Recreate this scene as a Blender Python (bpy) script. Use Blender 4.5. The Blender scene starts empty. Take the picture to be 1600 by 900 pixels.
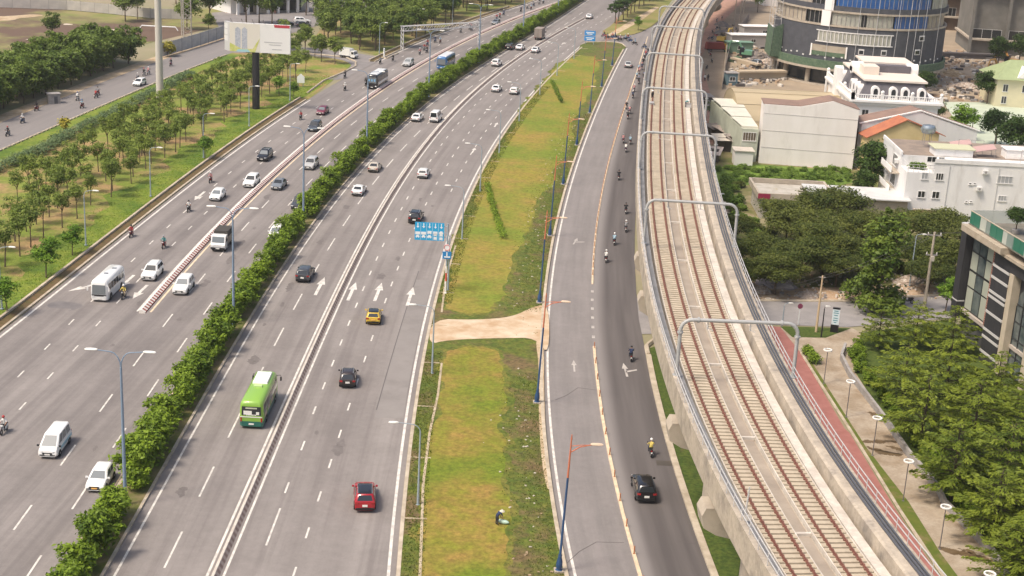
import bpy, bmesh, math, random
import numpy as np
from mathutils import Vector, Matrix
rnd = random.Random(7)
NR = np.random.RandomState(11)
R = math.radians
SC = bpy.context.scene
COL = SC.collection
# ------------------------------------------------------------------ camera
F, PITCH, ROLL, CH = 2300.0, R(17.8), R(3.0), 58.0
fw = Vector((0, math.cos(PITCH), -math.sin(PITCH)))
r0 = Vector((1, 0, 0)); u0 = r0.cross(fw)
rt = r0 * math.cos(ROLL) + u0 * math.sin(ROLL)
up = u0 * math.cos(ROLL) - r0 * math.sin(ROLL)
cam = bpy.data.cameras.new('camera')
cam.lens = F / 1600 * 36; cam.sensor_width = 36; cam.clip_end = 6000; cam.clip_start = 1
co = bpy.data.objects.new('camera', cam); COL.objects.link(co)
m = Matrix((rt, up, -fw)).transposed().to_4x4(); m.translation = (0, 0, CH)
co.matrix_world = m
SC.camera = co
def G(x, y, z=0.0):
    """where a sight line of the survey photograph meets height z"""
    d = fw * F + rt * (x - 800) + up * (450 - y)
    t = (z - CH) / d.z
    return Vector((d.x * t, d.y * t, z))
def poly(pts): return [G(*p).to_2d() for p in pts]
# ------------------------------------------------------------------ materials
MATS = {}
def nn(nt, t, **kw):
    n = nt.nodes.new(t)
    for k, v in kw.items(): setattr(n, k, v)
    return n
def ramp(nt, a, b, p0=.35, p1=.65):
    r = nt.nodes.new('ShaderNodeValToRGB'); e = r.color_ramp.elements
    e[0].position = p0; e[1].position = p1
    e[0].color = (*a, 1); e[1].color = (*b, 1)
    return r
def mat(name, c, rough=.7, c2=None, scale=2.0, spec=.35, metal=0, bump=0, detail=4, stretch=None, coat=0, p=(.35, .65), c3=None, s3=.15, p3=(.5, .7), coord='Object', emit=0, alpha=1, fine=None):
    if name in MATS: return MATS[name]
    ma = bpy.data.materials.new(name); ma.use_nodes = True
    nt = ma.node_tree; b = nt.nodes['Principled BSDF']
    b.inputs['Base Color'].default_value = (*c, 1); b.inputs['Roughness'].default_value = rough
    b.inputs['Specular IOR Level'].default_value = spec; b.inputs['Metallic'].default_value = metal
    b.inputs['Coat Weight'].default_value = coat
    if alpha < 1: b.inputs['Alpha'].default_value = alpha
    if emit: b.inputs['Emission Color'].default_value = (*c, 1); b.inputs['Emission Strength'].default_value = emit
    if c2 is not None:
        tc = nn(nt, 'ShaderNodeTexCoord'); mp = nn(nt, 'ShaderNodeMapping')
        nt.links.new(tc.outputs[coord], mp.inputs['Vector'])
        if stretch: mp.inputs['Scale'].default_value = stretch
        nz = nn(nt, 'ShaderNodeTexNoise'); nz.inputs['Scale'].default_value = scale; nz.inputs['Detail'].default_value = detail
        nz.inputs['Roughness'].default_value = .62
        nt.links.new(mp.outputs[0], nz.inputs['Vector'])
        rp = ramp(nt, c, c2, *p); nt.links.new(nz.outputs['Fac'], rp.inputs['Fac'])
        out = rp.outputs['Color']
        if c3 is not None:
            n3 = nn(nt, 'ShaderNodeTexNoise'); n3.inputs['Scale'].default_value = s3; n3.inputs['Detail'].default_value = 6
            n3.inputs['Roughness'].default_value = .65
            nt.links.new(mp.outputs[0], n3.inputs['Vector'])
            r3 = ramp(nt, (0, 0, 0), (1, 1, 1), *p3); nt.links.new(n3.outputs['Fac'], r3.inputs['Fac'])
            mx = nn(nt, 'ShaderNodeMix', data_type='RGBA')
            nt.links.new(r3.outputs['Color'], mx.inputs['Factor']); nt.links.new(out, mx.inputs['A'])
            mx.inputs['B'].default_value = (*c3, 1); out = mx.outputs['Result']
        for fs_, fa_ in ([] if not fine else [fine] if not isinstance(fine, list) else fine):
            n4 = nn(nt, 'ShaderNodeTexNoise'); n4.inputs['Scale'].default_value = fs_; n4.inputs['Detail'].default_value = 5; n4.inputs['Roughness'].default_value = .7
            nt.links.new(tc.outputs['Object'], n4.inputs['Vector'])
            mr = nn(nt, 'ShaderNodeMapRange'); mr.inputs['From Min'].default_value = .3; mr.inputs['From Max'].default_value = .7; mr.inputs['To Min'].default_value = 1 - fa_; mr.inputs['To Max'].default_value = 1 + fa_
            nt.links.new(n4.outputs['Fac'], mr.inputs['Value'])
            vm = nn(nt, 'ShaderNodeVectorMath', operation='SCALE'); nt.links.new(out, vm.inputs[0]); nt.links.new(mr.outputs[0], vm.inputs['Scale']); out = vm.outputs[0]
        nt.links.new(out, b.inputs['Base Color'])
        if bump:
            bp = nn(nt, 'ShaderNodeBump'); bp.inputs['Strength'].default_value = bump; bp.inputs['Distance'].default_value = .08
            nt.links.new(nz.outputs['Fac'], bp.inputs['Height']); nt.links.new(bp.outputs[0], b.inputs['Normal'])
    MATS[name] = ma
    return ma
def leafmat(name, a, b, rough=.55):
    """leaves: the tone attribute picks a green for each leaf"""
    if name in MATS: return MATS[name]
    ma = bpy.data.materials.new(name); ma.use_nodes = True
    nt = ma.node_tree; p = nt.nodes['Principled BSDF']
    at = nn(nt, 'ShaderNodeAttribute', attribute_name='tone')
    oi = nn(nt, 'ShaderNodeObjectInfo')
    ad = nn(nt, 'ShaderNodeMath', operation='MULTIPLY_ADD'); ad.inputs[1].default_value = .35; ad.inputs[2].default_value = -.17
    nt.links.new(oi.outputs['Random'], ad.inputs[0])
    a2 = nn(nt, 'ShaderNodeMath', operation='ADD'); nt.links.new(at.outputs['Fac'], a2.inputs[0]); nt.links.new(ad.outputs[0], a2.inputs[1])
    rp = ramp(nt, a, b, 0, 1); nt.links.new(a2.outputs[0], rp.inputs['Fac'])
    nt.links.new(rp.outputs[0], p.inputs['Base Color']); p.inputs['Roughness'].default_value = rough
    p.inputs['Specular IOR Level'].default_value = .25
    tr = nn(nt, 'ShaderNodeBsdfTranslucent'); nt.links.new(rp.outputs[0], tr.inputs['Color'])
    mx = nn(nt, 'ShaderNodeMixShader'); mx.inputs[0].default_value = .28
    o = nt.nodes['Material Output']
    nt.links.new(p.outputs[0], mx.inputs[1]); nt.links.new(tr.outputs[0], mx.inputs[2]); nt.links.new(mx.outputs[0], o.inputs['Surface'])
    MATS[name] = ma
    return ma
# ------------------------------------------------------------------ mesh building
class MB:
    def __init__(s): s.v = []; s.f = []; s.m = []; s.uv = {}
    def add(s, vs, fs, m=0):
        o = len(s.v); s.v += [tuple(v) for v in vs]
        for f in fs: s.f.append([i + o for i in f]); s.m.append(m)
        return s
    def box(s, c, d, rot=0, m=0, taper=1.0):
        x, y, z = [q / 2 for q in d]; cs, sn = math.cos(rot), math.sin(rot)
        vs = []
        for dz, t in ((-z, 1), (z, taper)):
            for a, b in ((-x, -y), (x, -y), (x, y), (-x, y)):
                a *= t; b *= t
                vs.append((c[0] + a * cs - b * sn, c[1] + a * sn + b * cs, c[2] + dz))
        return s.add(vs, [(3, 2, 1, 0), (4, 5, 6, 7), (0, 1, 5, 4), (1, 2, 6, 5), (2, 3, 7, 6), (3, 0, 4, 7)], m)
    def prism(s, pts, z0, z1, m=0, cap=True):
        n = len(pts); ar = sum(pts[i][0] * pts[(i + 1) % n][1] - pts[(i + 1) % n][0] * pts[i][1] for i in range(n))
        if ar < 0: pts = pts[::-1]
        vs = [(p[0], p[1], z0) for p in pts] + [(p[0], p[1], z1) for p in pts]
        fs = [(i, (i + 1) % n, n + (i + 1) % n, n + i) for i in range(n)]
        if cap: fs += [tuple(range(2 * n - 1, n - 1, -1))[::-1], tuple(range(n - 1, -1, -1))]
        return s.add(vs, fs, m)
    def quad(s, a, b, c, d, m=0): return s.add([a, b, c, d], [(0, 1, 2, 3)], m)
    def tube(s, pts, r, n=6, m=0, cap=True):
        pts = [Vector(p) for p in pts]; k = len(pts)
        rs = r if isinstance(r, (list, tuple)) else [r] * k
        vs = []; ref = None
        for i, p in enumerate(pts):
            d = (pts[min(i + 1, k - 1)] - pts[max(i - 1, 0)]).normalized()
            if ref is None: ref = Vector((1, 0, 0)) if abs(d.x) < .8 else Vector((0, 1, 0))
            a = (ref - d * ref.dot(d)).normalized(); b = d.cross(a); ref = a
            for j in range(n):
                t = 2 * math.pi * j / n
                vs.append(p + (a * math.cos(t) + b * math.sin(t)) * rs[i])
        fs = [(i * n + j, i * n + (j + 1) % n, (i + 1) * n + (j + 1) % n, (i + 1) * n + j) for i in range(k - 1) for j in range(n)]
        if cap: fs += [tuple(range(n - 1, -1, -1)), tuple(range((k - 1) * n, k * n))]
        return s.add(vs, fs, m)
    def lathe(s, prof, c=(0, 0, 0), n=12, m=0, axis='z', cap=True):
        vs = []
        for r, h in prof:
            for j in range(n):
                t = 2 * math.pi * j / n; a, b = r * math.cos(t), r * math.sin(t)
                vs.append({'z': (c[0] + a, c[1] + b, c[2] + h), 'x': (c[0] + h, c[1] + a, c[2] + b), 'y': (c[0] + b, c[1] + h, c[2] + a)}[axis])
        k = len(prof)
        fs = [(i * n + j, i * n + (j + 1) % n, (i + 1) * n + (j + 1) % n, (i + 1) * n + j) for i in range(k - 1) for j in range(n)]
        if cap: fs += [tuple(range(n - 1, -1, -1)), tuple(range((k - 1) * n, k * n))]
        return s.add(vs, fs, m)
    def ball(s, c, r, n=10, k=6, m=0):
        if not isinstance(r, (tuple, list)): r = (r, r, r)
        vs = [(c[0], c[1], c[2] - r[2])]
        for i in range(1, k):
            a = -math.pi / 2 + math.pi * i / k
            for j in range(n):
                t = 2 * math.pi * j / n
                vs.append((c[0] + r[0] * math.cos(a) * math.cos(t), c[1] + r[1] * math.cos(a) * math.sin(t), c[2] + r[2] * math.sin(a)))
        vs.append((c[0], c[1], c[2] + r[2])); e = len(vs) - 1
        fs = [(0, 1 + (j + 1) % n, 1 + j) for j in range(n)]
        fs += [(1 + i * n + j, 1 + i * n + (j + 1) % n, 1 + (i + 1) * n + (j + 1) % n, 1 + (i + 1) * n + j) for i in range(k - 2) for j in range(n)]
        fs += [(1 + (k - 2) * n + j, 1 + (k - 2) * n + (j + 1) % n, e) for j in range(n)]
        return s.add(vs, fs, m)
    def mesh(s, name, mats, smooth=None):
        me = bpy.data.meshes.new(name); me.from_pydata(s.v, [], s.f)
        for ma in (mats if isinstance(mats, (list, tuple)) else [mats]): me.materials.append(ma)
        me.polygons.foreach_set('material_index', s.m)
        if s.uv:
            ul = me.uv_layers.new(name='uv')
            for lp in me.loops: ul.data[lp.index].uv = s.uv.get(lp.vertex_index, (0, 0))
        if smooth is not None:
            me.polygons.foreach_set('use_smooth', [True] * len(me.polygons)); me.set_sharp_from_angle(angle=R(smooth))
        me.validate(); me.update()
        return me
    def build(s, name, mats, parent=None, smooth=None, loc=None, rz=0): return link(name, s.mesh(name, mats, smooth), parent, loc, rz)
def link(name, me, parent=None, loc=None, rz=0):
    o = bpy.data.objects.new(name, me); COL.objects.link(o)
    if parent: o.parent = parent; KID.setdefault(parent.name, []).append(o)
    if loc is not None: o.location = loc
    if rz: o.rotation_euler = (0, 0, rz)
    return o
KID = {}
def tag(o, label=None, cat=None, group=None, kind=None):
    if label: o['label'] = label
    if cat: o['category'] = cat
    if group: o['group'] = group
    if kind: o['kind'] = kind
    return o
def thing(name, label, cat, loc=(0, 0, 0), rz=0, group=None):
    o = bpy.data.objects.new(name, None); COL.objects.link(o); o.empty_display_size = .3
    o.location = loc; o.rotation_euler = (0, 0, rz)
    return tag(o, label, cat, group)
def dup(o, loc=None, rz=None, label=None, group=None, sc=None, parent=None, swap=None):
    c = o.copy(); COL.objects.link(c)
    if parent: c.parent = parent; KID.setdefault(parent.name, []).append(c)
    if loc is not None: c.location = loc
    if rz is not None: c.rotation_euler = (0, 0, rz)
    if sc is not None: c.scale = (sc, sc, sc) if not isinstance(sc, tuple) else sc
    if label: c['label'] = label
    if group: c['group'] = group
    for ch in KID.get(o.name, [])[:]:
        dup(ch, parent=c)
    return c
def structure(o): o['kind'] = 'structure'; return o
ORD = ['nearest', 'second nearest', 'third nearest', 'fourth nearest', 'fifth nearest', 'sixth nearest', 'seventh nearest', 'eighth nearest', 'ninth nearest', 'tenth nearest', 'eleventh nearest', 'twelfth nearest', 'thirteenth nearest', 'fourteenth nearest']
# ------------------------------------------------------------------ curves X(Y)
class Curve:
    def __init__(s, px, deg=3, world=None):
        w = world or [G(*p) for p in px]
        ys = np.array([p[1] for p in w]); xs = np.array([p[0] for p in w])
        s.m, s.h = ys.mean(), (ys.max() - ys.min()) / 2
        s.lo, s.hi = ys.min(), ys.max()
        s.c = np.polyfit((ys - s.m) / s.h, xs, min(deg, len(w) - 1)); s.d = np.polyder(s.c)
    def raw(s, y): return float(np.polyval(s.c, (y - s.m) / s.h))
    def sl(s, y): y = min(max(y, s.lo), s.hi); return float(np.polyval(s.d, (y - s.m) / s.h)) / s.h
    def __call__(s, y, off=0.0):
        yc = min(max(y, s.lo), s.hi)
        k = s.sl(y)
        return s.raw(yc) + k * (y - yc) + off * math.sqrt(1 + k * k)
    def ang(s, y): return math.atan2(-s.sl(y), 1)
def off(c, o): return lambda y: c(y, o)
def yrange(a, b, st):
    n = max(2, int(abs(b - a) / st) + 1); return [a + (b - a) * i / (n - 1) for i in range(n)]
def strip(name, fl, fr, y0, y1, z, ma, st=4, cols=1, kind='structure', parent=None, smooth=None):
    b = MB(); ys = yrange(y0, y1, st)
    for y in ys:
        a, c = fl(y), fr(y)
        for i in range(cols + 1):
            t = i / cols; x = a + (c - a) * t
            b.uv[len(b.v)] = (x - a, y); b.v.append((x, y, z))
    n = cols + 1
    for j in range(len(ys) - 1):
        for i in range(cols): b.f.append([j * n + i, j * n + i + 1, (j + 1) * n + i + 1, (j + 1) * n + i]); b.m.append(0)
    o = b.build(name, ma, parent)
    if kind: o['kind'] = kind
    return o
def sweep(b, f, prof, y0, y1, st=4, m=0, closed=True, mfun=None, cap=True):
    """carry a profile of (offset, height) pairs along the curve f"""
    ys = yrange(y0, y1, st); n = len(prof); o = len(b.v)
    for y in ys:
        k = f.sl(y); q = 1 / math.sqrt(1 + k * k); x = f(y)
        for a, z in prof: b.v.append((x + a * q, y - a * k * q, z)); b.uv[len(b.v) - 1] = (a, y)
    for j in range(len(ys) - 1):
        for i in range(n if closed else n - 1):
            b.f.append([o + j * n + i, o + j * n + (i + 1) % n, o + (j + 1) * n + (i + 1) % n, o + (j + 1) * n + i]); b.m.append(mfun(i, j) if mfun else m)
    if closed and cap:
        b.f.append([o + i for i in range(n)][::-1]); b.m.append(m); e = o + (len(ys) - 1) * n
        b.f.append([e + i for i in range(n)]); b.m.append(m)
    return b
def sheet(name, pts, z, ma, kind='structure', parent=None):
    b = MB(); b.add([(p[0], p[1], z) for p in pts], [tuple(range(len(pts)))])
    ar = sum(pts[i][0] * pts[(i + 1) % len(pts)][1] - pts[(i + 1) % len(pts)][0] * pts[i][1] for i in range(len(pts)))
    if ar < 0: b.f[0] = b.f[0][::-1]
    o = b.build(name, ma, parent)
    if kind: o['kind'] = kind
    return o
# ------------------------------------------------------------------ palette
ASPH = mat('asphalt', (.19, .17, .16), .85, (.262, .238, .222), 1.0, p=(.36, .62), coord='UV', stretch=(.75, .018, 1), c3=(.15, .134, .126), s3=.5, p3=(.5, .8), spec=.25, fine=[(1.3, .07), (.11, .1), (7, .07)])
ASPHL = mat('asphalt_left', (.18, .162, .154), .85, (.245, .222, .208), 1.0, p=(.36, .62), coord='UV', stretch=(.65, .016, 1), c3=(.14, .126, .12), s3=.45, p3=(.5, .8), spec=.25, fine=[(1.3, .07), (.11, .1), (7, .07)])
ASPHS = mat('asphalt_side', (.235, .215, .208), .85, (.195, .18, .174), 1.2, coord='UV', stretch=(.7, .03, 1), spec=.25, fine=[(1.3, .06), (.12, .08), (7, .06)])
ASPHO = mat('asphalt_plain', (.2, .185, .18), .85, (.25, .232, .225), .35, spec=.25)
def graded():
    ma = bpy.data.materials.new('asphalt_newer'); ma.use_nodes = True; nt = ma.node_tree; b = nt.nodes['Principled BSDF']  # tone darkens softly to the right of the dividing line
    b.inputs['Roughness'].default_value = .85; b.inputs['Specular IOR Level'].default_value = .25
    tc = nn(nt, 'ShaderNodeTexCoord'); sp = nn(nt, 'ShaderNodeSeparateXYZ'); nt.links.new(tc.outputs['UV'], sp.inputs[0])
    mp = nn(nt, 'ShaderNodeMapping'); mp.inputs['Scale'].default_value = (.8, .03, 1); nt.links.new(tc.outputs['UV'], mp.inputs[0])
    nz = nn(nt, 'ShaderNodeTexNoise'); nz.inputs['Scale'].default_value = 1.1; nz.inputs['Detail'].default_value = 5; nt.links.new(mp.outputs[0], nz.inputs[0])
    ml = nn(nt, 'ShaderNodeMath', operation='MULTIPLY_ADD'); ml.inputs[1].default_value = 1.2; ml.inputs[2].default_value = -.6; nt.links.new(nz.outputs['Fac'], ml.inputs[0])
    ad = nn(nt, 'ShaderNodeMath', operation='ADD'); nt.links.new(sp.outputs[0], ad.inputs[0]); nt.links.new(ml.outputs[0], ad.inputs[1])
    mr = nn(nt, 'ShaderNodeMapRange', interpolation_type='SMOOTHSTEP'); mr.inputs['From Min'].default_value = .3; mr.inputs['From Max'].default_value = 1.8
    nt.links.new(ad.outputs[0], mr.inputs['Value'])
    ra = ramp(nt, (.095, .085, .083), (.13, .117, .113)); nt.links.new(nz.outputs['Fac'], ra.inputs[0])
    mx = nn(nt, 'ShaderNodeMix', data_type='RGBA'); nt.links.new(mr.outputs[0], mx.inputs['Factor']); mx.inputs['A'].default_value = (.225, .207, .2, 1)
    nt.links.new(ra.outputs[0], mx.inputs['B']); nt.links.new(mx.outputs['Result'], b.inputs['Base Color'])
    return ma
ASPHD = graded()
PAINT = mat('road_paint', (.68, .65, .59), .6, (.4, .37, .34), 1.3, p=(.42, .72))
PAINTW = mat('worn_paint', (.5, .47, .43), .7, (.36, .33, .31), 1.5)
YELP = mat('cream_paint', (.72, .6, .42), .7, (.55, .43, .3), 1.2)
KERB = mat('kerb_concrete', (.52, .45, .35), .85, (.36, .3, .22), .8, bump=.2)
CONC = mat('concrete', (.46, .4, .32), .85, (.36, .31, .25), .7, bump=.1, c3=(.3, .27, .23), s3=.5, p3=(.55, .8))
CONCW = mat('white_concrete', (.6, .55, .48), .8, (.47, .42, .36), .7, fine=(2.5, .12))
CONCG = mat('grey_concrete', (.36, .34, .32), .85, (.27, .25, .24), 1.0, bump=.1)
DIRT = mat('dirt', (.42, .31, .19), .95, (.52, .42, .29), .8, bump=.4, c3=(.32, .22, .12), s3=.25, p3=(.5, .7))
SOIL = mat('brown_soil', (.16, .1, .05), .95, (.1, .085, .03), 1.2, bump=.4)
LAWN = mat('lawn', (.19, .185, .022), .95, (.27, .175, .045), .35, bump=.3, c3=(.13, .17, .014), s3=.075, p3=(.42, .6), detail=10, p=(.38, .64), fine=(2.2, .38))
LAWN2 = mat('lawn_upper', (.235, .2, .03), .95, (.28, .19, .05), .3, bump=.3, c3=(.15, .19, .02), s3=.06, p3=(.42, .6), detail=10, p=(.4, .66), fine=(1.8, .32))
SLOPE = mat('rough_grass', (.065, .1, .014), .95, (.125, .135, .022), .9, bump=.5, c3=(.14, .1, .045), s3=.16, p3=(.47, .62), detail=10, fine=(2.2, .5))
VERGE = mat('verge_grass', (.14, .205, .018), .95, (.19, .215, .032), .5, bump=.5, c3=(.08, .14, .014), s3=.12, p3=(.45, .62), detail=9, fine=(2, .35))
GROVE = mat('grove_floor', (.27, .2, .085), .95, (.36, .22, .105), .35, bump=.4, c3=(.165, .21, .03), s3=.1, p3=(.4, .56), detail=9, fine=(1.5, .3))
DKGR = mat('shade_grass', (.05, .085, .012), .95, (.075, .1, .016), 1.5, bump=.5, c3=(.13, .1, .04), s3=.3, p3=(.6, .75), detail=8, fine=(3, .4))  # dark green grass with brown patches, one tone wherever it is used
SCRUB = mat('scrub_floor', (.1, .13, .025), .95, (.22, .18, .09), .3, bump=.5, c3=(.36, .29, .2), s3=.12, p3=(.55, .68), detail=8)
FIELD = mat('waste_field', (.17, .2, .05), .95, (.26, .22, .1), .16, bump=.3, c3=(.13, .085, .06), s3=.03, p3=(.44, .54), detail=12)
YARD = mat('yard_ground', (.38, .3, .215), .95, (.29, .225, .16), .15, bump=.4, c3=(.27, .22, .16), s3=.06, p3=(.45, .62), detail=9)
FARG = mat('far_ground', (.2, .21, .1), .95, (.3, .25, .17), .03, detail=9)
RED = mat('red_paving', (.36, .155, .13), .85, (.3, .12, .1), .8, c3=(.24, .13, .1), s3=.3, p3=(.62, .8))
PAVE = mat('tan_paving', (.41, .345, .265), .9, (.33, .265, .195), .5, bump=.2, c3=(.24, .175, .11), s3=.2, p3=(.46, .68), detail=9, fine=(3, .15))
# ------------------------------------------------------------------ road curves (left to right)
cA = Curve([(0, 525), (100, 450), (165, 395), (267, 315), (380, 225), (450, 179), (617, 86), (670, 60), (797, 15)], 4)
cLB = Curve([(220, 490), (260, 450), (397, 297), (482, 225), (560, 165), (630, 117), (730, 60), (800, 32), (870, 5)], 3)
cHL = Curve([(182, 900), (240, 787), (300, 675), (400, 502), (432, 450), (525, 320), (605, 225), (662, 170), (800, 77), (875, 30)], 4)
cB = Curve([(335, 900), (400, 757), (467, 605), (530, 455), (575, 365), (670, 225), (737, 147), (800, 97), (850, 65), (900, 36)], 4)
cRE = Curve([(610, 900), (612, 800), (630, 675), (657, 542), (677, 450), (717, 325), (772, 225), (850, 125), (907, 72)], 4)
cSL = Curve([(887, 900), (875, 850), (857, 675), (853, 600), (851, 450), (855, 412), (875, 337), (912, 225), (927, 175), (950, 125), (977, 75)], 4)
cSR = Curve([(1105, 900), (1065, 800), (1032, 675), (1002, 545)], 2)
cDV = Curve([(997, 900), (975, 805), (950, 675), (927, 525), (922, 450), (935, 332), (957, 237), (990, 125), (1007, 75)], 4)
def SRf(y):
    if y < 160: return cSR(y)
    return max(cSL(y, 11.2), cSR(160))
YN, YF = 62, 640
# ------------------------------------------------------------------ ground
structure(MB().add([(-3000, -300, -.05), (3000, -300, -.05), (3000, 5000, -.05), (-3000, 5000, -.05)], [(0, 1, 2, 3)]).build('ground', FARG))
left_road = strip('left_road', off(cA, -.6), off(cHL, -3.6), YN, YF, .012, ASPHL, 4)
main_road = strip('main_road', off(cHL, -1.1), off(cRE, .7), YN, 398, .012, ASPH, 4)
main_far = strip('main_road', off(cHL, -1.1), lambda y: cHL(y, 22.5), 398, YF, .012, ASPH, 4)
service_road = strip('service_road', off(cSL, -.1), off(cDV, .05), YN, YF, .012, ASPHS, 4)
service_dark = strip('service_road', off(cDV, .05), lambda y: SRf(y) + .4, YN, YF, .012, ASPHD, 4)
sheet('junction_road', [(cRE(392, .6), 392), (cHL(470, 22), 470), (cHL(640, 22), 640), (cSL(640), 640), (cSL(392), 392)], .008, ASPHO)
# median strip under the hedge
b = MB(); sweep(b, cHL, [(-3.75, 0), (-3.75, .17), (-3.5, .19), (-1.25, .19), (-1.0, .17), (-1.0, 0)], YN, YF, 4)
structure(b.build('median_strip', mat('median_soil', (.14, .13, .04), .95, (.2, .15, .08), .8, bump=.4, c3=(.09, .11, .02), s3=.3, p3=(.45, .6))))
b = MB()
for o0, o1 in ((-3.98, -3.72), (-1.03, -.78)): sweep(b, cHL, [(o0, 0), (o0, .2), (o1, .2), (o1, 0)], YN, YF, 4)
structure(b.build('median_kerb', KERB))
# island between the carriageways
isl = strip('island_grass', off(cRE, .9), off(cSL, -.3), YN, 396, .16, SLOPE, 4, 4)
b = MB()
sweep(b, cRE, [(.62, 0), (.62, .2), (.95, .2), (.95, 0)], YN, 393, 4); sweep(b, cSL, [(-.35, 0), (-.35, .2), (0, .2), (0, 0)], YN, 393, 4)
tip = [G(907, 71), G(917, 67), G(945, 66), G(962, 67), G(972, 69), G(978, 74)]
b.tube([(p.x, p.y, .1) for p in tip], .2, 6)
structure(b.build('island_kerb', KERB))
sheet('island_grass', [p.to_2d() for p in tip] + [Vector((cSL(385, -.3), 385)), Vector((cRE(385, .9), 385))], .15, SLOPE)
def grow(pts, d):
    n = len(pts); ar = sum(pts[i].x * pts[(i + 1) % n].y - pts[(i + 1) % n].x * pts[i].y for i in range(n)); s = d if ar > 0 else -d; q = []
    for i in range(n): t = (pts[(i + 1) % n] - pts[i - 1]).normalized(); q.append(pts[i] + Vector((t.y, -t.x)) * s)
    return q
def lawn(pts, ma, fr):
    sheet('lawn', jag(pts, 3, .2), .168, ma)
    sheet('lawn_fringe', jag(grow(pts, .55), 4, .3), .164, fr)
def jag(pts, it=2, amp=.16):
    pts = smoothpoly(pts, 1); g = random.Random(3)
    for _ in range(it):
        q = []
        for i in range(len(pts)):
            a, c = pts[i], pts[(i + 1) % len(pts)]; d = c - a; L = d.length; n = Vector((-d.y, d.x)) / (L + 1e-6)
            q += [a, a.lerp(c, .5) + n * g.uniform(-1, 1) * min(amp * L ** .6, .9)]
        pts = q
    return pts
def smoothpoly(pts, it=2):
    for _ in range(it):
        q = []
        for i in range(len(pts)):
            a, c = pts[i], pts[(i + 1) % len(pts)]; q += [a * .75 + c * .25, a * .25 + c * .75]
        pts = q
    return pts
lawn(poly([(655, 930), (656, 880), (663, 750), (682, 640), (690, 570), (700, 546), (770, 544), (783, 560), (785, 675), (787, 800), (792, 930)]), LAWN, mat('lawn_fringe', (.125, .14, .02), .95, (.18, .15, .035), .7, bump=.4, c3=(.08, .115, .014), s3=.3, p3=(.45, .6), detail=10, fine=(2.2, .45)))
lawn(poly([(695, 490), (697, 460), (712, 400), (735, 330), (757, 270), (800, 200), (850, 130), (893, 86), (940, 91), (925, 130), (880, 240), (845, 320), (805, 390), (787, 490)]), LAWN2, mat('lawn_fringe', (.125, .14, .02), .95, (.18, .15, .035), .7, bump=.4, c3=(.08, .115, .014), s3=.3, p3=(.45, .6), detail=10, fine=(2.2, .45)))
dp = smoothpoly(poly([(676, 500), (740, 502), (800, 498), (835, 480), (858, 478), (858, 560), (838, 530), (790, 530), (700, 533), (668, 541)]), 2)
sheet('dirt_path', dp, .176, mat('dirt_path', (.5, .38, .26), .95, (.6, .5, .37), .6, bump=.3, c3=(.42, .28, .16), s3=.2, p3=(.45, .65)))
sheet('dirt_path', smoothpoly(poly([(836, 530), (850, 530), (850, 640), (858, 740), (858, 778), (846, 730), (841, 640), (842, 570)])), .172, DIRT)
b = MB()
for px in ((655, 930), (658, 850), (661, 760), (671, 680), (684, 620), (690, 570)), ((690, 490), (696, 440), (712, 385)):
    ps = [G(*p) for p in px]
    for p, q in zip(ps, ps[1:]):
        d = (q - p); b.box(((p + q) / 2).to_tuple()[:2] + (.17,), (.24, d.length, .07), math.atan2(-d.x, d.y))
for y in yrange(89, 390, 12.5): b.box((cRE(y, 1.9), y, .17), (1.9, .16, .08), cRE.ang(y))
structure(b.build('bed_edging', mat('edging', (.5, .42, .3), .9, (.35, .28, .18), 1.0)))
# second island beyond the junction
sheet('island_grass', smoothpoly(poly([(935, 53), (973, 57), (997, 53), (1025, 38), (1050, 10), (1062, -10), (1006, -12), (985, 6), (959, 38)]), 1), .14, mat('dry_grass', (.2, .2, .05), .95, (.26, .21, .09), .2, detail=8, c3=(.13, .16, .03), s3=.07))
sheet('dirt_path', poly([(948, 56), (957, 58), (1000, 34), (1030, 12), (1024, 11), (990, 30)]), .15, DIRT)
# ------------------------------------------------------------------ left side ground
sheet('grove_floor', poly([(-300, 760), (-120, 640), (0, 538), (552, 100), (530, 92), (420, 84), (345, 82), (250, 122), (110, 181), (0, 225), (-300, 340)]), .002, GROVE)
vg = [(cA(y, -2.1), y) for y in yrange(YN, 318, 6)] + [(cA(y, -8.2 - 1.5 * math.sin(y * .21) - math.sin(y * .53)), y) for y in yrange(312, YN, 3)]
sheet('verge_grass', vg, .01, VERGE)
gr2 = poly([(490, 60), (600, 90), (617, 85), (670, 59), (797, 13), (840, -2), (600, -10), (520, 20)])
sheet('grove_floor', gr2, .004, mat('wood_floor', (.25, .22, .09), .95, (.3, .2, .1), .25, c3=(.14, .18, .035), s3=.08, p3=(.42, .58), detail=8))
sheet('side_road', smoothpoly(poly([(500, 130), (545, 108), (550, 100), (530, 92), (450, 82), (340, 83), (340, 66), (455, 72), (520, 78), (560, 83), (602, 91), (640, 80), (600, 110)]), 1), .009, ASPHO)
cFR = Curve([(0, 212), (90, 178), (212, 124), (250, 110), (347, 75), (420, 52), (500, 30)], 3)
far_road = strip('far_road', off(cFR, -5.2), off(cFR, 5.0), 200, 470, .014, mat('far_asphalt', (.2, .185, .18), .85, (.235, .215, .205), 1, coord='UV', stretch=(.6, .03, 1)), 5)
sheet('dirt_shoulder', [(cFR(y, -5.2), y) for y in yrange(200, 400, 10)] + [(cFR(y, -8.5), y) for y in yrange(400, 200, 10)], .006, DIRT)
sheet('dirt_shoulder', [(cFR(y, 5.0), y) for y in yrange(200, 352, 10)] + [(cFR(y, 8.2), y) for y in yrange(352, 200, 10)], .008, VERGE)
b = MB()
for i, y in enumerate(yrange(206, 350, 1.6)): b.box((cFR(y, 5.1), y, .1), (.35, 1.2, .22), cFR.ang(y))
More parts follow.
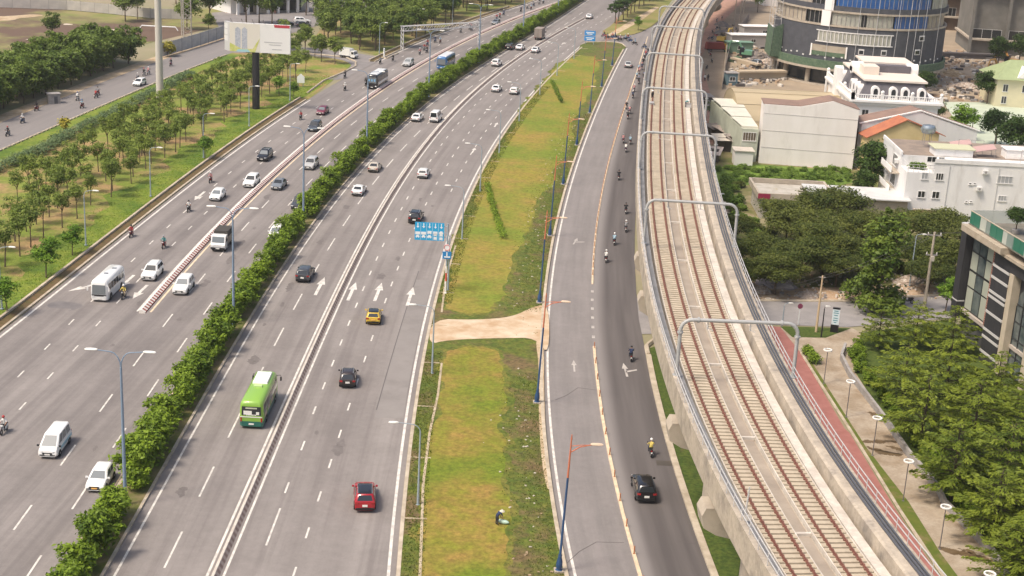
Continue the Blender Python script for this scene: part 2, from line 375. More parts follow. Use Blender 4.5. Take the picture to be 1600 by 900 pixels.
structure(b.build('far_road_kerb', KERB))
sheet('waste_field', poly([(-200, 260), (0, 150), (200, 75), (345, 40), (345, 12), (260, 18), (0, 8), (-300, 0)]), .004, FIELD)
sheet('dirt_patch', smoothpoly(poly([(-30, 26), (20, 25), (50, 22), (72, 24), (50, 27), (30, 28), (20, 32), (-30, 34)])), .012, DIRT)
for q in [(105, 38), (140, 43), (178, 47), (50, 62), (30, 70)]:
    sheet('dirt_patch', smoothpoly([G(q[0] + rnd.uniform(6, 15) * math.cos(a), q[1] + rnd.uniform(.6, 1.5) * math.sin(a)).to_2d() for a in (0, .7, 1.3, 2.2, 3, 3.6, 4.4, 5.3)]), .016, mat('pale_sand', (.6, .52, .42), .95))
sheet('parking_road', poly([(440, 45), (560, 18), (600, 6), (560, -6), (430, 10), (330, 20), (345, 48)]), .011, ASPHO)
# left road kerb, drain and retaining kerb
b = MB(); b2 = MB()
for y0, y1 in ((YN, 300), (352, YF)):
    sweep(b, cA, [(-1.0, 0), (-1.0, .2), (-.7, .2), (-.7, 0)], y0, y1, 4)
    sweep(b, cA, [(-2.3, 0), (-2.3, .55), (-1.98, .55), (-1.98, 0)], y0, min(y1, 470), 4)
    sweep(b2, cA, [(-1.97, .05), (-1.97, .3), (-1.02, .1), (-1.02, .05)], y0, min(y1, 470), 4)
structure(b.build('left_kerb', KERB)); structure(b2.build('drain_strip', SOIL))
ps = [G(*p) for p in ((480, 146), (505, 127), (540, 112), (556, 104), (556, 97), (540, 90), (500, 86), (440, 80))]
b = MB(); b.tube([(p.x, p.y, .1) for p in ps], .22, 6)
ps = [G(*p) for p in ((590, 88), (604, 92), (622, 84))]
b.tube([(p.x, p.y, .1) for p in ps], .25, 6); structure(b.build('corner_kerb', KERB))
# ------------------------------------------------------------------ right side ground
sheet('scrub_ground', [(24, 183), (70, 190), (110, 230), (110, 300), (36, 300), (20, 240)], .002, SCRUB)
sheet('weed_patch', jag(poly([(1118, 258), (1180, 256), (1330, 268), (1332, 292), (1250, 293), (1168, 287), (1112, 300)])), .006, mat('weed_green', (.11, .2, .02), .95, (.19, .27, .04), .5, bump=.5, c3=(.08, .13, .02), s3=.2, p3=(.45, .6), detail=9, fine=(1.2, .4)))
sheet('dirt_shoulder', poly([(1165, 470), (1320, 471), (1400, 466), (1500, 459), (1500, 440), (1380, 448), (1250, 450), (1180, 440), (1150, 440)]), .006, mat('rubble_dirt', (.5, .38, .27), .95, (.38, .25, .15), .6, bump=.5, c3=(.6, .52, .43), s3=.4, p3=(.55, .7)))
st = [Vector((14, 165)), Vector((30, 168.5))] + poly([(1200, 507), (1325, 511), (1430, 502), (1620, 485), (1620, 452), (1487, 460), (1400, 465), (1320, 470), (1200, 469)]) + [Vector((30, 181)), Vector((14, 179))]
sheet('side_street', st, .01, mat('street_asphalt', (.24, .225, .22), .85, (.3, .28, .27), .4))
b = MB(); ps = [G(*p) for p in ((1180, 470), (1250, 471), (1320, 471), (1400, 466), (1487, 460))]
b.tube([(p.x, p.y, .06) for p in ps], .2, 6); structure(b.build('street_kerb', KERB))
sheet('pavement', poly([(1190, 512), (1330, 512), (1345, 520), (1335, 580), (1395, 672), (1420, 712), (1467, 767), (1502, 815), (1550, 867), (1585, 910), (1520, 945), (1492, 900), (1465, 865), (1415, 785), (1347, 700), (1287, 610), (1240, 545), (1225, 525)]), .012, PAVE)
sheet('red_path', [Vector((29.5, 171))] + poly([(1219, 511), (1250, 550), (1282, 605), (1320, 670), (1327, 676), (1400, 797), (1467, 900), (1560, 1040)]) + [Vector((30, 88)), Vector((29.5, 110)), Vector((28.5, 150))], .02, RED)
sheet('grass_strip', poly([(1252, 553), (1268, 565), (1304, 622), (1354, 700), (1420, 785), (1470, 865), (1496, 900), (1566, 1000), (1542, 1000), (1470, 900), (1401, 795), (1328, 675), (1283, 605)]), .03, mat('strip_grass', (.085, .12, .016), .95, (.13, .145, .025), .9, bump=.5, c3=(.22, .16, .08), s3=.35, p3=(.52, .68), detail=8))
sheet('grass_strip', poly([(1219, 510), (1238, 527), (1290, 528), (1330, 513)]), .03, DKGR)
b = MB(); ps = [G(*p) for p in ((1252, 552), (1285, 605), (1330, 675), (1404, 795), (1473, 900), (1545, 1010))]
b.tube([(p.x, p.y, .06) for p in ps], .16, 6); structure(b.build('path_kerb', KERB))
# the shrub bed under the layered trees and its low wall
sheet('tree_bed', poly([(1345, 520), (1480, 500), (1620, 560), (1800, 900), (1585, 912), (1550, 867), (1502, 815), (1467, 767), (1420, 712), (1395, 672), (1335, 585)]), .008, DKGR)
wp = [G(*p) for p in ((1322, 545), (1316, 562), (1330, 590), (1352, 618), (1390, 668), (1420, 712), (1442, 738), (1467, 768), (1478, 792), (1502, 816), (1525, 840), (1552, 868), (1572, 900), (1600, 950))]
b = MB()
for p, q in zip(wp, wp[1:]):
    d = q - p; n = Vector((d.y, -d.x, 0)).normalized() * .3
    b.add([p, q, q + n, p + n] + [v + Vector((0, 0, .75)) for v in (p, q, q + n, p + n)], [(4, 5, 6, 7), (0, 1, 5, 4), (2, 3, 7, 6), (1, 2, 6, 5), (3, 0, 4, 7)])
tag(b.build('planter_wall', CONCG), 'low grey concrete wall winding between the tan walkway and the layered trees', 'wall')
# strip under the viaduct
uv = poly([(1020, 522), (1045, 640), (1085, 780), (1120, 900)])
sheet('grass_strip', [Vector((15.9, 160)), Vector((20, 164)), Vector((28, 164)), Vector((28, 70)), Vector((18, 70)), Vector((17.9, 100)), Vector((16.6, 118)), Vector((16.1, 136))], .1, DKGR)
b = MB()
sweep(b, cSR, [(.35, 0), (.35, .22), (.95, .24), (.95, 0)], YN, 158, 4)
ps = [Vector((cSR(158, .65), 158, .1)), Vector((15.95, 161, .1)), Vector((17, 163.2, .1)), Vector((19, 164.3, .1)), Vector((24, 164.8, .1))]
b.tube(ps, .3, 6); structure(b.build('service_kerb', KERB))
sheet('yard_ground', [(36, 300), (60, 300), (118, 320), (220, 420), (260, 640), (60, 640), (44, 480), (37, 400)], .003, YARD)
sheet('green_court', [(86, 262), (150, 285), (150, 350), (97, 338)], .006, mat('green_court', (.5, .55, .43), .9, (.42, .47, .37), .3))
sheet('red_path', [(36.5, 276), (40.5, 278), (42.5, 330), (46, 385), (58, 450), (75, 520), (82, 560), (76, 560), (66, 515), (50, 450), (40, 390), (36.5, 330)], .014, mat('red_dirt', (.42, .25, .19), .9, (.33, .2, .15), .3, fine=(.8, .2)))
# ------------------------------------------------------------------ markings
def line(b, f, o, y0, y1, w=.16, st=3, z=.02): sweep(b, f, [(o - w / 2, z), (o + w / 2, z)], y0, y1, st, closed=False)
def dashes(b, f, o, y0, y1, on, gap, w=.17, z=.02):
    y = y0
    while y < y1:
        line(b, f, o, y, y + on, w, on / 2, z); y += on + gap
b = MB(); line(b, cA, 0, YN, 300, .28); line(b, cA, 0, 352, 560, .28); line(b, cLB, -.75, 164, 520, .22)
dashes(b, cLB, -7.0, 100, 300, 1.9, 6.4); dashes(b, cLB, -3.9, 100, 500, 1.9, 6.4); dashes(b, cLB, -7.0, 352, 500, 1.9, 6.4)
dashes(b, cHL, -10.1, 96, 175, 4.6, 8); dashes(b, cHL, -6.55, 100, 430, 4.6, 8.2); dashes(b, cHL, -10.0, 175, 430, 4.6, 8)
for i in range(len(b.f)): b.f[i] = b.f[i]
b.build('lane_markings', PAINT, left_road)
b = MB(); line(b, cLB, .85, 164, 520, .25); line(b, cHL, -4.25, YN, 520, .14); b.build('edge_line', YELP, left_road)
b = MB(); line(b, cHL, 0, YN, 520, .2); line(b, cB, -.66, YN, 452, .22); line(b, cB, .62, YN, 452, .2); line(b, cRE, 0, YN, 396, .26)
dashes(b, cHL, 3.5, 103.6, 470, 6.2, 6.6)
dashes(b, cB, 2.7, 136, 470, 2.0, 4.7); dashes(b, cB, 3.0, 108.2, 116, 6.8, 8); dashes(b, cB, 2.9, 118, 134, 2.2, 7)
dashes(b, cB, 6.0, 96, 480, 2.0, 4.9); dashes(b, cB, 8.9, 230, 400, 2.0, 4.9)
b.build('lane_markings', PAINT, main_road)
b = MB(); line(b, cSL, .55, YN, 396, .24); b.build('lane_markings', PAINT, service_road)
b = MB(); dashes(b, cDV, 0, 163, 184, .9, 2.6, .35); b.build('lane_markings', PAINTW, service_road)
# arrows
def arrow(b, p, ang, L=5.5, w=.18, hw=.55, turn=0):
    c, s = math.cos(ang), math.sin(ang)
    def T(x, y): return (p.x + x * c - y * s, p.y + x * s + y * c, .022)
    h = L * .42
    b.add([T(-w, -L / 2), T(w, -L / 2), T(w, L / 2 - h), T(-w, L / 2 - h)], [(0, 1, 2, 3)])
    b.add([T(-hw, L / 2 - h), T(hw, L / 2 - h), T(0, L / 2)], [(0, 1, 2)])
    if turn: b.add([T(0, -L * .2), T(turn * 1.3, -L * .02), T(turn * 1.3, L * .06), T(0, -L * .08)], [(0, 1, 2, 3) if turn > 0 else (3, 2, 1, 0)])
b = MB()
for x, y in ((500, 447), (550, 455), (591, 456), (641, 463)): p = G(x, y); arrow(b, p, cB.ang(p.y), 7.5, .2, .55)
for x, y in ((470, 436), (548, 415)): pass
for x, y in ((775, 195), (740, 235), (850, 92), (880, 68)): p = G(x, y); arrow(b, p, cB.ang(p.y), 4.5, .14, .42)
b.build('lane_arrows', PAINT, main_road)
b = MB()
for x, y, t in ((135, 448, 1.3), (219, 456, 0), (198, 440, 0), (312, 306, 0)): p = G(x, y); arrow(b, p, cA.ang(p.y) + math.pi + t * -.45, 5.5, .2, .6)
b.build('lane_arrows', PAINT, left_road)
b = MB()
p = G(977, 578); arrow(b, p, .05, 4.2, .12, .35, 1); p = G(897, 572); arrow(b, p, 0, 3.6, .1, .3); p = G(899, 377); arrow(b, p, -.2, 3.5, .1, .3, 1)
b.build('lane_arrows', PAINTW, service_road)
# grid cover and joint lines in the tarmac
b = MB(); p = G(1038, 724); b.box((p.x, p.y, .022), (1.5, 1.1, .012)); b.build('drain_cover', mat('iron_cover', (.08, .07, .06), .7), service_road)
# dark soft stains and a patch of repaired tarmac
sheet('asphalt_patch', [(cB(y, 8.9), y) for y in yrange(136, 182, 4)] + [(cRE(y, -.3), y) for y in yrange(182, 136, 4)], .016, mat('asphalt_older', (.225, .206, .194), .9, (.25, .23, .215), .4, c3=(.18, .163, .153), s3=.3, p3=(.5, .8)))
sheet('asphalt_patch', smoothpoly(poly([(80, 470), (125, 473), (132, 480), (100, 488), (118, 482), (70, 482)])), .018, mat('fresh_tarmac', (.14, .13, .13), .85, (.19, .175, .17), .5))
# ------------------------------------------------------------------ barriers
b = MB(); prof = [(-.36, .0), (-.33, .4), (-.27, .44), (-.1, .44), (.36, .16), (.38, .0)]
sweep(b, cLB, prof, 163.4, 520, .42, mfun=lambda i, j: (1 if j % 2 else 0) if i == 3 else (0 if i < 3 else 1))
tag(b.build('lane_barrier', [mat('barrier_white', (.72, .68, .62), .7), mat('barrier_red', (.3, .1, .08), .7)]), 'long low kerb barrier striped red and white between the two left carriageways', 'barrier')
b = MB(); sweep(b, cB, [(-.24, 0), (-.22, .36), (-.2, .4), (.02, .4), (.05, .34), (.3, .0)], YN, 452, .45, mfun=lambda i, j: (1 if j % 2 else 2) if i == 4 else 0)
tag(b.build('median_barrier', [CONCW, mat('barrier_brown', (.24, .17, .145), .85), mat('barrier_tan', (.38, .31, .27), .85)]), 'long low concrete barrier dividing the lanes that run away from the camera', 'barrier')
b = MB(); sweep(b, cDV, [(-.16, 0), (-.14, .12), (.14, .12), (.16, 0)], YN, 160, 3); sweep(b, cDV, [(-.13, 0), (-.11, .1), (.11, .1), (.13, 0)], 184, 420, 3)
tag(b.build('lane_divider', YELP), 'thin cream raised line with posts down the middle of the service road', 'lane divider')
bm_ = MB().lathe([(.1, 0), (.1, .04), (.055, .06), (.055, .55), (.06, .7), (.03, .74)], n=8).mesh('bollard', mat('post_orange', (.42, .17, .08), .6), 40)
yy = [100 + 4.95 * i for i in range(13)] + list(yrange(188, 330, 3.4)); first = True
for y in yy:
    o = link('bollard', bm_, loc=(cDV(y), y, .1)); tag(o, 'small orange marker post on the cream line of the service road', 'bollard', 'marker posts on the service road line')
# damp patches on the walkway
WET = mat('damp_paving', (.1, .065, .03), .6, (.16, .11, .06), .9)
for pts in ([(1346, 688), (1375, 687), (1405, 690), (1407, 693), (1375, 692), (1350, 693)], [(1350, 696), (1372, 701), (1392, 708), (1412, 709), (1408, 713), (1385, 712), (1366, 706)], [(1380, 697), (1395, 697), (1416, 703), (1418, 709), (1402, 703)], [(1462, 852), (1480, 857), (1510, 862), (1550, 873), (1558, 881), (1530, 876), (1500, 868), (1472, 862)], [(1352, 643), (1372, 645), (1388, 660), (1380, 662), (1366, 652)], [(1494, 856), (1515, 859), (1530, 866), (1508, 863)]):
    sheet('wet_patch', jag(poly(pts), 3, .3), .018, WET)
# tar seams and cracks
b = MB(); line(b, cB, 8.85, 138, 186, .09, 4, .021)
b.build('tar_seam', mat('tar', (.11, .1, .096), .8), main_road)
b = MB()
for pts in ([(886, 880), (905, 862), (932, 847), (975, 848)], [(868, 625), (885, 618), (903, 606), (935, 610)], [(1060, 846), (1088, 850)]):
    ps = [G(*p) for p in pts]
    for p, q in zip(ps, ps[1:]): d = q - p; b.box(((p.x + q.x) / 2, (p.y + q.y) / 2, .02), (.07, d.length, .006), math.atan2(-d.x, d.y))
b.build('tar_seam', mat('tar', (.11, .1, .096), .8), service_road)

# oil stains in the lanes and dark irregular patches beside the hedge
STN = mat('road_stain', (.135, .12, .113), .9, (.175, .157, .148), 1.2, fine=(3, .15))
g_ = random.Random(21)
for f, o0, o1, par, n in ((cHL, .8, 2.2, 'm', 13), (cB, 3.5, 7.6, 'm', 12), (cHL, -16, -6, 'l', 12)):
    seen = []
    for _ in range(n):
        y = g_.uniform(95, 230); o_ = g_.uniform(o0, o1); r_ = g_.uniform(.25, .7); k = g_.uniform(1.2, 4)
        if any(abs(y - a) < 6.5 and abs(o_ - c) < 2 for a, c in seen): continue
        seen.append((y, o_))
        pts = [Vector((f(y, o_) + r_ * math.cos(a) * g_.uniform(.5, 1.2), y + r_ * k * math.sin(a) * g_.uniform(.5, 1.2))) for a in [.7 * i for i in range(9)]]
        sheet('road_stain', jag(pts, 2, .25), .0165, STN, parent=left_road if par == 'l' else main_road, kind=None)
# ------------------------------------------------------------------ vegetation
def leafmesh(name, clumps, n, size, ma, flat=.3, shell=.45, seed=1, aspect=.55, zmin=.05):
    """n small leaf faces spread through ellipsoid clumps (x, y, z, rx, ry, rz)"""
    g = np.random.RandomState(seed)
    C = np.array([c[:6] for c in clumps], float); vol = (C[:, 3] * C[:, 4] * C[:, 5]) ** .66
    k = g.choice(len(C), n, p=vol / vol.sum()); ct = g.rand(len(C))
    d = g.normal(size=(n, 3)); d /= np.linalg.norm(d, axis=1)[:, None]
    low = (d[:, 2] < -.2) & (g.rand(n) < .6); d[low, 2] *= -1
    r = shell + (1 - shell) * g.rand(n) ** .7
    r *= 1 + .16 * g.normal(size=n)
    P = C[k, :3] + d * C[k, 3:6] * r[:, None]
    P[:, 2] = np.maximum(P[:, 2], zmin)
    N = d * (1 - flat) * .7 + g.normal(size=(n, 3)) * .55; N[:, 2] += flat * 1.8 + .3
    N /= np.linalg.norm(N, axis=1)[:, None]
    A = np.cross(N, g.normal(size=(n, 3))); A /= np.linalg.norm(A, axis=1)[:, None] + 1e-9
    B = np.cross(N, A); s = size * (.6 + .8 * g.rand(n))[:, None]
    V = np.stack([P - A * s, P - B * s * aspect + N * s * .15, P + A * s, P + B * s * aspect + N * s * .15], 1).reshape(-1, 3)
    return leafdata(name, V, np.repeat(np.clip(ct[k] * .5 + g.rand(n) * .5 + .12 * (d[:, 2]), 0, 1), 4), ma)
def leafdata(name, V, tone, ma):
    n = len(V) // 4
    me = bpy.data.meshes.new(name); me.vertices.add(len(V)); me.vertices.foreach_set('co', V.astype(np.float32).ravel())
    me.loops.add(len(V)); me.loops.foreach_set('vertex_index', np.arange(len(V), dtype=np.int32))
    me.polygons.add(n); me.polygons.foreach_set('loop_start', np.arange(0, 4 * n, 4, dtype=np.int32))
    at = me.attributes.new('tone', 'FLOAT', 'POINT'); at.data.foreach_set('value', np.asarray(tone, dtype=np.float32))
    me.materials.append(ma); me.update(calc_edges=True); me.validate()
    return me
BARK = mat('bark', (.16, .115, .08), .9, (.1, .075, .05), 6)
BARKD = mat('dark_bark', (.09, .07, .05), .9, (.06, .05, .035), 6)
L_HEDGE = leafmat('hedge_leaf', (.045, .095, .008), (.245, .35, .028))
L_GROVE = leafmat('grove_leaf', (.075, .125, .018), (.26, .33, .06))
L_BRIGHT = leafmat('bright_leaf', (.06, .15, .01), (.2, .33, .03))
L_DARK = leafmat('dark_leaf', (.018, .045, .01), (.075, .13, .022))
L_TIER = leafmat('tier_leaf', (.032, .075, .008), (.25, .3, .032))
L_MIM = leafmat('feather_leaf', (.035, .062, .01), (.16, .18, .035))
L_BAM = leafmat('thicket_leaf', (.03, .07, .012), (.18, .25, .04))
L_TEAL = leafmat('teal_leaf', (.07, .13, .05), (.2, .27, .12))
L_YEL = leafmat('yellow_leaf', (.25, .25, .03), (.5, .42, .06))
L_WOOD = leafmat('wood_leaf', (.035, .08, .012), (.18, .24, .04))
L_WEED = leafmat('weed_leaf', (.06, .13, .015), (.22, .32, .05))
def trunk_mb(h, r, limbs, seed, lean=.15, spread=1.2, top=None):
    g = random.Random(seed); b = MB()
    lx, ly = g.uniform(-lean, lean) * h * .4, g.uniform(-lean, lean) * h * .4
    pts = [(0, 0, -.1), (lx * .3, ly * .3, h * .35), (lx * .7, ly * .7, h * .7), (lx, ly, h)]
    b.tube(pts, [r * 1.25, r, r * .8, r * .6], 6)
    ends = []
    for i in range(limbs):
        a = 6.283 * i / limbs + g.uniform(-.4, .4); z0 = h * g.uniform(.62, .98); rr = spread * g.uniform(.6, 1.1); z1 = z0 + (top or spread) * g.uniform(.5, 1.1)
        f = z0 / h; s = (lx * f, ly * f, z0); e = (s[0] + rr * math.cos(a), s[1] + rr * math.sin(a), z1)
        mid = ((s[0] + e[0]) / 2 + g.uniform(-.1, .1), (s[1] + e[1]) / 2, (s[2] + e[2]) / 2 + .12 * rr)
        b.tube([s, mid, e], [r * .5, r * .36, r * .15], 5); ends.append(e)
    return b, (lx, ly), ends
PROTO = {}
def tree_proto(key, name, leaf, h, crown_r, crown_h, n, size, r=.09, limbs=6, nclump=12, seed=1, flat=.3, bark=None, clump=.42, spread=None, kind='round'):
    g = random.Random(seed * 13 + 5)
    b, (lx, ly), ends = trunk_mb(h, r, limbs, seed, spread=spread or crown_r * .6, top=crown_h * .55)
    cl = []
    for e in ends: cl.append((e[0], e[1], e[2], crown_r * clump * g.uniform(.8, 1.15), crown_r * clump * g.uniform(.8, 1.15), crown_h * .2 * g.uniform(.8, 1.3)))
    while len(cl) < nclump + limbs:
        a = g.uniform(0, 6.283); t = g.uniform(0, 1)
        if kind == 'round':
            rr = crown_r * .72 * math.sqrt(g.random()) * math.sqrt(max(.05, 1 - (2 * t - 1) ** 2)); z = h * .92 + crown_h * (.05 + .8 * t)
        elif kind == 'flat':
            rr = crown_r * .85 * math.sqrt(g.random()); z = h * .95 + crown_h * (.35 + .4 * (1 - (rr / crown_r) ** 2)) + g.uniform(-.25, .1) * crown_h
        elif kind == 'cone':
            rr = crown_r * .9 * (1 - t) * math.sqrt(g.random()) + .1; z = h * .3 + crown_h * t
        s = crown_r * clump * g.uniform(.65, 1.2)
        if kind == 'cone': s *= (1.25 - t)
        cl.append((lx + rr * math.cos(a), ly + rr * math.sin(a), z, s, s * g.uniform(.8, 1.2), s * (.38 if kind == 'flat' else .75)))
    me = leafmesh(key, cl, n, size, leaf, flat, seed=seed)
    return (b.mesh('trunk', bark or BARK, 50), me)
def plant(key, protos, loc, label, cat, group=None, sc=1.0, rz=None, name='tree', parts=('trunk', 'crown'), zs=None):
    """a tree standing at loc: an empty with trunk and crown meshes"""
    tr, cr = protos
    o = thing(name, label, cat, (loc[0], loc[1], loc[2] if len(loc) > 2 else 0), rnd.uniform(0, 6.28) if rz is None else rz, group)
    o.scale = (sc, sc, sc * (zs or 1))
    if tr: link(parts[0], tr, o)
    link(parts[1], cr, o)
    return o
# young grove trees
GP = [tree_proto('crown', 'grove', L_GROVE, h, cr, ch, n, .15, .085, 6, nc, sd, .2, clump=.4) for h, cr, ch, n, nc, sd in ((3.6, 1.8, 3.3, 1300, 10, 1), (3.9, 1.6, 2.8, 1000, 9, 2), (3.3, 2.0, 3.4, 1500, 11, 3), (3.7, 1.7, 3.5, 1150, 9, 4), (4.1, 1.35, 2.6, 760, 7, 5))]
for k in range(4):
    y = 170 + k * 1.3
    while y < 336:
        yy = y + rnd.uniform(-.9, .9); o_ = -9.8 - 3.7 * k + rnd.uniform(-.8, .8)
        x = cA(yy, o_)
        bb = G(400, 170)
        if rnd.random() > .1 and (abs(x - bb.x) > 1.6 or abs(yy - bb.y) > 2):
            plant('g', GP[rnd.randrange(5)], (x, yy), 'slender young tree with bare trunk and sparse olive crown in the grove rows', 'tree', 'young trees planted in rows left of the road', rnd.uniform(.8, 1.04))
        y += 4.5
RB = [tree_proto('crown', 'round', L_BRIGHT, 2.4, 1.7, 2.3, 1500, .16, .08, 6, 9, 21 + i, .3, clump=.5) for i in range(2)]
for (x, y), lb, s in (((72, 434), 'round bright green tree at the grass edge nearest the left roadside lamp', 1.15), ((113, 399), 'smaller yellow green round tree just behind the round bright green one', .9), ((12, 492), 'round tree cut by the left edge of the picture on the verge', 1.0), ((320, 250), 'small leaning green tree beside a lamp on the left verge', .9), ((436, 150), 'low bright tree on the verge below the side road corner', .9), ((459, 154), 'small bushy tree on the verge beside the small white board', .8)):
    plant('rb', RB[rnd.randrange(2)], G(x, y), lb, 'tree', None, s)
# the low teal hedge between grove and far road
def hedge_thing(name, px, w, h, n, size, leaf, label, cat='hedge', seed=3):
    g = random.Random(seed); ps = [G(*p) for p in px]; cl = []; o = ps[0]
    for p, q in zip(ps, ps[1:]):
        d = (q - p); k = max(2, int(d.length / (w * .45)))
        for i in range(k):
            c = p + d * (i / k) - o; cl.append((c.x + g.uniform(-.2, .2) * w, c.y + g.uniform(-.2, .2) * w, h * .5, w * .55, w * .55, h * .5 * g.uniform(.8, 1.15)))
    return tag(link(name, leafmesh(name, cl, n, size, leaf, .35, seed=seed), loc=(o.x, o.y, 0)), label, cat)
hedge_thing('hedge', [(-60, 290), (0, 266), (60, 240), (120, 208), (180, 180), (235, 152), (300, 118)], 2.8, 1.5, 16000, .17, L_TEAL, 'long low grey green hedge between the grove and the far left road')
hedge_thing('hedge', [(862, 130), (868, 143), (877, 163)], .9, 1.1, 1800, .13, L_HEDGE, 'short dark clipped hedge on the far half of the island lawn', seed=5)
hedge_thing('hedge', [(761, 293), (768, 320), (777, 350), (787, 377)], 1.0, 1.1, 3200, .12, L_HEDGE, 'longer clipped hedge slanting across the middle of the island lawn', seed=6)
hedge_thing('hedge', [(1262, 552), (1270, 562), (1278, 572)], 1.3, 1.1, 1500, .13, L_HEDGE, 'short clipped hedge between the red path and the tan paving', seed=7)
# median shrubs
HP = []
for i in range(6):
    g = random.Random(60 + i); cl = [(g.uniform(-.75, .75), g.uniform(-.8, .8), g.uniform(.8, 2.35), g.uniform(.5, .85), g.uniform(.5, .85), g.uniform(.45, .75)) for _ in range(11)] + [(0, 0, 1.0, 1.05, 1.05, .9)]
    cl += [(g.choice((-1, 1)) * 1.25, g.uniform(-.9, .9), 1.9, .3, .3, .3)]
    HP.append((None, leafmesh('foliage', cl, 2300, .15, L_HEDGE, .35, seed=70 + i)))
b = MB(); b.tube([(0, 0, -.1), (.1, 0, .7), (.3, .2, 1.5)], [.07, .06, .03], 5); b.tube([(0, 0, .3), (-.2, -.2, 1.4)], [.05, .02], 5); stem = b.mesh('stem', BARKD)
y = 97.0; lampY = [G(*p).y for p in ((195, 792), (367, 510), (473, 350), (560, 235), (630, 150))]
while y < 560:
    if not any(abs(y - l) < 1.1 for l in lampY):
        s = rnd.uniform(.88, 1.36)
        plant('h', (stem, HP[rnd.randrange(6)][1]), (cHL(y, -2.45) + rnd.uniform(-.25, .25), y, .15), 'leafy green shrub in the dense hedge along the median between the carriageways', 'shrub', 'shrubs of the median hedge', s, name='shrub', parts=('stem', 'foliage'))
    y += rnd.uniform(2.1, 3.1) if y < 330 else 2.9
# thicket left of the far road
BP = [tree_proto('crown', 'thicket', L_BAM, 1.5, 3.0, 6.2, 3000, .26, .12, 7, 18, 31 + i, .15, clump=.42) for i in range(3)]
for row in range(3):
    y = 214 + row * 2
    while y < 336:
        plant('b', BP[rnd.randrange(3)], (cFR(y, -10.2 - 4.8 * row) + rnd.uniform(-.8, .8), y + rnd.uniform(-.8, .8)), 'dense dark green thicket tree beyond the far left road', 'tree', 'trees of the thicket along the far left road', rnd.uniform(1.0, 1.32))
        y += 5.6
WP = [tree_proto('crown', 'wood', L_WOOD, h, cr, ch, n, .24, .12, 7, 14, 41 + i, .3, clump=.44) for i, (h, cr, ch, n) in enumerate(((3.6, 2.6, 4.0, 2000), (3.2, 3.0, 3.6, 2300), (4.0, 2.3, 4.2, 1800), (3.4, 2.8, 5.0, 2400)))]
GW = [tree_proto('crown', 'wood', L_GROVE, 3.6, 2.4, 3.8, 1700, .22, .11, 6, 12, 45 + i, .25, clump=.42) for i in range(2)]
# wood beyond the side road
def inpoly(p, pg):
    c = False; n = len(pg)
    for i in range(n):
        a, q = pg[i], pg[i - 1]
        if (a[1] > p[1]) != (q[1] > p[1]) and p[0] < (q[0] - a[0]) * (p[1] - a[1]) / (q[1] - a[1]) + a[0]: c = not c
    return c
def fill(pg, step, jit=.35):
    xs = [p[0] for p in pg]; ys = [p[1] for p in pg]; out = []; y = min(ys)
    while y < max(ys):
        x = min(xs)
        while x < max(xs):
            p = (x + rnd.uniform(-jit, jit) * step, y + rnd.uniform(-jit, jit) * step)
            if inpoly(p, pg): out.append(p)
            x += step
        y += step
    return out
for p in fill(poly([(500, 66), (600, 86), (618, 80), (672, 54), (690, 44), (640, 40), (560, 42), (500, 45)]), 5.0):
    plant('w', rnd.choice(GW + WP[:1]), p, 'mid green tree with a thin trunk in the grove beyond the side road mouth', 'tree', 'trees of the grove beyond the side road', rnd.uniform(1.0, 1.3))
WOOD = []
for p in fill(poly([(560, 40), (690, 42), (800, 8), (850, -12), (600, -20), (520, 20)]), 7.2):
    WOOD.append((p, rnd.choice(WP), rnd.uniform(1.05, 1.5), rnd.uniform(0, 6.28)))
VV, TT, wb = [], [], MB()
for p, (tr, cr), s, a in WOOD:
    V = np.empty(len(cr.vertices) * 3, np.float32); cr.vertices.foreach_get('co', V); V = V.reshape(-1, 3); T = np.empty(len(V), np.float32); cr.attributes['tone'].data.foreach_get('value', T)
    c, sn = math.cos(a), math.sin(a); VV.append(np.stack([(V[:, 0] * c - V[:, 1] * sn) * s + p[0], (V[:, 0] * sn + V[:, 1] * c) * s + p[1], V[:, 2] * s], 1)); TT.append(np.clip(T + rnd.uniform(-.2, .2), 0, 1))
    wb.tube([(p[0], p[1], 0), (p[0], p[1], 4.2 * s)], [.18, .1], 6)
w_ = link('wood', leafdata('wood', np.concatenate(VV), np.concatenate(TT), L_WOOD)); w_['kind'] = 'stuff'; wb.build('wood_trunks', BARKD)['kind'] = 'stuff'
for p in fill(poly([(415, 66), (500, 80), (520, 90), (545, 96), (500, 104), (440, 100), (418, 90)]), 5.8)[:14]:
    plant('w', rnd.choice(GW), p, 'sparse green tree between the billboard and the side road', 'tree', 'trees between billboard and side road', rnd.uniform(.75, 1.0))
for (x, y), lb, s in (((196, 34), 'broad tree standing alone in the waste field before the pale fence', 1.3), ((215, 30), 'leafy tree just right of the lone broad tree in the waste field', 1.1), ((292, 46), 'round bushy tree right of the tall pale mast', 1.35), ((328, 38), 'round bushy tree behind the lattice mast', 1.6), ((385, 40), 'dark tree showing above the left part of the billboard', 1.5), ((425, 42), 'brown green tree showing above the right part of the billboard', 1.5), ((490, 20), 'palm like tree beside the low building at the top', .9), ((405, 36), 'dark round tree left of the parked cars', 1.5), ((326, 52), 'small dark tree at the bend of the pale fence', .7), ((82, 62), 'bright bush alone in the waste field behind the thicket', .9), ((350, 8), 'dark tree by the concrete ramp at the top', 1.0), ((275, 6), 'broad dark tree behind the field fence', 1.3), ((150, -4), 'dark tree behind the middle of the field fence', 1.3), ((90, -5), 'dark tree behind the left of the field fence', 1.2)):
    plant('w', rnd.choice(WP), G(x, y), lb, 'tree', None, s)
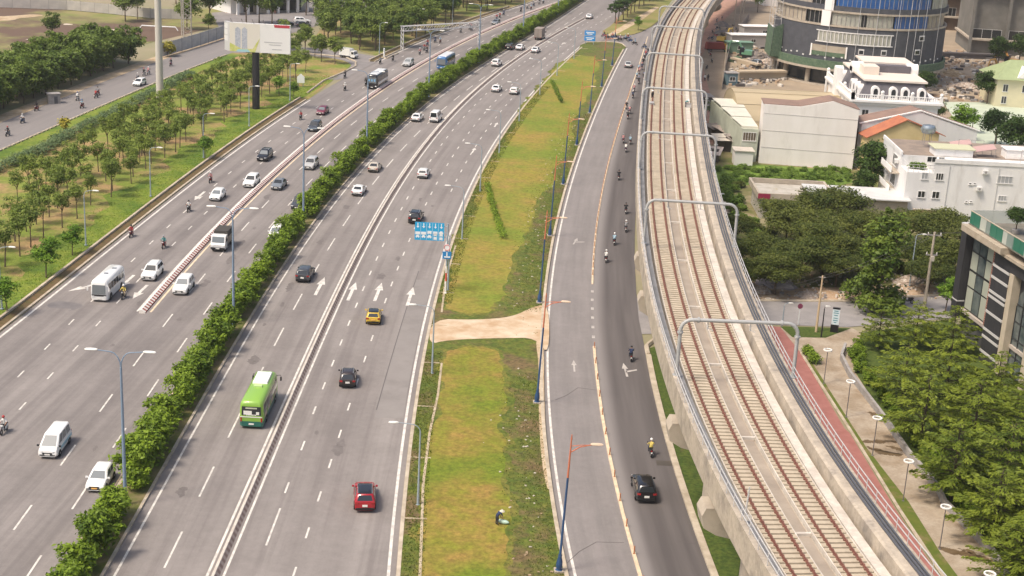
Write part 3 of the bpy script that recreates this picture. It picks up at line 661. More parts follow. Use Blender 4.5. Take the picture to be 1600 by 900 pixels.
YB = (MB().tube([(0, 0, -.1), (0, 0, 1.2)], .06, 5).mesh('trunk', BARK), leafmesh('crown', [(0, 0, 1.8, 1.2, 1.2, .9), (.8, .3, 1.2, .7, .7, .8)], 500, .24, L_YEL, .2, seed=9))
plant('y', YB, G(262, 88), 'yellow leaved banana like plant in front of the pale fence by the tall mast', 'plant', None, 1.3, name='plant')
plant('y', YB, G(102, 205), 'small yellow leaved plant on the verge of the far left road', 'plant', None, .9, name='plant')
# second island
IT = [tree_proto('crown', 'isl', L_DARK, 5.2, 3.0, 2.6, 1500, .26, .16, 7, 9, 51 + i, .5, kind='flat', clump=.36) for i in range(2)]
for x, y in ((961, 37), (966, 34), (974, 32), (980, 28), (985, 22), (991, 20), (998, 14), (1006, 9), (972, 24), (1015, 2), (985, 10), (1000, 2)):
    plant('i', IT[rnd.randrange(2)], G(x, y), 'dark flat topped tree on the far island where the roads divide', 'tree', 'dark trees on the far island', rnd.uniform(.8, 1.05))
plant('i', RB[0], G(997, 48), 'small round dark tree alone in the grass of the far island', 'tree', None, .9)
# right side: spreading feathery trees
MP = [tree_proto('crown', 'mim', L_MIM, 2.6, 5.2, 4.6, 13000, .155, .2, 10, 34, 61 + i, .5, kind='flat', clump=.32, spread=3.6) for i in range(3)]
for (x, y), lb, s in (((1232, 335), 'spreading feathery tree hiding the front of the low grey house', 1.0), ((1300, 318), 'broadest feathery tree in front of the white roofed shed', 1.15), ((1352, 350), 'feathery tree between the white roofed shed and the conical tree', .95), ((1190, 385), 'feathery tree nearest the railway viaduct behind the tarpaulins', .85), ((1255, 395), 'feathery tree low in the middle of the scrub', .95), ((1310, 410), 'dark feathery tree just left of the conical tree', .75), ((1475, 350), 'spreading tree in front of the white apartment block beside the power pole', 1.05), ((1455, 395), 'lower spreading tree behind the concrete power pole', .9), ((1500, 400), 'spreading tree between the power pole and the dark building', .85), ((1150, 350), 'small feathery tree right of the viaduct portal leg', .65), ((1262, 350), 'feathery tree overlapping the left half of the white sheet roof', 1.05), ((1215, 415), 'feathery tree straight behind the tarpaulin heap', .85), ((1290, 375), 'feathery tree in the heart of the tree mass', 1.05), ((1345, 395), 'feathery tree touching the left side of the conical tree', .8), ((1400, 385), 'feathery tree behind the right side of the conical tree', .75), ((1170, 420), 'low feathery tree nearest the viaduct above the street', .65), ((1425, 345), 'feathery tree before the left corner of the apartment block', .8), ((1455, 420), 'low feathery tree beside the foot of the power pole', .7)):
    plant('m', MP[rnd.randrange(3)], G(x, y, 4.6 * s).to_2d(), lb, 'tree', None, s)
CP = tree_proto('crown', 'cone', leafmat('cone_leaf', (.045, .095, .014), (.19, .25, .035)), 3.2, 3.3, 9.5, 6000, .22, .2, 5, 40, 65, .35, kind='cone', clump=.36, bark=BARK)
plant('c', CP, G(1366, 484), 'tall conical dark green tree at the side street kerb', 'tree', None, 1.28)
DP = [tree_proto('crown', 'dark', L_DARK, 3.2, 3.6, 5.0, 4200, .24, .18, 8, 18, 81 + i, .35, clump=.42) for i in range(2)]
for (x, y, z), lb, s in (((1368, 262, 5), 'dark tree filling the gap between the white warehouse and the apartment block', 1.15), ((1352, 290, 3), 'dark ivy covered tree below the gap beside the white warehouse', .7), ((1560, 190, 5), 'dark layered round tree on the green court at the right', 1.0), ((1596, 215, 5), 'dark tree cut by the right edge beside the green court', 1.2), ((1546, 135, 4), 'dark weeping tree beside the pale yellow house', 1.0), ((1562, 82, 4), 'round tree in front of the raw concrete tower', 1.0), ((1595, 78, 4), 'tree at the right edge in front of the raw concrete tower', 1.1), ((1448, 130, 3), 'dark shrubby tree behind the white mansion', .8), ((1465, 165, 4), 'brownish tree at the right corner of the white mansion', .7), ((1355, 168, 6), 'low dark shrub tree in front of the white mansion', .6)):
    p = G(x, y, z)
    plant('d', DP[rnd.randrange(2)], (p.x, p.y, 0), lb, 'tree', None, s)
for (x, y), lb, s in (((1500, 195), 'bright green tree between the brown roofed house and the green court', 1.6), ((1522, 185), 'smaller bright green tree beside the larger one near the green court', 1.1), ((1482, 452), 'small bare stemmed tree at the corner of the dark building', 1.0), ((1185, 5), 'green tree beside the viaduct in the far distance', 1.5)):
    plant('d', RB[rnd.randrange(2)], G(x, y, 3 if y < 400 else 3).to_2d(), lb, 'tree', None, s)
# palms
def palm_mesh(n, L, seed):
    g = random.Random(seed); b = MB()
    for i in range(n):
        a = 6.283 * i / n + g.uniform(-.2, .2); e = g.uniform(.15, 1.1); pts = []
        for t in (0, .25, .5, .75, 1):
            r = L * t * math.cos(e * (1 - .3 * t)); z = L * (t * math.sin(e) - .75 * t * t * (1.15 - e * .5)); pts.append(Vector((r * math.cos(a), r * math.sin(a), z)))
        sd = Vector((-math.sin(a), math.cos(a), 0))
        for j in range(4):
            w0, w1 = (.1, .45, .5, .35, .05)[j] * L * .22, (.1, .45, .5, .35, .05)[j + 1] * L * .22
            for s in (1, -1):
                dz = Vector((0, 0, -.35))
                b.add([pts[j], pts[j + 1], pts[j + 1] + sd * s * w1 + dz * w1, pts[j] + sd * s * w0 + dz * w0], [(0, 1, 2, 3)])
    return b
def palm(loc, h, L, label, seed):
    t = thing('palm_tree', label, 'palm tree', loc)
    MB().tube([(0, 0, -.1), (.15, .1, h * .5), (.1, .2, h)], [.2, .15, .12], 7).build('trunk', BARK, t)
    palm_mesh(18, L, seed).build('crown', mat('palm_leaf', (.05, .09, .02), .5, (.11, .15, .03), 1.0), t, loc=(.1, .2, h))
palm(G(1112, 197), 3.6, 3.0, 'spiky palm between the viaduct and the barrel roofed warehouse', 2)
palm(G(478, 24), 4.0, 2.4, 'palm in front of the low white building at the top left', 3)
palm(G(492, 24), 3.4, 2.2, 'shorter palm right of the other palm at the low white building', 4)
# layered trees along the walkway
def tiered(seed, h=7.5, r=4.8, n=120):
    """flat sprays of narrow leaves fanned along whorled branches"""
    g = np.random.RandomState(seed); b = MB(); b.tube([(0, 0, -.1), (.1, 0, h * .5), (.1, .1, h)], [.17, .12, .04], 7); VS = []; TN = []
    for t in range(6):
        z = 1.9 + (h - 1.9) * t / 5.3; rr = r * (1 - .12 * abs(t - 1.0) - (.25 if t > 4 else 0)); k = 13 - t
        for i in range(k):
            a = 6.283 * i / k + t * .37 + g.uniform(-.2, .2); L = rr * g.uniform(.65, 1.1); zz = z + g.uniform(-.3, .3); dr = g.uniform(.05, .35)
            b.tube([(.1, 0, zz - .4), (L * .8 * math.cos(a), L * .8 * math.sin(a), zz)], [.045, .012], 4)
            m_ = int(n * L / r); q = np.sqrt(g.rand(m_) * .92 + .05); wd = .16 + .3 * np.sin(np.pi * np.minimum(q * 1.05, 1)); s_ = g.normal(size=m_) * wd * .75
            R_ = L * q; zc = zz + .35 * q - dr * q ** 2 * 1.6 - np.abs(s_) * .3 + g.normal(size=m_) * .06
            ca, sa = math.cos(a), math.sin(a); P = np.stack([R_ * ca - s_ * sa, R_ * sa + s_ * ca, zc], 1)
            an = a + s_ * 1.3 + g.normal(size=m_) * .45; sl = g.uniform(-.5, .15, m_)
            D = np.stack([np.cos(an), np.sin(an), sl], 1); W = np.stack([-np.sin(an), np.cos(an), g.normal(size=m_) * .5], 1); ln = (.13 + .13 * g.rand(m_))[:, None]
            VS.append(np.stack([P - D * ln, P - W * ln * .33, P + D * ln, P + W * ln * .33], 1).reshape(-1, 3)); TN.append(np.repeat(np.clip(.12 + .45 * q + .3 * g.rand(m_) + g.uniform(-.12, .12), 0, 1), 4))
    return (b.mesh('trunk', BARKD, 50), leafdata('crown', np.concatenate(VS), np.concatenate(TN), L_TIER))
TP = [tiered(91 + i) for i in range(4)]
tl = [(1362, 505, 'smaller rounded layered tree nearest the paved forecourt', .62), (1420, 498, 'bright layered tree at the back beside the side street', .72), (1478, 505, 'bright layered tree at the back against the dark building', .72),
      (1400, 570, 'layered tree overhanging the walkway wall near the forecourt', .85), (1470, 565, 'layered tree in the second row before the dark building', .9), (1545, 585, 'layered tree close under the arched windows', .85),
      (1430, 625, 'wide layered tree leaning over the walkway wall in the middle', .95), (1510, 635, 'wide yellowish layered tree in the middle of the bed', 1.0), (1585, 640, 'layered tree at the right edge below the cream columns', .9),
      (1478, 705, 'wide layered tree over the wet patch of the walkway', .95), (1560, 705, 'broad light green layered tree right of the wet patch', 1.0), (1540, 775, 'layered tree beside the third ring lamp', .9),
      (1605, 775, 'layered tree cut by the right edge in the lower bed', 1.0), (1580, 850, 'layered tree in the bottom right corner', .85), (1640, 860, 'layered tree just reaching into the bottom right corner', 1.0)]
for x, y, lb, s in tl:
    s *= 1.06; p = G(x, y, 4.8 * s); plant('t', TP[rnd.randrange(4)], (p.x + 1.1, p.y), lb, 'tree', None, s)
# low shrubs along the planter wall
for i in range(len(wp) - 2):
    for t in (.1, .4, .7):
        p = wp[i].lerp(wp[i + 1], t); n = (wp[i + 1] - wp[i]); n = Vector((n.y, -n.x, 0)).normalized() * -1
        if n.x < 0: n = -n
        p = p + n * rnd.uniform(1.2, 1.9)
        plant('s', (None, HP[rnd.randrange(6)][1]), (p.x, p.y, -.1), 'low dark shrub behind the winding planter wall', 'shrub', 'shrubs behind the planter wall', rnd.uniform(.5, .72), name='shrub', parts=('stem', 'foliage'))
# bushes in the scrub
SB = [(None, leafmesh('foliage', [(random.Random(i * 7 + j).uniform(-1.1, 1.1), random.Random(i * 9 + j + 40).uniform(-1.1, 1.1), .6, .8, .8, .7) for j in range(6)], 900, .2, (L_WEED, L_MIM)[i % 2], .3, seed=120 + i)) for i in range(4)]
for p in fill(poly([(1125, 262), (1325, 266), (1330, 282), (1300, 292), (1165, 285), (1112, 285)]), 2.3):
    plant('q', SB[rnd.choice((0, 2))], p, 'bright green weedy bush on the plot below the white warehouse', 'bush', 'weedy bushes below the white warehouse', rnd.uniform(.35, .75), name='bush', parts=('stem', 'foliage'))
for p in fill(poly([(1112, 285), (1160, 290), (1170, 340), (1200, 360), (1225, 425), (1165, 425), (1140, 360)]), 3.2) + fill(poly([(1330, 425), (1430, 400), (1480, 430), (1430, 440), (1340, 440)]), 3.5):
    plant('q', SB[rnd.randrange(4)], p, 'scrubby green bush on the waste plot right of the viaduct', 'bush', 'scrub bushes right of the viaduct', rnd.uniform(.6, 1.1), name='bush', parts=('stem', 'foliage'))
# loose weeds and grass tufts nobody could count
def tufts(name, pts, size, leaf, seed, h=.18):
    g = np.random.RandomState(seed); P = np.array(pts); n = len(P)
    a = g.rand(n) * 6.283; A = np.stack([np.cos(a), np.sin(a), np.zeros(n)], 1); s = size * (.5 + g.rand(n))[:, None]
    U = np.stack([g.normal(size=n) * .5, g.normal(size=n) * .5, np.ones(n)], 1) * s * h / .18 * 1.2
    V = np.stack([P - A * s * .5, P + A * s * .5, P + A * s * .35 + U, P - A * s * .35 + U], 1).reshape(-1, 3)
    o = link(name, leafdata(name, V, np.repeat(g.rand(n), 4), leaf)); o['kind'] = 'stuff'; return o
pts = [(cRE(y, o_), y, .16) for y, o_ in ((rnd.uniform(86, 330), rnd.uniform(1.05, 2.85)) for _ in range(17000)) if not 155 < y < 172.5]
tufts('ground_cover', pts, .075, leafmat('cover_leaf', (.06, .09, .01), (.17, .2, .03)), 1, .16)
pts = []
while len(pts) < 15000:
    y = rnd.uniform(88, 300); t = cSL(y) - .4; x = t - abs(rnd.gauss(0, 2.2))
    if x > cRE(y, 9.3) and not (150 < y < 171 and rnd.random() < .97): pts.append((x, y, .16))
tufts('weeds', pts, .07, leafmat('rough_leaf', (.06, .1, .012), (.2, .21, .04)), 2, .15)
pts = [(cA(y, o_), y, .02) for y, o_ in ((rnd.uniform(120, 330), -2.4 - abs(rnd.gauss(0, 3))) for _ in range(14000))]
tufts('weeds', pts, .08, leafmat('verge_leaf', (.1, .18, .012), (.25, .33, .03)), 3, .15)
# pale stones and scraps on the rough slope of the island
b = MB(); g_ = random.Random(5)
for _ in range(260):
    y = g_.uniform(95, 300); x = cSL(y) - 1.2 - abs(g_.gauss(1.6, 1.3)); s = g_.uniform(.06, .2)
    if not 152 < y < 171: b.box((x, y, .17), (s, s * g_.uniform(.6, 2), s * .5), g_.uniform(0, 3), g_.choice((0, 0, 1)))
b.build('stones', [mat('stone_pale', (.5, .45, .38), .9), mat('stone_tan', (.34, .25, .16), .9)])['kind'] = 'stuff'
# ------------------------------------------------------------------ viaduct
ctr = [(21.8, 86.6), (20.4, 102.8), (19.3, 120.6), (18.65, 150.3), (18.75, 156.2), (20.5, 197.3), (27.1, 268.7), (33.0, 329.2), (38.3, 371.5), (47.2, 415.7), (70, 505)]
cV = Curve(None, 5, ctr)
RUST = mat('rail_rust', (.2, .085, .062), .85, (.15, .062, .046), 3)
SLEEP = mat('sleeper_concrete', (.5, .425, .32), .8, (.4, .335, .245), .8, fine=(.35, .12))
RAILG = mat('railing_grey', (.5, .49, .48), .5)
STAINED = mat('stained_concrete', (.47, .405, .32), .85, (.36, .31, .25), .7, bump=.1, c3=(.24, .21, .18), s3=.5, p3=(.5, .72), fine=(3, .15))
vy0, vy1 = 62, 520
v = thing('railway_viaduct', 'curving concrete railway viaduct with two rusty brown tracks', 'viaduct')
b = MB(); sweep(b, cV, [(-4.45, 11.0), (-4.45, 9.9), (-2.6, 8.9), (2.6, 8.9), (5.95, 9.9), (5.95, 11.0)], vy0, vy1, 3); b.build('girder', CONC, v)
b = MB(); sweep(b, cV, [(-4.6, 9.85), (-4.6, 12.15), (-4.1, 12.15), (-4.1, 11.02), (-4.43, 11.02), (-4.46, 9.85)], vy0, vy1, 3); b.build('parapet', STAINED, v)
b = MB(); sweep(b, cV, [(4.25, 11.02), (4.3, 12.25), (4.5, 12.35), (6.1, 12.35), (6.1, 9.85), (5.96, 9.85), (5.94, 11.02)], vy0, vy1, 3); b.build('walkway', STAINED, v)
b = MB(); sweep(b, cV, [(-4.08, 11.03), (-4.08, 11.9), (-3.55, 11.9), (-3.55, 11.03)], vy0, vy1, 3); b.build('cable_trough', mat('trough_grey', (.25, .245, .24), .7, (.18, .178, .175), .6), v)
b = MB(); sweep(b, cV, [(3.2, 11.03), (3.2, 11.5), (3.95, 11.5), (3.95, 11.03)], vy0, vy1, 3); b.build('cable_trough', CONCW, v)
b = MB(); sweep(b, cV, [(-.6, 11.02), (-.6, 11.1), (.45, 11.1), (.45, 11.02)], vy0, vy1, 3); b.build('drain_channel', mat('drain_tan', (.35, .295, .235), .85, (.27, .225, .18), .6, fine=(1.2, .2)), v)
for o in (5.15, 5.42, 5.69):
    b = MB(); sweep(b, cV, [(o - .07, 12.36), (o - .07, 12.5), (o + .07, 12.5), (o + .07, 12.36)], vy0, vy1, 3); b.build('cable', mat('cable_dark', (.09, .095, .11), .5), v)
sm = MB(); sm.box((0, 0, 11.33), (2.28, .46, .2)); sm.box((-1.0, .03, 11.36), (.36, .5, .2)); sm.box((1.0, -.03, 11.36), (.36, .5, .2))
for x in (-.72, .72):
    sm.box((x, 0, 11.47), (.3, .18, .08), 0, 1)
sme = sm.mesh('sleeper', [SLEEP, RUST])
slots = []
for side in (-1.86, 1.86):
    b = MB(); sweep(b, cV, [(side - 1.28, 11.01), (side - 1.28, 11.42), (side - 1.17, 11.42), (side - 1.15, 11.2), (side + 1.15, 11.2), (side + 1.17, 11.42), (side + 1.28, 11.42), (side + 1.28, 11.01)], vy0, vy1, 3)
    b.build('track_slab', CONCW, v)
    for g in (-.7175, .7175):
        o = side + g
        b = MB(); sweep(b, cV, [(o - .075, 11.43), (o - .075, 11.47), (o - .038, 11.49), (o - .038, 11.6), (o + .038, 11.6), (o + .038, 11.49), (o + .075, 11.47), (o + .075, 11.43)], vy0, vy1, 3); b.build('rail', RUST, v)
    y = 84.0
    while y < vy1 - 2:
        k = cV.sl(y); q = 1 / math.sqrt(1 + k * k); slots.append((y, side, cV(y) + side * q, y - side * k * q, cV.ang(y))); y += .7 * q
slots.sort()
for y, s, x, yy, a in slots[:96]: link('sleeper', sme, v, (x, yy, 0), a)
b = MB()
for y, s, x, yy, a in slots[96:]:
    c, sn = math.cos(a), math.sin(a); o = len(b.v)
    for p in sme.vertices: b.v.append((x + p.co.x * c - p.co.y * sn, yy + p.co.x * sn + p.co.y * c, p.co.z))
    for p in sme.polygons: b.f.append([i + o for i in p.vertices]); b.m.append(p.material_index)
b.build('sleeper', [SLEEP, RUST], v)['kind'] = 'stuff'
def railing(f, o, z, h, y0, y1, st, r=.03):
    b = MB(); y = y0
    while y < y1:
        k = f.sl(y); q = 1 / math.sqrt(1 + k * k); x, yy = f(y) + o * q, y - o * k * q
        b.tube([(x, yy, z), (x, yy, z + h)], r, 4); y += st
    for t in (1, .55):
        sweep(b, f, [(o - r, z + h * t - r), (o - r, z + h * t + r), (o + r, z + h * t + r), (o + r, z + h * t - r)], y0, y1, 3)
    return b
railing(cV, -4.45, 12.15, 1.0, 66, 500, 2.1).build('railing', RAILG, v); railing(cV, 5.95, 12.35, 1.05, 66, 500, 2.1).build('railing', RAILG, v)
# noise of the deck joints and small fittings
b = MB(); y = 93.0
while y < 480:
    MB().box((0, 0, 11.2), (1.3, .25, .25)).build('drain_cover', CONCW, v, None, (cV(y), y, 0), cV.ang(y)); y += 16.5
# portals over the tracks
POR = mat('portal_paint', (.36, .365, .36), .5, spec=.5)
tops = [(1065, 498), (1009, 312), (998, 206), (1008, 137), (1018, 83), (1026, 41), (1034, 10)]
for i, (x, y) in enumerate(tops):
    yy = G(x, y, 17.3).y; k = cV.sl(yy); a = cV.ang(yy)
    t = thing('catenary_portal', ORD[i] + ' of the grey pipe portals arching over the railway tracks', 'portal', (cV(yy), yy, 12.1), a, 'pipe portals over the railway tracks')
    b = MB(); L, Rr, h = -4.25, 6.0, 5.2
    for s, x0 in ((1, L), (-1, Rr)):
        b = MB(); b.tube([(x0, 0, .25 if s < 0 else .05), (x0, 0, h - 1.1)], .17, 10); b.lathe([(.27, h - 1.25), (.27, h - 1.1)], (x0, 0, 0), 10); b.lathe([(.36, .02), (.36, .1)], (x0, 0, .25 if s < 0 else .0), 10)
        b.build('leg', POR, t, 40)
    b = MB(); pts = [(L, 0, h - 1.1)] + [(L + 1.0 - 1.0 * math.cos(q), 0, h - 1.0 + 1.0 * math.sin(q)) for q in (.3, .65, 1.0, 1.3, 1.571)] + [(Rr - 1.0 + 1.0 * math.cos(q), 0, h - 1.0 + 1.0 * math.sin(q)) for q in (1.571, 1.3, 1.0, .65, .3)] + [(Rr, 0, h - 1.1)]
    b.tube(pts, .17, 10)
    for q in (L + 1.5, Rr - 1.5): b.lathe([(.26, -.08), (.26, .08)], (q, 0, h), 10, axis='x')
    b.build('beam', POR, t, 40)
    for q in (-1.9, 1.8):
        b = MB(); b.tube([(q, 0, h - .2), (q, 0, h - .75)], .05, 6); b.tube([(q, 0, h - .7), (q + .5, 0, h - .95)], .03, 5); b.lathe([(.07, h - .8), (.07, h - .6)], (q, 0, 0), 8); b.build('wire_hanger', RAILG, t)
for i, (x, y, h) in enumerate(((1163, 812, 2.6), (1113, 690, .9), (1136, 745, .9))):
    if i: continue
    p = G(x, y, 12.2); t = thing('signal_post', 'thin leaning grey post with a white disc on the near viaduct parapet', 'post', (p.x, p.y, 12.1))
    MB().tube([(0, 0, 0), (.12, 0, h)], .06, 6).build('post', RAILG, t); MB().lathe([(.24, -.03), (.24, .03)], (.25, -.1, .3), 12, axis='y').build('disc', PAINT, t)
# piers
for i, (yy, lb) in enumerate(((102.6, 'viaduct pier with its rounded head showing lowest in the picture'), (118.6, 'viaduct pier with its white head showing beside the dark grass strip'), (153.6, 'viaduct pier with its head over the service road above the motorbike'), (169, 'viaduct pier with its tan head beside the side street underpass'), (197, 'pier under the viaduct beside the scrub plot'), (232, 'pier under the viaduct beside the shacks'), (272, 'pier under the viaduct beside the palm'), (312, 'pier under the viaduct beside the red path'), (352, 'pier under the viaduct beside the yellow truck'), (392, 'pier under the viaduct beside the parked scooters'), (432, 'farthest pier seen under the viaduct at the top'))):
    t = thing('viaduct_pier', lb, 'pier', (cV(yy), yy, 0), cV.ang(yy), 'piers of the railway viaduct')
    b = MB(); b.lathe([(1.5, 0), (1.35, .4), (1.3, 5.6), (1.6, 6.6)], n=18); b.build('column', CONC, t, 40)
    b = MB(); e_ = 5.0 if i < 3 else (4.9 if i == 3 else 3.6); c2 = [(-e_ + .3, 8.85), (-e_, 8.2), (-e_ + .2, 7.2), (-e_ + 1.2, 6.6), (-1.4, 6.0), (1.4, 6.0), (4.6, 6.9), (5.6, 7.5), (5.9, 8.2), (5.6, 8.85)]
    n = len(c2); w = 1.05
    b.add([(x, -w, z) for x, z in c2] + [(x, w, z) for x, z in c2], [tuple(range(n))[::-1], tuple(range(n, 2 * n))] + [(j, (j + 1) % n, n + (j + 1) % n, n + j) for j in range(n)])
    b.build('pier_head', CONC, t)
# ------------------------------------------------------------------ street lamps
BLUEG = mat('lamp_blue_grey', (.2, .27, .36), .5, spec=.5)
LGREY = mat('lamp_grey', (.3, .36, .4), .5, spec=.5)
HEAD = mat('lamp_head', (.82, .81, .76), .4)
DKB = mat('lamp_deep_blue', (.025, .07, .17), .45, spec=.5)
ORG = mat('lamp_orange', (.55, .17, .09), .5)
def head_mb(b, x, y, z, ang, L=.95, w=.3):
    c, s = math.cos(ang), math.sin(ang); o = len(b.v); ring = []
    for t, ww, hh in ((0, .45, .6), (.15, .85, 1), (.6, 1, 1), (.9, .8, .8), (1, .4, .4)):
        for q, k in ((-1, 0), (-.7, 1), (.7, 1), (1, 0), (.7, -.7), (-.7, -.7)):
            px, py, pz = t * L, q * w / 2 * ww, k * .09 * hh; ring.append((x + px * c - py * s, y + px * s + py * c, z + pz))
    b.add(ring, [(i * 6 + j, i * 6 + (j + 1) % 6, (i + 1) * 6 + (j + 1) % 6, (i + 1) * 6 + j) for i in range(4) for j in range(6)] + [tuple(range(6))[::-1], tuple(range(24, 30))])
def arc_arm(b, sx, z0, L, r=.05, rise=1.4):
    pts = [(0, 0, z0)] + [(sx * (L * .42) * (1 - math.cos(t)), 0, z0 + rise * math.sin(t)) for t in (.4, .8, 1.2, 1.5)] + [(sx * L, 0, z0 + rise + .12)]
    b.tube(pts, [r * 1.2, r * 1.1, r, r, r, r * .9], 6)
# double lamps in the hedge
H2 = 14.0; P1 = MB(); P1.lathe([(.3, 0), (.3, .06), (.2, .1), (.16, .5), (.14, 6), (.095, H2 - 1.4)], n=12)
pm = P1.mesh('pole', BLUEG, 40); AM = []; HM = []
for s in (-1, 1):
    b = MB(); arc_arm(b, s, H2 - 1.45, 2.0); AM.append(b.mesh('arm', BLUEG, 50)); b = MB(); head_mb(b, s * 1.9, 0, H2 + .08, 0 if s > 0 else math.pi, 1.05, .34); HM.append(b.mesh('lamp_head', HEAD, 50))
ys = lampY + [lampY[-1] + 48, lampY[-1] + 97, lampY[-1] + 147]
for i, y in enumerate(ys):
    t = thing('street_lamp', ORD[i] + ' of the tall blue grey double armed lamps in the median hedge', 'street lamp', (cHL(y, -2.25), y, .18), cHL.ang(y) * .4, 'double armed lamps in the hedge')
    link('pole', pm, t)
    for j in (0, 1): a = link('arm', AM[j], t); link('lamp_head', HM[j], a)
def single(key, label, cat_, positions, h, arm, polem, headm, rz=None, group=None, rise=.7, red=0, kind=0):
    b = MB(); b.lathe([(.22, 0), (.22, .05), (.12, .08), (.09, h * .4), (.06, h)], n=8); pole = b.mesh('pole', polem, 40)
    b = MB(); arc_arm(b, 1, h - .05, arm, .04, rise); am = b.mesh('arm', polem, 50)
    b = MB(); head_mb(b, arm - .1, 0, h + rise + .05, 0, .85, .28); hm = b.mesh('lamp_head', headm, 50)
    for i, (x, y, r) in enumerate(positions):
        t = thing('street_lamp', label % ORD[i], 'street lamp', (x, y, .1), r, group); link('pole', pole, t); a = link('arm', am, t); link('lamp_head', hm, a)
yl = [G(*p).y for p in ((640, 790), (676, 585), (697, 455), (722, 375), (748, 300), (775, 240), (797, 190), (824, 148), (850, 118))] + [372]
single('b', '%s of the slim grey lamps along the left island kerb', 'lamp', [(cRE(y, 2.0), y, math.pi + cRE.ang(y)) for y in yl], 7.0, 2.0, LGREY, HEAD, group='slim grey lamps along the island')
yl = [G(151, 385).y + 27.2 * i for i in (-1, 0, 1, 2, 3, 4)] + [365, 395, 425]
single('c', '%s of the slim grey lamps on the green verge at the left', 'lamp', [(cA(y, -3.6), y, cA.ang(y)) for y in yl], 6.9, 1.3, LGREY, HEAD, group='slim grey lamps on the left verge')
# red and blue lamps along the service road
h = 11.2
b = MB(); b.lathe([(.34, 0), (.34, .12), (.2, .2), (.27, .5), (.24, .9), (.14, 1.3), (.16, 1.45), (.1, 1.6), (.085, h * .74)], n=12); pa = b.mesh('pole', DKB, 50)
b = MB(); b.lathe([(.085, h * .74), (.06, h), (.045, h + .35), (.08, h + .38), (.03, h + .8)], n=10); pb = b.mesh('pole_top', ORG, 50)
b = MB(); b.tube([(0, 0, h - .75), (.7, 0, h - .25), (1.5, 0, h - .05), (1.9, 0, h)], .045, 6); b.tube([(0, 0, h - .2), (.8, 0, h - .08), (1.5, 0, h - .05)], .03, 5); pc = b.mesh('arm', ORG, 50)
b = MB(); head_mb(b, 1.55, 0, h + .02, 0, 1.0, .36); pd = b.mesh('lamp_head', mat('lamp_head_cream', (.66, .5, .36), .5), 50)
pl = MB().box((0, 0, .06), (.75, .75, .16)).mesh('plinth', CONC)
yl = [G(*p).y for p in ((868, 895), (849, 632), (843, 475), (858, 370), (885, 290))] + [269, 301, 333, 364]
for i, y in enumerate(yl):
    t = thing('street_lamp', ORD[i] + ' of the dark blue orange topped lamps beside the service road', 'street lamp', (cSL(y, -.75), y, .16), cSL.ang(y), 'blue and orange lamps along the service road')
    t.rotation_euler = (0, R(1.6), cSL.ang(y))
    link('plinth', pl, t); link('pole', pa, t); a = link('pole_top', pb, t); ar = link('arm', pc, t); link('lamp_head', pd, ar)
# ring lamps on the walkway
b = MB(); b.lathe([(.12, 0), (.12, .05), (.05, .08), (.045, 3.95)], n=8); rp_ = b.mesh('pole', mat('ring_lamp_pole', (.16, .15, .15), .5), 40)
b = MB(); b.tube([(.42 * math.cos(a), .42 * math.sin(a), 4.0) for a in [6.2832 * i / 20 for i in range(21)]], .085, 6); b.tube([(-.4, 0, 3.97), (.4, 0, 3.97)], .02, 4); rr_ = b.mesh('ring_light', HEAD, 60)
pts = [(1535, 968), (1468, 858), (1411, 783), (1363, 712), (1322, 652), (1287, 600)]
for i, p in enumerate(pts):
    q = G(*p); t = thing('garden_lamp', ORD[i] + ' of the ring topped lamps along the tan walkway', 'lamp', q, 0, 'ring topped lamps along the walkway'); link('pole', rp_, t); link('ring_light', rr_, t)
# poles on the side street
p = G(1443, 487); t = thing('utility_pole', 'stout concrete power pole with cross arms beside the dark building', 'utility pole', p)
MB().lathe([(.24, -.1), (.22, 3), (.15, 10.6)], n=10).build('pole', CONC, t, 40)
for z, w in ((10.2, 1.9), (7.6, 1.5)):
    a = MB().box((0, 0, z), (w, .12, .14)).build('cross_arm', CONCG, t)
    for x in (-.42, 0, .42): MB().lathe([(.05, 0), (.07, .08), (.05, .16), (.07, .22), (.02, .3)], (x * w, 0, z + .07), 8).build('insulator', mat('porcelain', (.75, .72, .68), .3), a)
MB().box((.1, -.25, 7.2), (.4, .35, .6)).build('switch_box', CONCW, t)
p = G(1275, 519); t = thing('utility_pole', 'plain tan pole at the kerb left of the small sign totem', 'utility pole', p); MB().lathe([(.16, -.1), (.1, 7.2)], n=8).build('pole', mat('tan_pole', (.55, .42, .27), .8), t, 40); MB().box((0, 0, 7.0), (.7, .1, .1)).build('cross_arm', CONCG, t)
def hooklamp(x, y, h, arm, label, rz=0, m_=LGREY):
    p = G(x, y); t = thing('street_lamp', label, 'lamp', p, rz); MB().lathe([(.1, 0), (.06, h)], n=7).build('pole', m_, t, 40)
    b = MB(); arc_arm(b, 1, h - .03, arm, .035, .3); b.build('arm', m_, t, 50); b = MB(); head_mb(b, arm - .05, 0, h + .33, 0, .6, .2); b.build('lamp_head', HEAD, t, 50)
hooklamp(1421, 447, 7.0, .8, 'slim grey lamp standing left of the stout power pole')
hooklamp(1222, 510, 2.7, .5, 'short hook shaped lamp beside the viaduct and the red path')
hooklamp(1283, 527, 3.6, .1, 'thin black post lamp left of the sign totem', 0, mat('black_metal', (.02, .02, .022), .5))
hooklamp(1556, 225, 6.5, .9, 'tall curved lamp on the green court at the right', math.pi, CONCG)
hooklamp(1116, 345, 4, .6, 'small curved lamp beside the viaduct by the scrub')
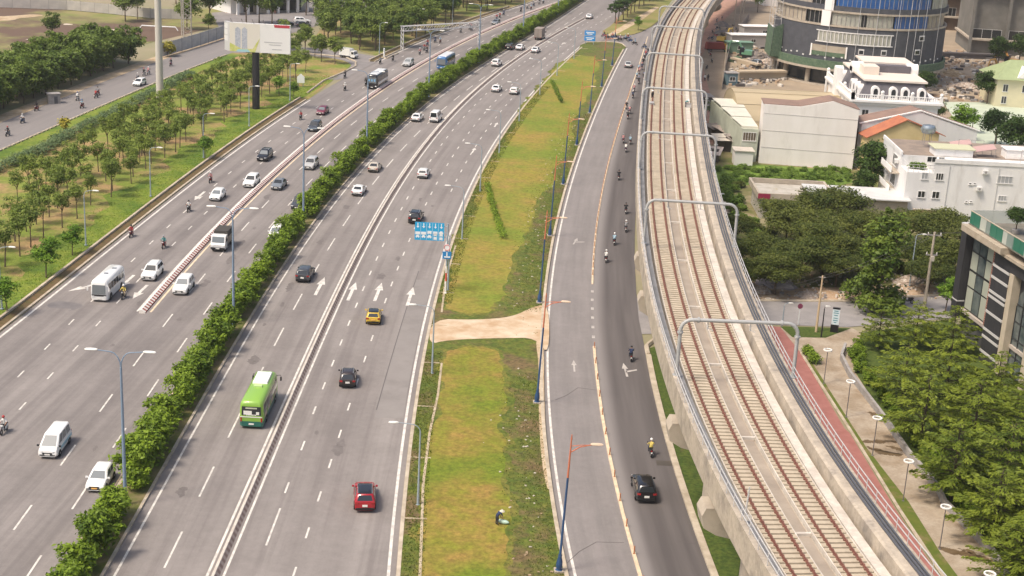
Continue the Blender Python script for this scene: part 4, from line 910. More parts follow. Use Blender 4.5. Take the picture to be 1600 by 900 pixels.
for (x0, y0, z0), (x1, y1, z1) in (((1443, 487, 10.5), (1275, 519, 7.0)), ((1443, 487, 10.5), (1640, 455, 10)), ((1275, 519, 7.0), (1150, 548, 7.5))):
    a, c = G(x0, y0), G(x1, y1); a.z, c.z = z0, z1; b = MB()
    for dx in (-.5, .5):
        b.tube([a.lerp(c, t) + Vector((dx, 0, -4 * .55 * t * (1 - t))) for t in (0, .2, .4, .6, .8, 1)], .018, 4)
    tag(b.build('power_line', mat('wire', (.1, .095, .09), .6)), {1275: 'thin power wires from the stout pole to the tan pole', 1640: 'thin power wires from the stout pole towards the right edge', 1150: 'thin power wires from the tan pole towards the viaduct'}[x1], 'wire')
# ------------------------------------------------------------------ signs
SBL = mat('sign_blue', (.02, .36, .66), .35); SWH = mat('sign_white', (.8, .82, .82), .4)
p = G(696, 460); t = thing('lane_sign', 'wide blue lane sign on a cantilever pole beside the island with five white arrows', 'road sign', (p.x, p.y, .16))
MB().lathe([(.2, 0), (.2, .05), (.11, .08), (.11, 3.6)], n=10).build('pole', mat('pole_banded', (.75, .74, .7), .5), t, 40)
MB().lathe([(.115, 1.6), (.115, 2.7)], n=10, cap=False).build('red_band', mat('band_red', (.6, .1, .06), .5), t, 40)
MB().lathe([(.11, 3.6), (.1, 9.1)], n=10).build('upper_pole', LGREY, t, 40)
b = MB(); b.tube([(0, 0, 8.7), (-3.9, 0, 8.7)], .06, 6); b.tube([(0, 0, 7.3), (-3.9, 0, 7.3)], .06, 6); b.build('bracket', LGREY, t)
W0, W1, Z0, Z1 = -4.1, -.45, 6.85, 9.15
sg = MB().box(((W0 + W1) / 2, -.1, (Z0 + Z1) / 2), (W1 - W0, .05, Z1 - Z0)).build('sign_panel', SBL, t)
b = MB(); w = (W1 - W0) / 5
for i in range(1, 5): b.box((W0 + w * i, -.13, (Z0 + Z1) / 2), (.03, .012, Z1 - Z0 - .1))
for i in range(5):
    cx = W0 + w * (i + .5); b.box((cx, -.13, 8.85), (.11, .012, .42)); b.add([(cx - .2, -.136, 8.64), (cx + .2, -.136, 8.64), (cx, -.136, 8.4)], [(0, 2, 1)])
    def vehicle(z, s, bus):
        b.box((cx, -.13, z), (.52 * s, .012, .2 * s + (.16 if bus else 0)))
        if not bus: b.box((cx, -.13, z + .17 * s), (.32 * s, .012, .14 * s))
        for q in (-.16, .16): b.lathe([(.06, -.006), (.06, .006)], (cx + q * s, -.13, z - .13 * s - (.08 if bus else 0)), 8, axis='y')
    if i < 2: b.box((cx, -.13, 7.75), (.6, .012, .36)); vehicle(7.3, .9, False)
    elif i == 2: vehicle(7.9, 1.0, True); vehicle(7.3, 1.0, False)
    else: vehicle(7.85, 1.0, i == 3); vehicle(7.55, .8, False); vehicle(7.15, .8, True)
b.build('pictogram', SWH, sg)
d = MB().lathe([(.42, -.02), (.42, .02)], (0, -.16, 6.05), 20, axis='y').build('round_sign', SWH, t)
MB().tube([(.36 * math.cos(a), -.19, 6.05 + .36 * math.sin(a)) for a in [6.2832 * i / 20 for i in range(21)]], .035, 4).build('rim', mat('sign_red', (.6, .04, .04), .4), d)
d = MB().box((0, -.16, 5.05), (1.1, .04, .95)).build('square_sign', mat('sign_deep_blue', (.03, .22, .5), .4), t)
b = MB(); b.box((0, -.19, 5.2), (.14, .02, .5)); b.box((.05, -.19, 4.83), (.75, .02, .16)); b.build('pictogram', SWH, d)
p = G(921, 70); t = thing('direction_sign', 'pair of small blue direction panels on posts at the far tip of the island', 'road sign', p, -.2)
for x in (-1.1, 1.1): MB().tube([(x, .1, 0), (x, .1, 4.0)], .07, 6).build('post', LGREY, t)
for z in (1.7, 3.15):
    d = MB().box((0, 0, z), (3.0, .06, 1.25)).build('sign_panel', mat('sign_blue2', (.03, .25, .6), .4), t); b = MB(); b.box((0, -.04, z + .15), (2.2, .012, .22)); b.box((-.1, -.04, z - .25), (1.5, .012, .2)); b.build('lettering', SWH, d)
p = G(470, 136); t = thing('notice_board', 'small white house shaped board among the grove near the side road', 'sign', p); 
for x in (-.5, .5): MB().tube([(x, 0, 0), (x, 0, 1.2)], .05, 5).build('post', LGREY, t)
b = MB(); pr = [(-.8, .9), (.8, .9), (.8, 2.2), (0, 2.9), (-.8, 2.2)]; b.add([(x, -.05, z) for x, z in pr] + [(x, .05, z) for x, z in pr], [tuple(range(5)), tuple(range(9, 4, -1))] + [(i, 5 + i, 5 + (i + 1) % 5, (i + 1) % 5) for i in range(5)]); b.build('panel', SWH, t)
tag(MB().lathe([(.18, 0), (.18, 2.2), (.1, 2.3)], n=8).build('marker_post', SWH, loc=G(600, 90)), 'plain white post at the sharp corner of the side road mouth', 'post')
# sign totem on the forecourt
p = G(1303, 519); t = thing('sign_totem', 'small pale blue and white totem on a black base at the side street', 'sign', p, -.25)
MB().box((0, 0, .5), (.95, .35, 1.0)).build('base', mat('totem_black', (.015, .015, .017), .5), t)
d = MB().box((0, 0, 2.0), (.85, .3, 2.0)).build('panel', mat('totem_white', (.62, .72, .76), .4), t); MB().box((0, 0, 3.06), (.9, .34, .16)).build('cap', mat('totem_black', (.02, .02, .02), .5), t)
b = MB()
for z, w in ((2.75, .5), (2.5, .6), (2.2, .45), (1.85, .5), (1.55, .55), (1.3, .3)): b.box((0, -.16, z), (w, .012, .1))
b.build('lettering', mat('totem_teal', (.08, .25, .32), .5), d)
t = thing('traffic_sign', 'red round sign on a striped post at the side street kerb', 'road sign', G(1247, 507)); MB().tube([(0, 0, 0), (0, 0, 2.6)], .05, 6).build('post', SWH, t); MB().lathe([(.33, -.02), (.33, .02)], (0, -.08, 2.4), 14, axis='y').build('disc', mat('sign_maroon', (.22, .05, .1), .5), t)
# billboard
p = G(400, 170); t = thing('billboard', 'huge white advertising billboard on a thick black column in the grove', 'billboard', p)
MB().lathe([(.75, 0), (.7, 12)], n=18).build('column', mat('column_black', (.025, .025, .028), .5), t, 40)
def frame_pts(x, y, z): q = G(x, y, z); return q
zb, zt = 11.3, 16.9
def board(x0, y0, x1, y1, nm, ma, thick=.6):
    b = MB(); d = Vector((x1 - x0, y1 - y0)); n = Vector((-d.y, d.x)).normalized() * thick
    b.prism([(x0, y0), (x1, y1), (x1 + n.x, y1 + n.y), (x0 + n.x, y0 + n.y)], zb, zt); return b.build(nm, ma, t)
BW = mat('poster_white', (.78, .77, .75), .5)
d = board(-5.0, -.5, 6.9, -1.0, 'panel', BW); e = board(-6.3, .9, -5.02, -.5, 'side_panel', mat('poster_grey', (.5, .5, .5), .5))
def onb(u, z, o=-.02): return (-5.0 + 11.9 * u, -.5 - .5 * u + o, zb + (zt - zb) * z)
def patch(nm, us, ma, par=d, o=-.02):
    b = MB(); b.add([onb(u, z, o) for u, z in us], [tuple(range(len(us)))]); return b.build(nm, ma, par)
patch('poster_picture', [(0, .02), (.5, .02), (.5, .98), (0, .98)], mat('poster_cream', (.72, .68, .6), .5))
for u in (.09, .2): patch('poster_tower', [(u, .1), (u + .09, .1), (u + .09, .78), (u + .045, .86), (u, .78)], mat('poster_tower', (.35, .38, .45), .5, (.55, .56, .6), 3), o=-.03)
patch('poster_leaves', [(.0, .0), (.42, .0), (.5, .5), (.44, .32), (.38, .12), (.2, .1), (.1, .2), (0, .3)], mat('poster_green', (.5, .55, .12), .5, (.65, .62, .3), 1.5), o=-.04)
patch('poster_water', [(.1, .0), (.34, .0), (.3, .09), (.14, .08)], mat('poster_blue', (.35, .6, .65), .5), o=-.05)
patch('poster_tab', [(.74, .9), (.99, .9), (.99, 1), (.73, 1)], mat('poster_red', (.5, .06, .08), .5), o=-.03)
b = MB()
for u, z, w in ((.72, .38, .3), (.75, .3, .2), (.78, .14, .16)): b.add([onb(u - w / 2, z - .012, -.03), onb(u + w / 2, z - .012, -.03), onb(u + w / 2, z + .012, -.03), onb(u - w / 2, z + .012, -.03)], [(0, 1, 2, 3)])
b.build('lettering', mat('poster_text', (.5, .5, .5), .5), d)
b = MB()
for i in range(7):
    for j in range(3): b.add([(-6.28 + .18 * i, .87 - .195 * i, zb + 1.9 + 1.2 * j), (-6.28 + .18 * i + .1, .87 - .195 * i - .108, zb + 1.9 + 1.2 * j), (-6.28 + .18 * i + .1, .87 - .195 * i - .108, zb + 2.9 + 1.2 * j), (-6.28 + .18 * i, .87 - .195 * i, zb + 2.9 + 1.2 * j)], [(0, 1, 2, 3)])
b.build('louvre', mat('louvre_white', (.75, .75, .74), .5), e)
b = MB()
for i in range(6): b.tube([(-4.5 + 2.1 * i, -.4, zt), (-4.5 + 2.1 * i, -2.2, zt + 1.0)], .05, 4)
b.build('light_bar', mat('steel_dark', (.16, .15, .15), .6), t)
tag(MB().lathe([(.75, 0), (.5, 45)], n=16).build('mast', mat('mast_grey', (.55, .52, .47), .6), loc=G(250, 155), smooth=40), 'tall pale tapering mast standing at the left between grove and far road', 'mast')
t = thing('lattice_mast', 'tall steel lattice mast behind the pale fence at the top left', 'mast', G(290, 57))
cs = [(1.5 * math.cos(a), 1.5 * math.sin(a)) for a in (.4, 2.5, 4.6)]
for c in cs: MB().tube([(c[0], c[1], 0), (c[0] * .8, c[1] * .8, 40)], .16, 6).build('leg', mat('mast_steel', (.4, .37, .33), .6), t)
b = MB()
for i in range(26):
    for j in range(3):
        a, c = cs[j], cs[(j + 1) % 3]; z = i * 1.5; b.tube([(a[0], a[1], z), (c[0], c[1], z + 1.5)], .05, 4)
b.build('bracing', mat('mast_steel', (.4, .37, .33), .6), t)
# sign gantry
a, c = G(628, 79), G(748, 71); t = thing('sign_gantry', 'white lattice sign gantry spanning the left carriageway in the distance', 'gantry', a); d = c - a; L = d.length; t.rotation_euler = (0, 0, math.atan2(d.y, d.x))
GW_ = mat('gantry_white', (.62, .61, .6), .5)
for x in (0, L):
    b = MB()
    for q in (-.5, .5): b.tube([(x, q, 0), (x, q, 6.2)], .13, 6)
    for k in range(5): b.tube([(x, -.5, k * 1.1 + .3), (x, .5, k * 1.1 + 1.3)], .06, 4)
    b.build('leg', GW_, t)
b = MB()
for q in (-.5, .5):
    for z in (4.9, 6.1): b.tube([(-.3, q, z), (L + .3, q, z)], .1, 6)
    n = int(L / 1.1)
    for k in range(n): b.tube([(k * L / n, q, 4.9 if k % 2 else 6.1), ((k + 1) * L / n, q, 6.1 if k % 2 else 4.9)], .06, 4)
b.build('truss', GW_, t)
# ------------------------------------------------------------------ fences at the left
def fence(name, px, h, panel, ma, label, pm_):
    o = G(*px[0]); t = thing(name, label, 'fence', o)
    for p, q in zip(px, px[1:]):
        a, c = G(*p) - o, G(*q) - o; d = c - a; n = max(1, round(d.length / panel)); an = math.atan2(d.y, d.x)
        pmh = MB(); k = 10; w = d.length / n
        for i in range(k): pmh.box((w * (i + .5) / k, .02 * (i % 2), h / 2 + .1), (w / k, .06, h - .1))
        pme = pmh.mesh('panel', ma); pom = MB().box((0, 0, (h + .25) / 2), (.14, .14, h + .25)).mesh('post', pm_)
        for i in range(n): link('panel', pme, t, a + d * (i / n), an); link('post', pom, t, a + d * (i / n), an)
fence('fence', [(252, 90), (300, 76), (350, 60)], 3.2, 4.5, mat('fence_white', (.55, .53, .5), .7, (.4, .4, .4), .6), 'pale corrugated fence along the far left road behind the tall mast', CONCG)
fence('fence', [(-40, 11), (20, 13), (105, 16), (170, 22), (235, 29), (300, 31)], 2.7, 5.0, mat('fence_grey', (.5, .47, .43), .8, (.38, .36, .34), .3), 'grey panel fence along the back of the waste field', CONCG)
for x, y, L_, lb in ((246, 25, 9, 'farther white pipe rail crossing the field behind the tall mast'), (248, 49, 10, 'nearer white pipe rail crossing the field behind the tall mast')):
    p = G(x, y); b = MB(); b.tube([(-L_ / 2, 0, .4), (-L_ / 2 + .6, 0, 1.3), (L_ / 2 - .6, 0, 1.3), (L_ / 2, 0, .4)], .14, 6); tag(b.build('pipe_rail', SWH, loc=p), lb, 'rail')
p = G(84, 161); t = thing('kiosk', 'small grey cabin at the thicket edge beside the far left road', 'cabin', p, .5); t.scale = (.72, .72, .72); MB().box((0, 0, 1.3), (3.2, 2.4, 2.6)).build('wall', CONCG, t); MB().box((0, 0, 2.68), (3.6, 2.8, .14)).build('roof', CONCG, t); MB().box((.4, -1.22, 1.0), (.9, .05, 2.0)).build('door', mat('door_dark', (.1, .1, .11), .6), t)
# ------------------------------------------------------------------ vehicles
GLASS = mat('car_glass', (.02, .025, .03), .08, spec=.8)
GLASSL = mat('car_glass_pale', (.16, .18, .19), .1, spec=.8)
TYRE = mat('tyre', (.02, .02, .02), .9)
RIMM = mat('rim', (.4, .4, .41), .35, metal=.6)
BLK = mat('black_trim', (.018, .018, .02), .5)
LAMPW = mat('headlight_lens', (.75, .76, .76), .15, spec=.7)
LAMPR = mat('tail_lens', (.35, .02, .02), .25, spec=.6)
PLATE = mat('plate_white', (.78, .77, .72), .5); PLATEO = mat('plate_orange', (.8, .45, .12), .5)
def paint(name, c, rough=.3): return mat('paint_' + name, c, rough, coat=.6, spec=.5)
wt = MB().lathe([(.2, -.11), (.31, -.11), (.335, -.07), (.335, .07), (.31, .11), (.2, .11)], n=16, axis='x'); WT = wt.mesh('tyre', TYRE, 40)
wr = MB().lathe([(.21, -.1), (.215, .1)], n=16, axis='x')
for i in range(5): wr.box((0, 0, 0), (.225, .06, .36))
WR = MB().lathe([(.05, -.115), (.2, -.1), (.21, .1), (.05, .115)], n=14, axis='x').mesh('rim', RIMM, 40)
CARS = {
 # L, W, H, bottom profile tops: (y, z, widthfactor); greenhouse: base rear/front, roof rear/front
 'sedan': (4.5, 1.78, 1.46, [(-.5, .55, .82), (-.49, .82, .9), (-.44, .95, .95), (-.3, .99, .98), (-.1, .97, 1), (.2, .95, 1), (.28, .92, .99), (.42, .8, .95), (.48, .68, .9), (.5, .5, .82)], (-.38, .24, -.22, .06)),
 'hatch': (4.0, 1.74, 1.5, [(-.5, .6, .86), (-.49, .95, .92), (-.4, 1.0, .97), (-.1, .98, 1), (.22, .96, 1), (.3, .93, .99), (.43, .8, .95), (.485, .66, .9), (.5, .5, .82)], (-.49, .26, -.4, .06)),
 'suv': (4.65, 1.87, 1.7, [(-.5, .65, .86), (-.49, 1.05, .93), (-.4, 1.1, .97), (-.1, 1.07, 1), (.2, 1.05, 1), (.26, 1.03, .99), (.42, .95, .96), (.48, .82, .92), (.5, .6, .85)], (-.49, .23, -.43, .07)),
 'van': (4.7, 1.8, 1.95, [(-.5, .6, .9), (-.495, 1.1, .95), (-.3, 1.12, .98), (0, 1.1, 1), (.3, 1.08, 1), (.42, 1.02, .97), (.485, .85, .94), (.5, .5, .88)], (-.495, .42, -.47, .2)),
}
def lerp3(a, b, t): return tuple(a[i] + (b[i] - a[i]) * t for i in range(3))
def make_car(kind, label, pnt, roof=None, glass=GLASS, plate=PLATE, stripe=None, rack=False, tall=1.0):
    L, W, H, prof, gh = CARS[kind]; H *= tall
    t = thing('parked_car' if 0 else 'car' if kind != 'van' else 'van', label, 'car' if kind != 'van' else 'van')
    b = MB(); n = 0; rings = []
    for y, z, wf in prof:
        w = W / 2 * wf; zb = .2 if abs(y) < .45 else .28; md = zb + (z - zb) * .55
        half = [(0, z), (w * .7, z - .005), (w * .9, z - .035), (w * .985, z - .14 * min(1, z)), (w, md), (w * .97, zb + .1), (w * .85, zb), (0, zb)]
        ring = half + [(-x, q) for x, q in half[-2:0:-1]]; rings.append([(x, y * L, q) for x, q in ring])
    k = len(rings[0]); vs = [p for r in rings for p in r]
    fs = [(i * k + j, (i + 1) * k + j, (i + 1) * k + (j + 1) % k, i * k + (j + 1) % k) for i in range(len(rings) - 1) for j in range(k)]
    fs += [tuple(range(k)), tuple(range((len(rings) - 1) * k, len(rings) * k))[::-1]]
    b.add(vs, fs)
    # cabin: chamfered rings from belt to roof
    def ring(y0, y1, w, z, c): return [(-w + c, y0, z), (w - c, y0, z), (w, y0 + c * 1.6, z), (w, y1 - c * 1.6, z), (w - c, y1, z), (-w + c, y1, z), (-w, y1 - c * 1.6, z), (-w, y0 + c * 1.6, z)]
    belt = max(p[1] for p in prof) - .06; w0, w1 = W / 2 * .95, W / 2 * .76
    y0, y1, y2, y3 = [q * L for q in gh]
    R0 = ring(y0, y1, w0, belt, .1); R1 = ring(y2, y3, w1, H - .09, .12); R2 = ring(y2 + .14, y3 - .2, w1 - .1, H - .015, .14); R3 = ring(y2 + .7, y3 - .6, w1 * .5, H, .14)
    vs = R0 + R1 + R2 + R3; fs = [(i * 8 + j, i * 8 + (j + 1) % 8, (i + 1) * 8 + (j + 1) % 8, (i + 1) * 8 + j) for i in range(3) for j in range(8)] + [tuple(range(24, 32))]
    b.add(vs, fs, 0)
    b.build('body', [pnt], t, 38)
    if roof:
        rb = MB(); up_ = lambda R_, d: [(x * 1.0, y, z + d) for x, y, z in R_]
        A, B_, C_ = up_(R1, .006), up_(R2, .008), up_(R3, .008); A = [(x * 1.006, y, z - .02) for x, y, z in A]
        rb.add(A + B_ + C_, [(i * 8 + j, i * 8 + (j + 1) % 8, (i + 1) * 8 + (j + 1) % 8, (i + 1) * 8 + j) for i in range(2) for j in range(8)] + [tuple(range(16, 24))]); rb.build('roof', [roof], t, 38)
    def pane(name, A, B, C, D, u0, u1, v0, v1, o=.012):
        A, B, C, D = map(Vector, (A, B, C, D)); nrm = (B - A).cross(D - A).normalized() * o
        P = lambda u, v: (A.lerp(B, u)).lerp(D.lerp(C, u), v) + nrm
        MB().add([P(u0, v0), P(u1, v0), P(u1, v1), P(u0, v1)], [(0, 1, 2, 3)]).build(name, [glass], t)
    pane('rear_window', R0[0], R0[1], R1[1], R1[0], .06, .94, .18 if kind != 'van' else .08, .92)
    pane('windscreen', R0[4], R0[5], R1[5], R1[4], .04, .96, .08, .95)
    cut = ((.05, .48), (.53, .93)) if kind != 'van' else ((.05, .35), (.38, .66), (.69, .95))
    for u0, u1 in cut:
        pane('side_window', R0[2], R0[3], R1[3], R1[2], u0, u1, .14, .9)
        pane('side_window', R0[6], R0[7], R1[7], R1[6], 1 - u1, 1 - u0, .14, .9)
    rw = .335; sc = 1.06 if kind == 'suv' else .98
    for sx in (-1, 1):
        for yy in (-.3, .31):
            MB().lathe([(.37 * sc, -.02), (.37 * sc, .0)], (sx * (W / 2 - .015), yy * L, rw * sc), 16, axis='x').build('wheel_arch', BLK, t)
            wh = link('wheel', WT, t, (sx * (W / 2 - .085), yy * L, rw * sc)); wh.scale = (1, sc, sc); link('rim', WR, wh)
        MB().box((sx * (W / 2 + .1), gh[1] * L - .22, belt + .06), (.2, .12, .14)).build('wing_mirror', [pnt if kind != 'van' else BLK], t)
        z = prof[-2][1]; MB().box((sx * W * .35, L * .478, z - .1), (W * .2, .14, .1), -sx * .35).build('headlight', LAMPW, t)
        z = prof[1][1]; MB().box((sx * W * .38, -L * .487, z - .1), (W * .17, .12, .16), sx * .2).build('tail_light', LAMPR, t)
    MB().box((0, L * .5 + .004, .58), (W * .5, .03, .16)).build('grille', BLK, t); MB().box((0, L * .5 + .01, .42), (W * .8, .03, .1)).build('bumper_trim', BLK, t)
    MB().box((0, -L * .5 - .004, .42), (W * .84, .05, .2)).build('bumper_trim', BLK, t)
    MB().box((0, L * .5 + .03, .5), (.5, .02, .13)).build('number_plate', plate, t); MB().box((0, -L * .5 - .03, .72), (.45, .02, .2)).build('number_plate', plate, t)
    if stripe: 
        for s in (-1, 1): MB().box((s * (W / 2 + .004), -.1 * L, .72), (.02, L * .7, .28)).build('side_band', stripe, t)
    if rack:
        for s in (-1, 1): MB().tube([(s * w1 * .86, y2 + .15, H - .02), (s * w1 * .86, y2 + .3, H + .06), (s * w1 * .86, y3 - .3, H + .06), (s * w1 * .86, y3 - .15, H - .04)], .028, 6).build('roof_rail', RIMM, t)
    return t
def rot_on(c, y, oncoming): return c.ang(y) + (math.pi if oncoming else 0)
def put(t, x, y, z, c, oncoming, da=0):
    p = G(x, y, z); t.location = (p.x, p.y, .02); t.rotation_euler = (0, 0, rot_on(c, p.y, oncoming) + da)
PW = paint('white', (.8, .8, .78)); PS = paint('silver', (.46, .46, .45), .35); PB = paint('black', (.012, .012, .014), .2); PG = paint('graphite', (.05, .055, .062), .25); PGR = paint('grey', (.17, .19, .21), .3)
PR = paint('red', (.36, .012, .02), .25); PDR = paint('wine', (.16, .02, .04), .3); PY = paint('yellow', (.62, .42, .04), .3); PBE = paint('beige', (.5, .45, .37), .35); PBR = paint('dark_brown', (.035, .025, .022), .25); PWN = paint('offwhite', (.72, .72, .7), .3)
LC, LM = cA, cLB
cars = [('suv', PW, (238, 422), .85, cLB, 1, 'white seven seat car beside the white bus next to the striped barrier', dict(rack=True)),
 ('hatch', PW, (340, 303), .75, cLB, 1, 'white rounded car with a motorbike ahead of it on the left road', dict(glass=GLASSL)),
 ('suv', PW, (393, 281), .85, cLB, 1, 'white high car close to the striped barrier opposite the grey saloon', {}),
 ('suv', PB, (414, 241), .85, cLB, 1, 'black off road car coming down the left road', dict(rack=True, glass=GLASSL)),
 ('suv', PG, (492, 196), .85, cLB, 1, 'dark grey car just ahead of the wine red car', {}),
 ('hatch', PDR, (504, 172), .75, cLB, 1, 'wine red small car on the left road', dict(glass=GLASSL)),
 ('suv', PS, (638, 97), .85, cLB, 1, 'silver high car behind the black and white coach', dict(glass=GLASSL)),
 ('hatch', PGR, (775, 34), .75, cLB, 1, 'grey small car far up the left road among motorbikes', {}),
 ('hatch', PW, (157, 744), .75, cHL, 1, 'white hatchback with an orange number plate beside the median hedge', dict(plate=PLATEO, glass=GLASSL)),
 ('suv', PW, (287, 444), .8, cHL, 1, 'white car right of the end of the striped barrier', dict(glass=GLASSL)),
 ('sedan', PGR, (436, 286), .75, cHL, 1, 'grey saloon right of the striped barrier', {}),
 ('suv', PS, (486, 254), .85, cHL, 1, 'silver grey car beside the hedge and the second tall lamp', {}),
 ('suv', PG, (468, 315), .85, cHL, 1, 'dark car half hidden by the hedge behind a tall lamp', {}),
 ('hatch', PW, (432, 362), .75, cHL, 1, 'white car almost wholly hidden behind the hedge', dict(glass=GLASSL)),
 ('suv', PG, (477, 425), .8, cHL, 0, 'dark grey crossover in the inner lane below the white saloon', dict(glass=GLASS)),
 ('sedan', PW, (561, 295), .75, cHL, 0, 'white saloon in the inner lane close to the hedge', {}),
 ('sedan', PBE, (586, 259), .75, cHL, 0, 'beige saloon ahead of the white saloon in the inner lane', {}),
 ('sedan', PW, (652, 182), .75, cHL, 0, 'white saloon beside the white van in the inner lanes', {}),
 ('suv', PW, (776, 97), .85, cHL, 0, 'white high car alone in the inner lanes far ahead of the van', {}),
 ('suv', PB, (797, 72), .8, cHL, 0, 'black and white looking dark car beside a white one in the far inner lanes', {}),
 ('sedan', PW, (813, 73), .75, cHL, 0, 'white saloon right beside the dark car in the far inner lanes', {}),
 ('sedan', PW, (921, 25), .75, cHL, 0, 'white car farthest up the main road past the end of the barrier', {}),
 ('sedan', PW, (776, 137), .75, cB, 0, 'white saloon just right of the concrete barrier in the far lanes', {}),
 ('hatch', PW, (804, 141), .75, cB, 0, 'small white car right of another white saloon near the island kerb', {}),
 ('sedan', PW, (837, 77), .75, cB, 0, 'white saloon right of the barrier below the brown truck', {}),
 ('hatch', PWN, (662, 269), .75, cB, 0, 'off white small car right of the barrier above the black car', {}),
 ('suv', PB, (650, 336), .85, cB, 0, 'black car just above the blue lane sign', dict(rack=True)),
 ('hatch', PY, (584, 491), .75, cB, 0, 'yellow car with a black roof below the painted arrows', dict(roof=PB, plate=PLATEO, glass=GLASS, da=.08)),
 ('hatch', PBR, (544, 586), .8, cB, 0, 'dark brown small crossover between the yellow and the red car', dict(rack=True, tall=1.07, da=.09)),
 ('suv', PR, (570, 770), .85, cB, 0, 'red crossover with a black roof nearest the camera', dict(roof=PB, rack=True, da=.12)),
 ('suv', PB, (1006, 757), .85, cDV, 0, 'large black car on the service road behind a motorbike', dict(rack=False)),
 ('sedan', PS, (982, 100), .75, cDV, 0, 'silver car on the service road near the tip of the island', {}),
 ('hatch', PW, (218, 128), .7, cFR, 1, 'white car on the far left road', {})]
for kind, pt_, (x, y), z, c, on, lb, kw in cars:
    da = kw.pop('da', 0); t = make_car(kind, lb, pt_, **kw); put(t, x, y, z, c, on, da)
CARC = {}
for kind, pt_, (x, y), a, lb in (('suv', PW, (472, 32), -1.3, 'white car parked on the road by the low building at the top left'), ('hatch', PG, (474, 38), -1.1, 'dark small car in front of the white parked car at the top left'), ('suv', PG, (446, 36), -1.2, 'dark car half hidden behind the billboard at the top'), ('hatch', PGR, (1180, 97), .6, 'dusty grey car in the construction yard beside the tower')):
    t = make_car(kind, lb, pt_); p = G(x, y, .7); t.location = (p.x, p.y, .02); t.rotation_euler = (0, 0, a)
put(make_car('van', 'white van ahead of the beige saloon in the inner lanes', PW, glass=GLASS, tall=1.1), 681, 181, 1.0, cHL, 0)
put(make_car('van', 'white van with pale blue sides at the lower left', PW, glass=GLASSL, stripe=paint('sky', (.25, .5, .62))), 86, 688, .9, cHL, 1)
# buses
def make_bus(label, L, W, H, pnt, skirt, glass, band, rear_glass=True, front=True, roofm=None, style='mini', name='bus'):
    t = thing(name, label, 'bus'); b = MB()
    def rr(z, s=0, c=.22):
        w, l = W / 2 - s, L / 2 - s; return [(-w + c, -l), (w - c, -l), (w, -l + c), (w, l - c), (w - c, l), (-w + c, l), (-w, l - c), (-w, -l + c)], z
    lv = [rr(.3, .03), rr(.9, 0), rr(H * .46, 0), rr(H * .86, .06), rr(H * .95, .16), rr(H, .4)]
    vs = [(x, y, z) for pts, z in lv for x, y in pts]; n = 8
    b.add(vs, [(i * n + j, i * n + (j + 1) % n, (i + 1) * n + (j + 1) % n, (i + 1) * n + j) for i in range(5) for j in range(n)] + [tuple(range(40, 48))] + [tuple(range(7, -1, -1))]); b.build('body', [pnt], t, 40)
    if skirt:
        b = MB(); p0, _ = rr(.28, .015, .2); b.prism(p0, .28, .82, cap=False); b.prism([(x * 1.012, y * 1.004) for x, y in p0], .3, .82, cap=False); b.build('skirt', skirt, t)
    z0, z1 = band; xx = W / 2
    xs = lambda z: xx - max(0, (z - H * .46) / (H * .4)) * .06 + .012
    k = 6 if style != 'city' else 5; l0, l1 = -L / 2 + .55, L / 2 - .5
    for s in (-1, 1):
        for i in range(k):
            a0, a1 = l0 + (l1 - l0) * i / k + .05, l0 + (l1 - l0) * (i + 1) / k - .05
            q = [(s * xs(z0), a0, z0), (s * xs(z0), a1, z0), (s * xs(z1), a1, z1), (s * xs(z1), a0, z1)]
            MB().add(q if s > 0 else q[::-1], [(0, 1, 2, 3)]).build('side_window', glass, t)
    yf = L / 2 + .012; w = W / 2 - .2
    MB().add([(w, yf, z0 - .35), (-w, yf, z0 - .35), (-w * .97, yf - .05, z1 + .02), (w * .97, yf - .05, z1 + .02)], [(0, 1, 2, 3)]).build('windscreen', GLASSL if style == 'mini' else GLASS, t)
    MB().box((0, L / 2 + .01, z0 - .48), (W * .86, .02, .2)).build('wiper_panel', BLK, t)
    if rear_glass: MB().add([(-w, -yf, z0), (w, -yf, z0), (w * .97, -yf + .05, z1), (-w * .97, -yf + .05, z1)], [(0, 1, 2, 3)]).build('rear_window', GLASS, t)
    for s in (-1, 1):
        for yy in (-.27, .31):
            MB().lathe([(.5, -.02), (.5, 0)], (s * (W / 2 + .003), yy * L, .44), 16, axis='x').build('wheel_arch', BLK, t)
            wh = link('wheel', WT, t, (s * (W / 2 - .09), yy * L, .44)); wh.scale = (1, 1.3, 1.3); link('rim', WR, wh)
        MB().box((s * W * .36, L / 2 + .005, .75), (.34, .05, .18)).build('headlight', LAMPW, t); MB().box((s * W * .43, -L / 2 - .005, 1.0), (.16, .05, .42)).build('tail_light', LAMPR, t)
        b = MB(); b.tube([(s * W * .46, L / 2 - .05, z1), (s * (W / 2 + .25), L / 2 + .2, z1 - .05), (s * (W / 2 + .27), L / 2 + .2, z1 - .25)], .03, 5); b.box((s * (W / 2 + .27), L / 2 + .2, z1 - .45), (.16, .1, .4)); b.build('wing_mirror', BLK if style != 'mini' else pnt, t)
    MB().box((0, L / 2 + .02, .5), (.5, .03, .14)).build('number_plate', PLATE, t); MB().box((0, -L / 2 - .02, .55), (.5, .03, .16)).build('number_plate', PLATE, t)
    return t
t = make_bus('white minibus beside a motorbike in the left lanes', 7.0, 2.05, 2.75, PW, None, GLASS, (1.35, 2.15)); put(t, 169, 443, 1.3, cLB, 1, -.02)
for x, y in ((.0, .6), (-.3, -1.6)): MB().box((x, y, 2.78), (.5, .35, .08)).build('roof_vent', PGR, t)
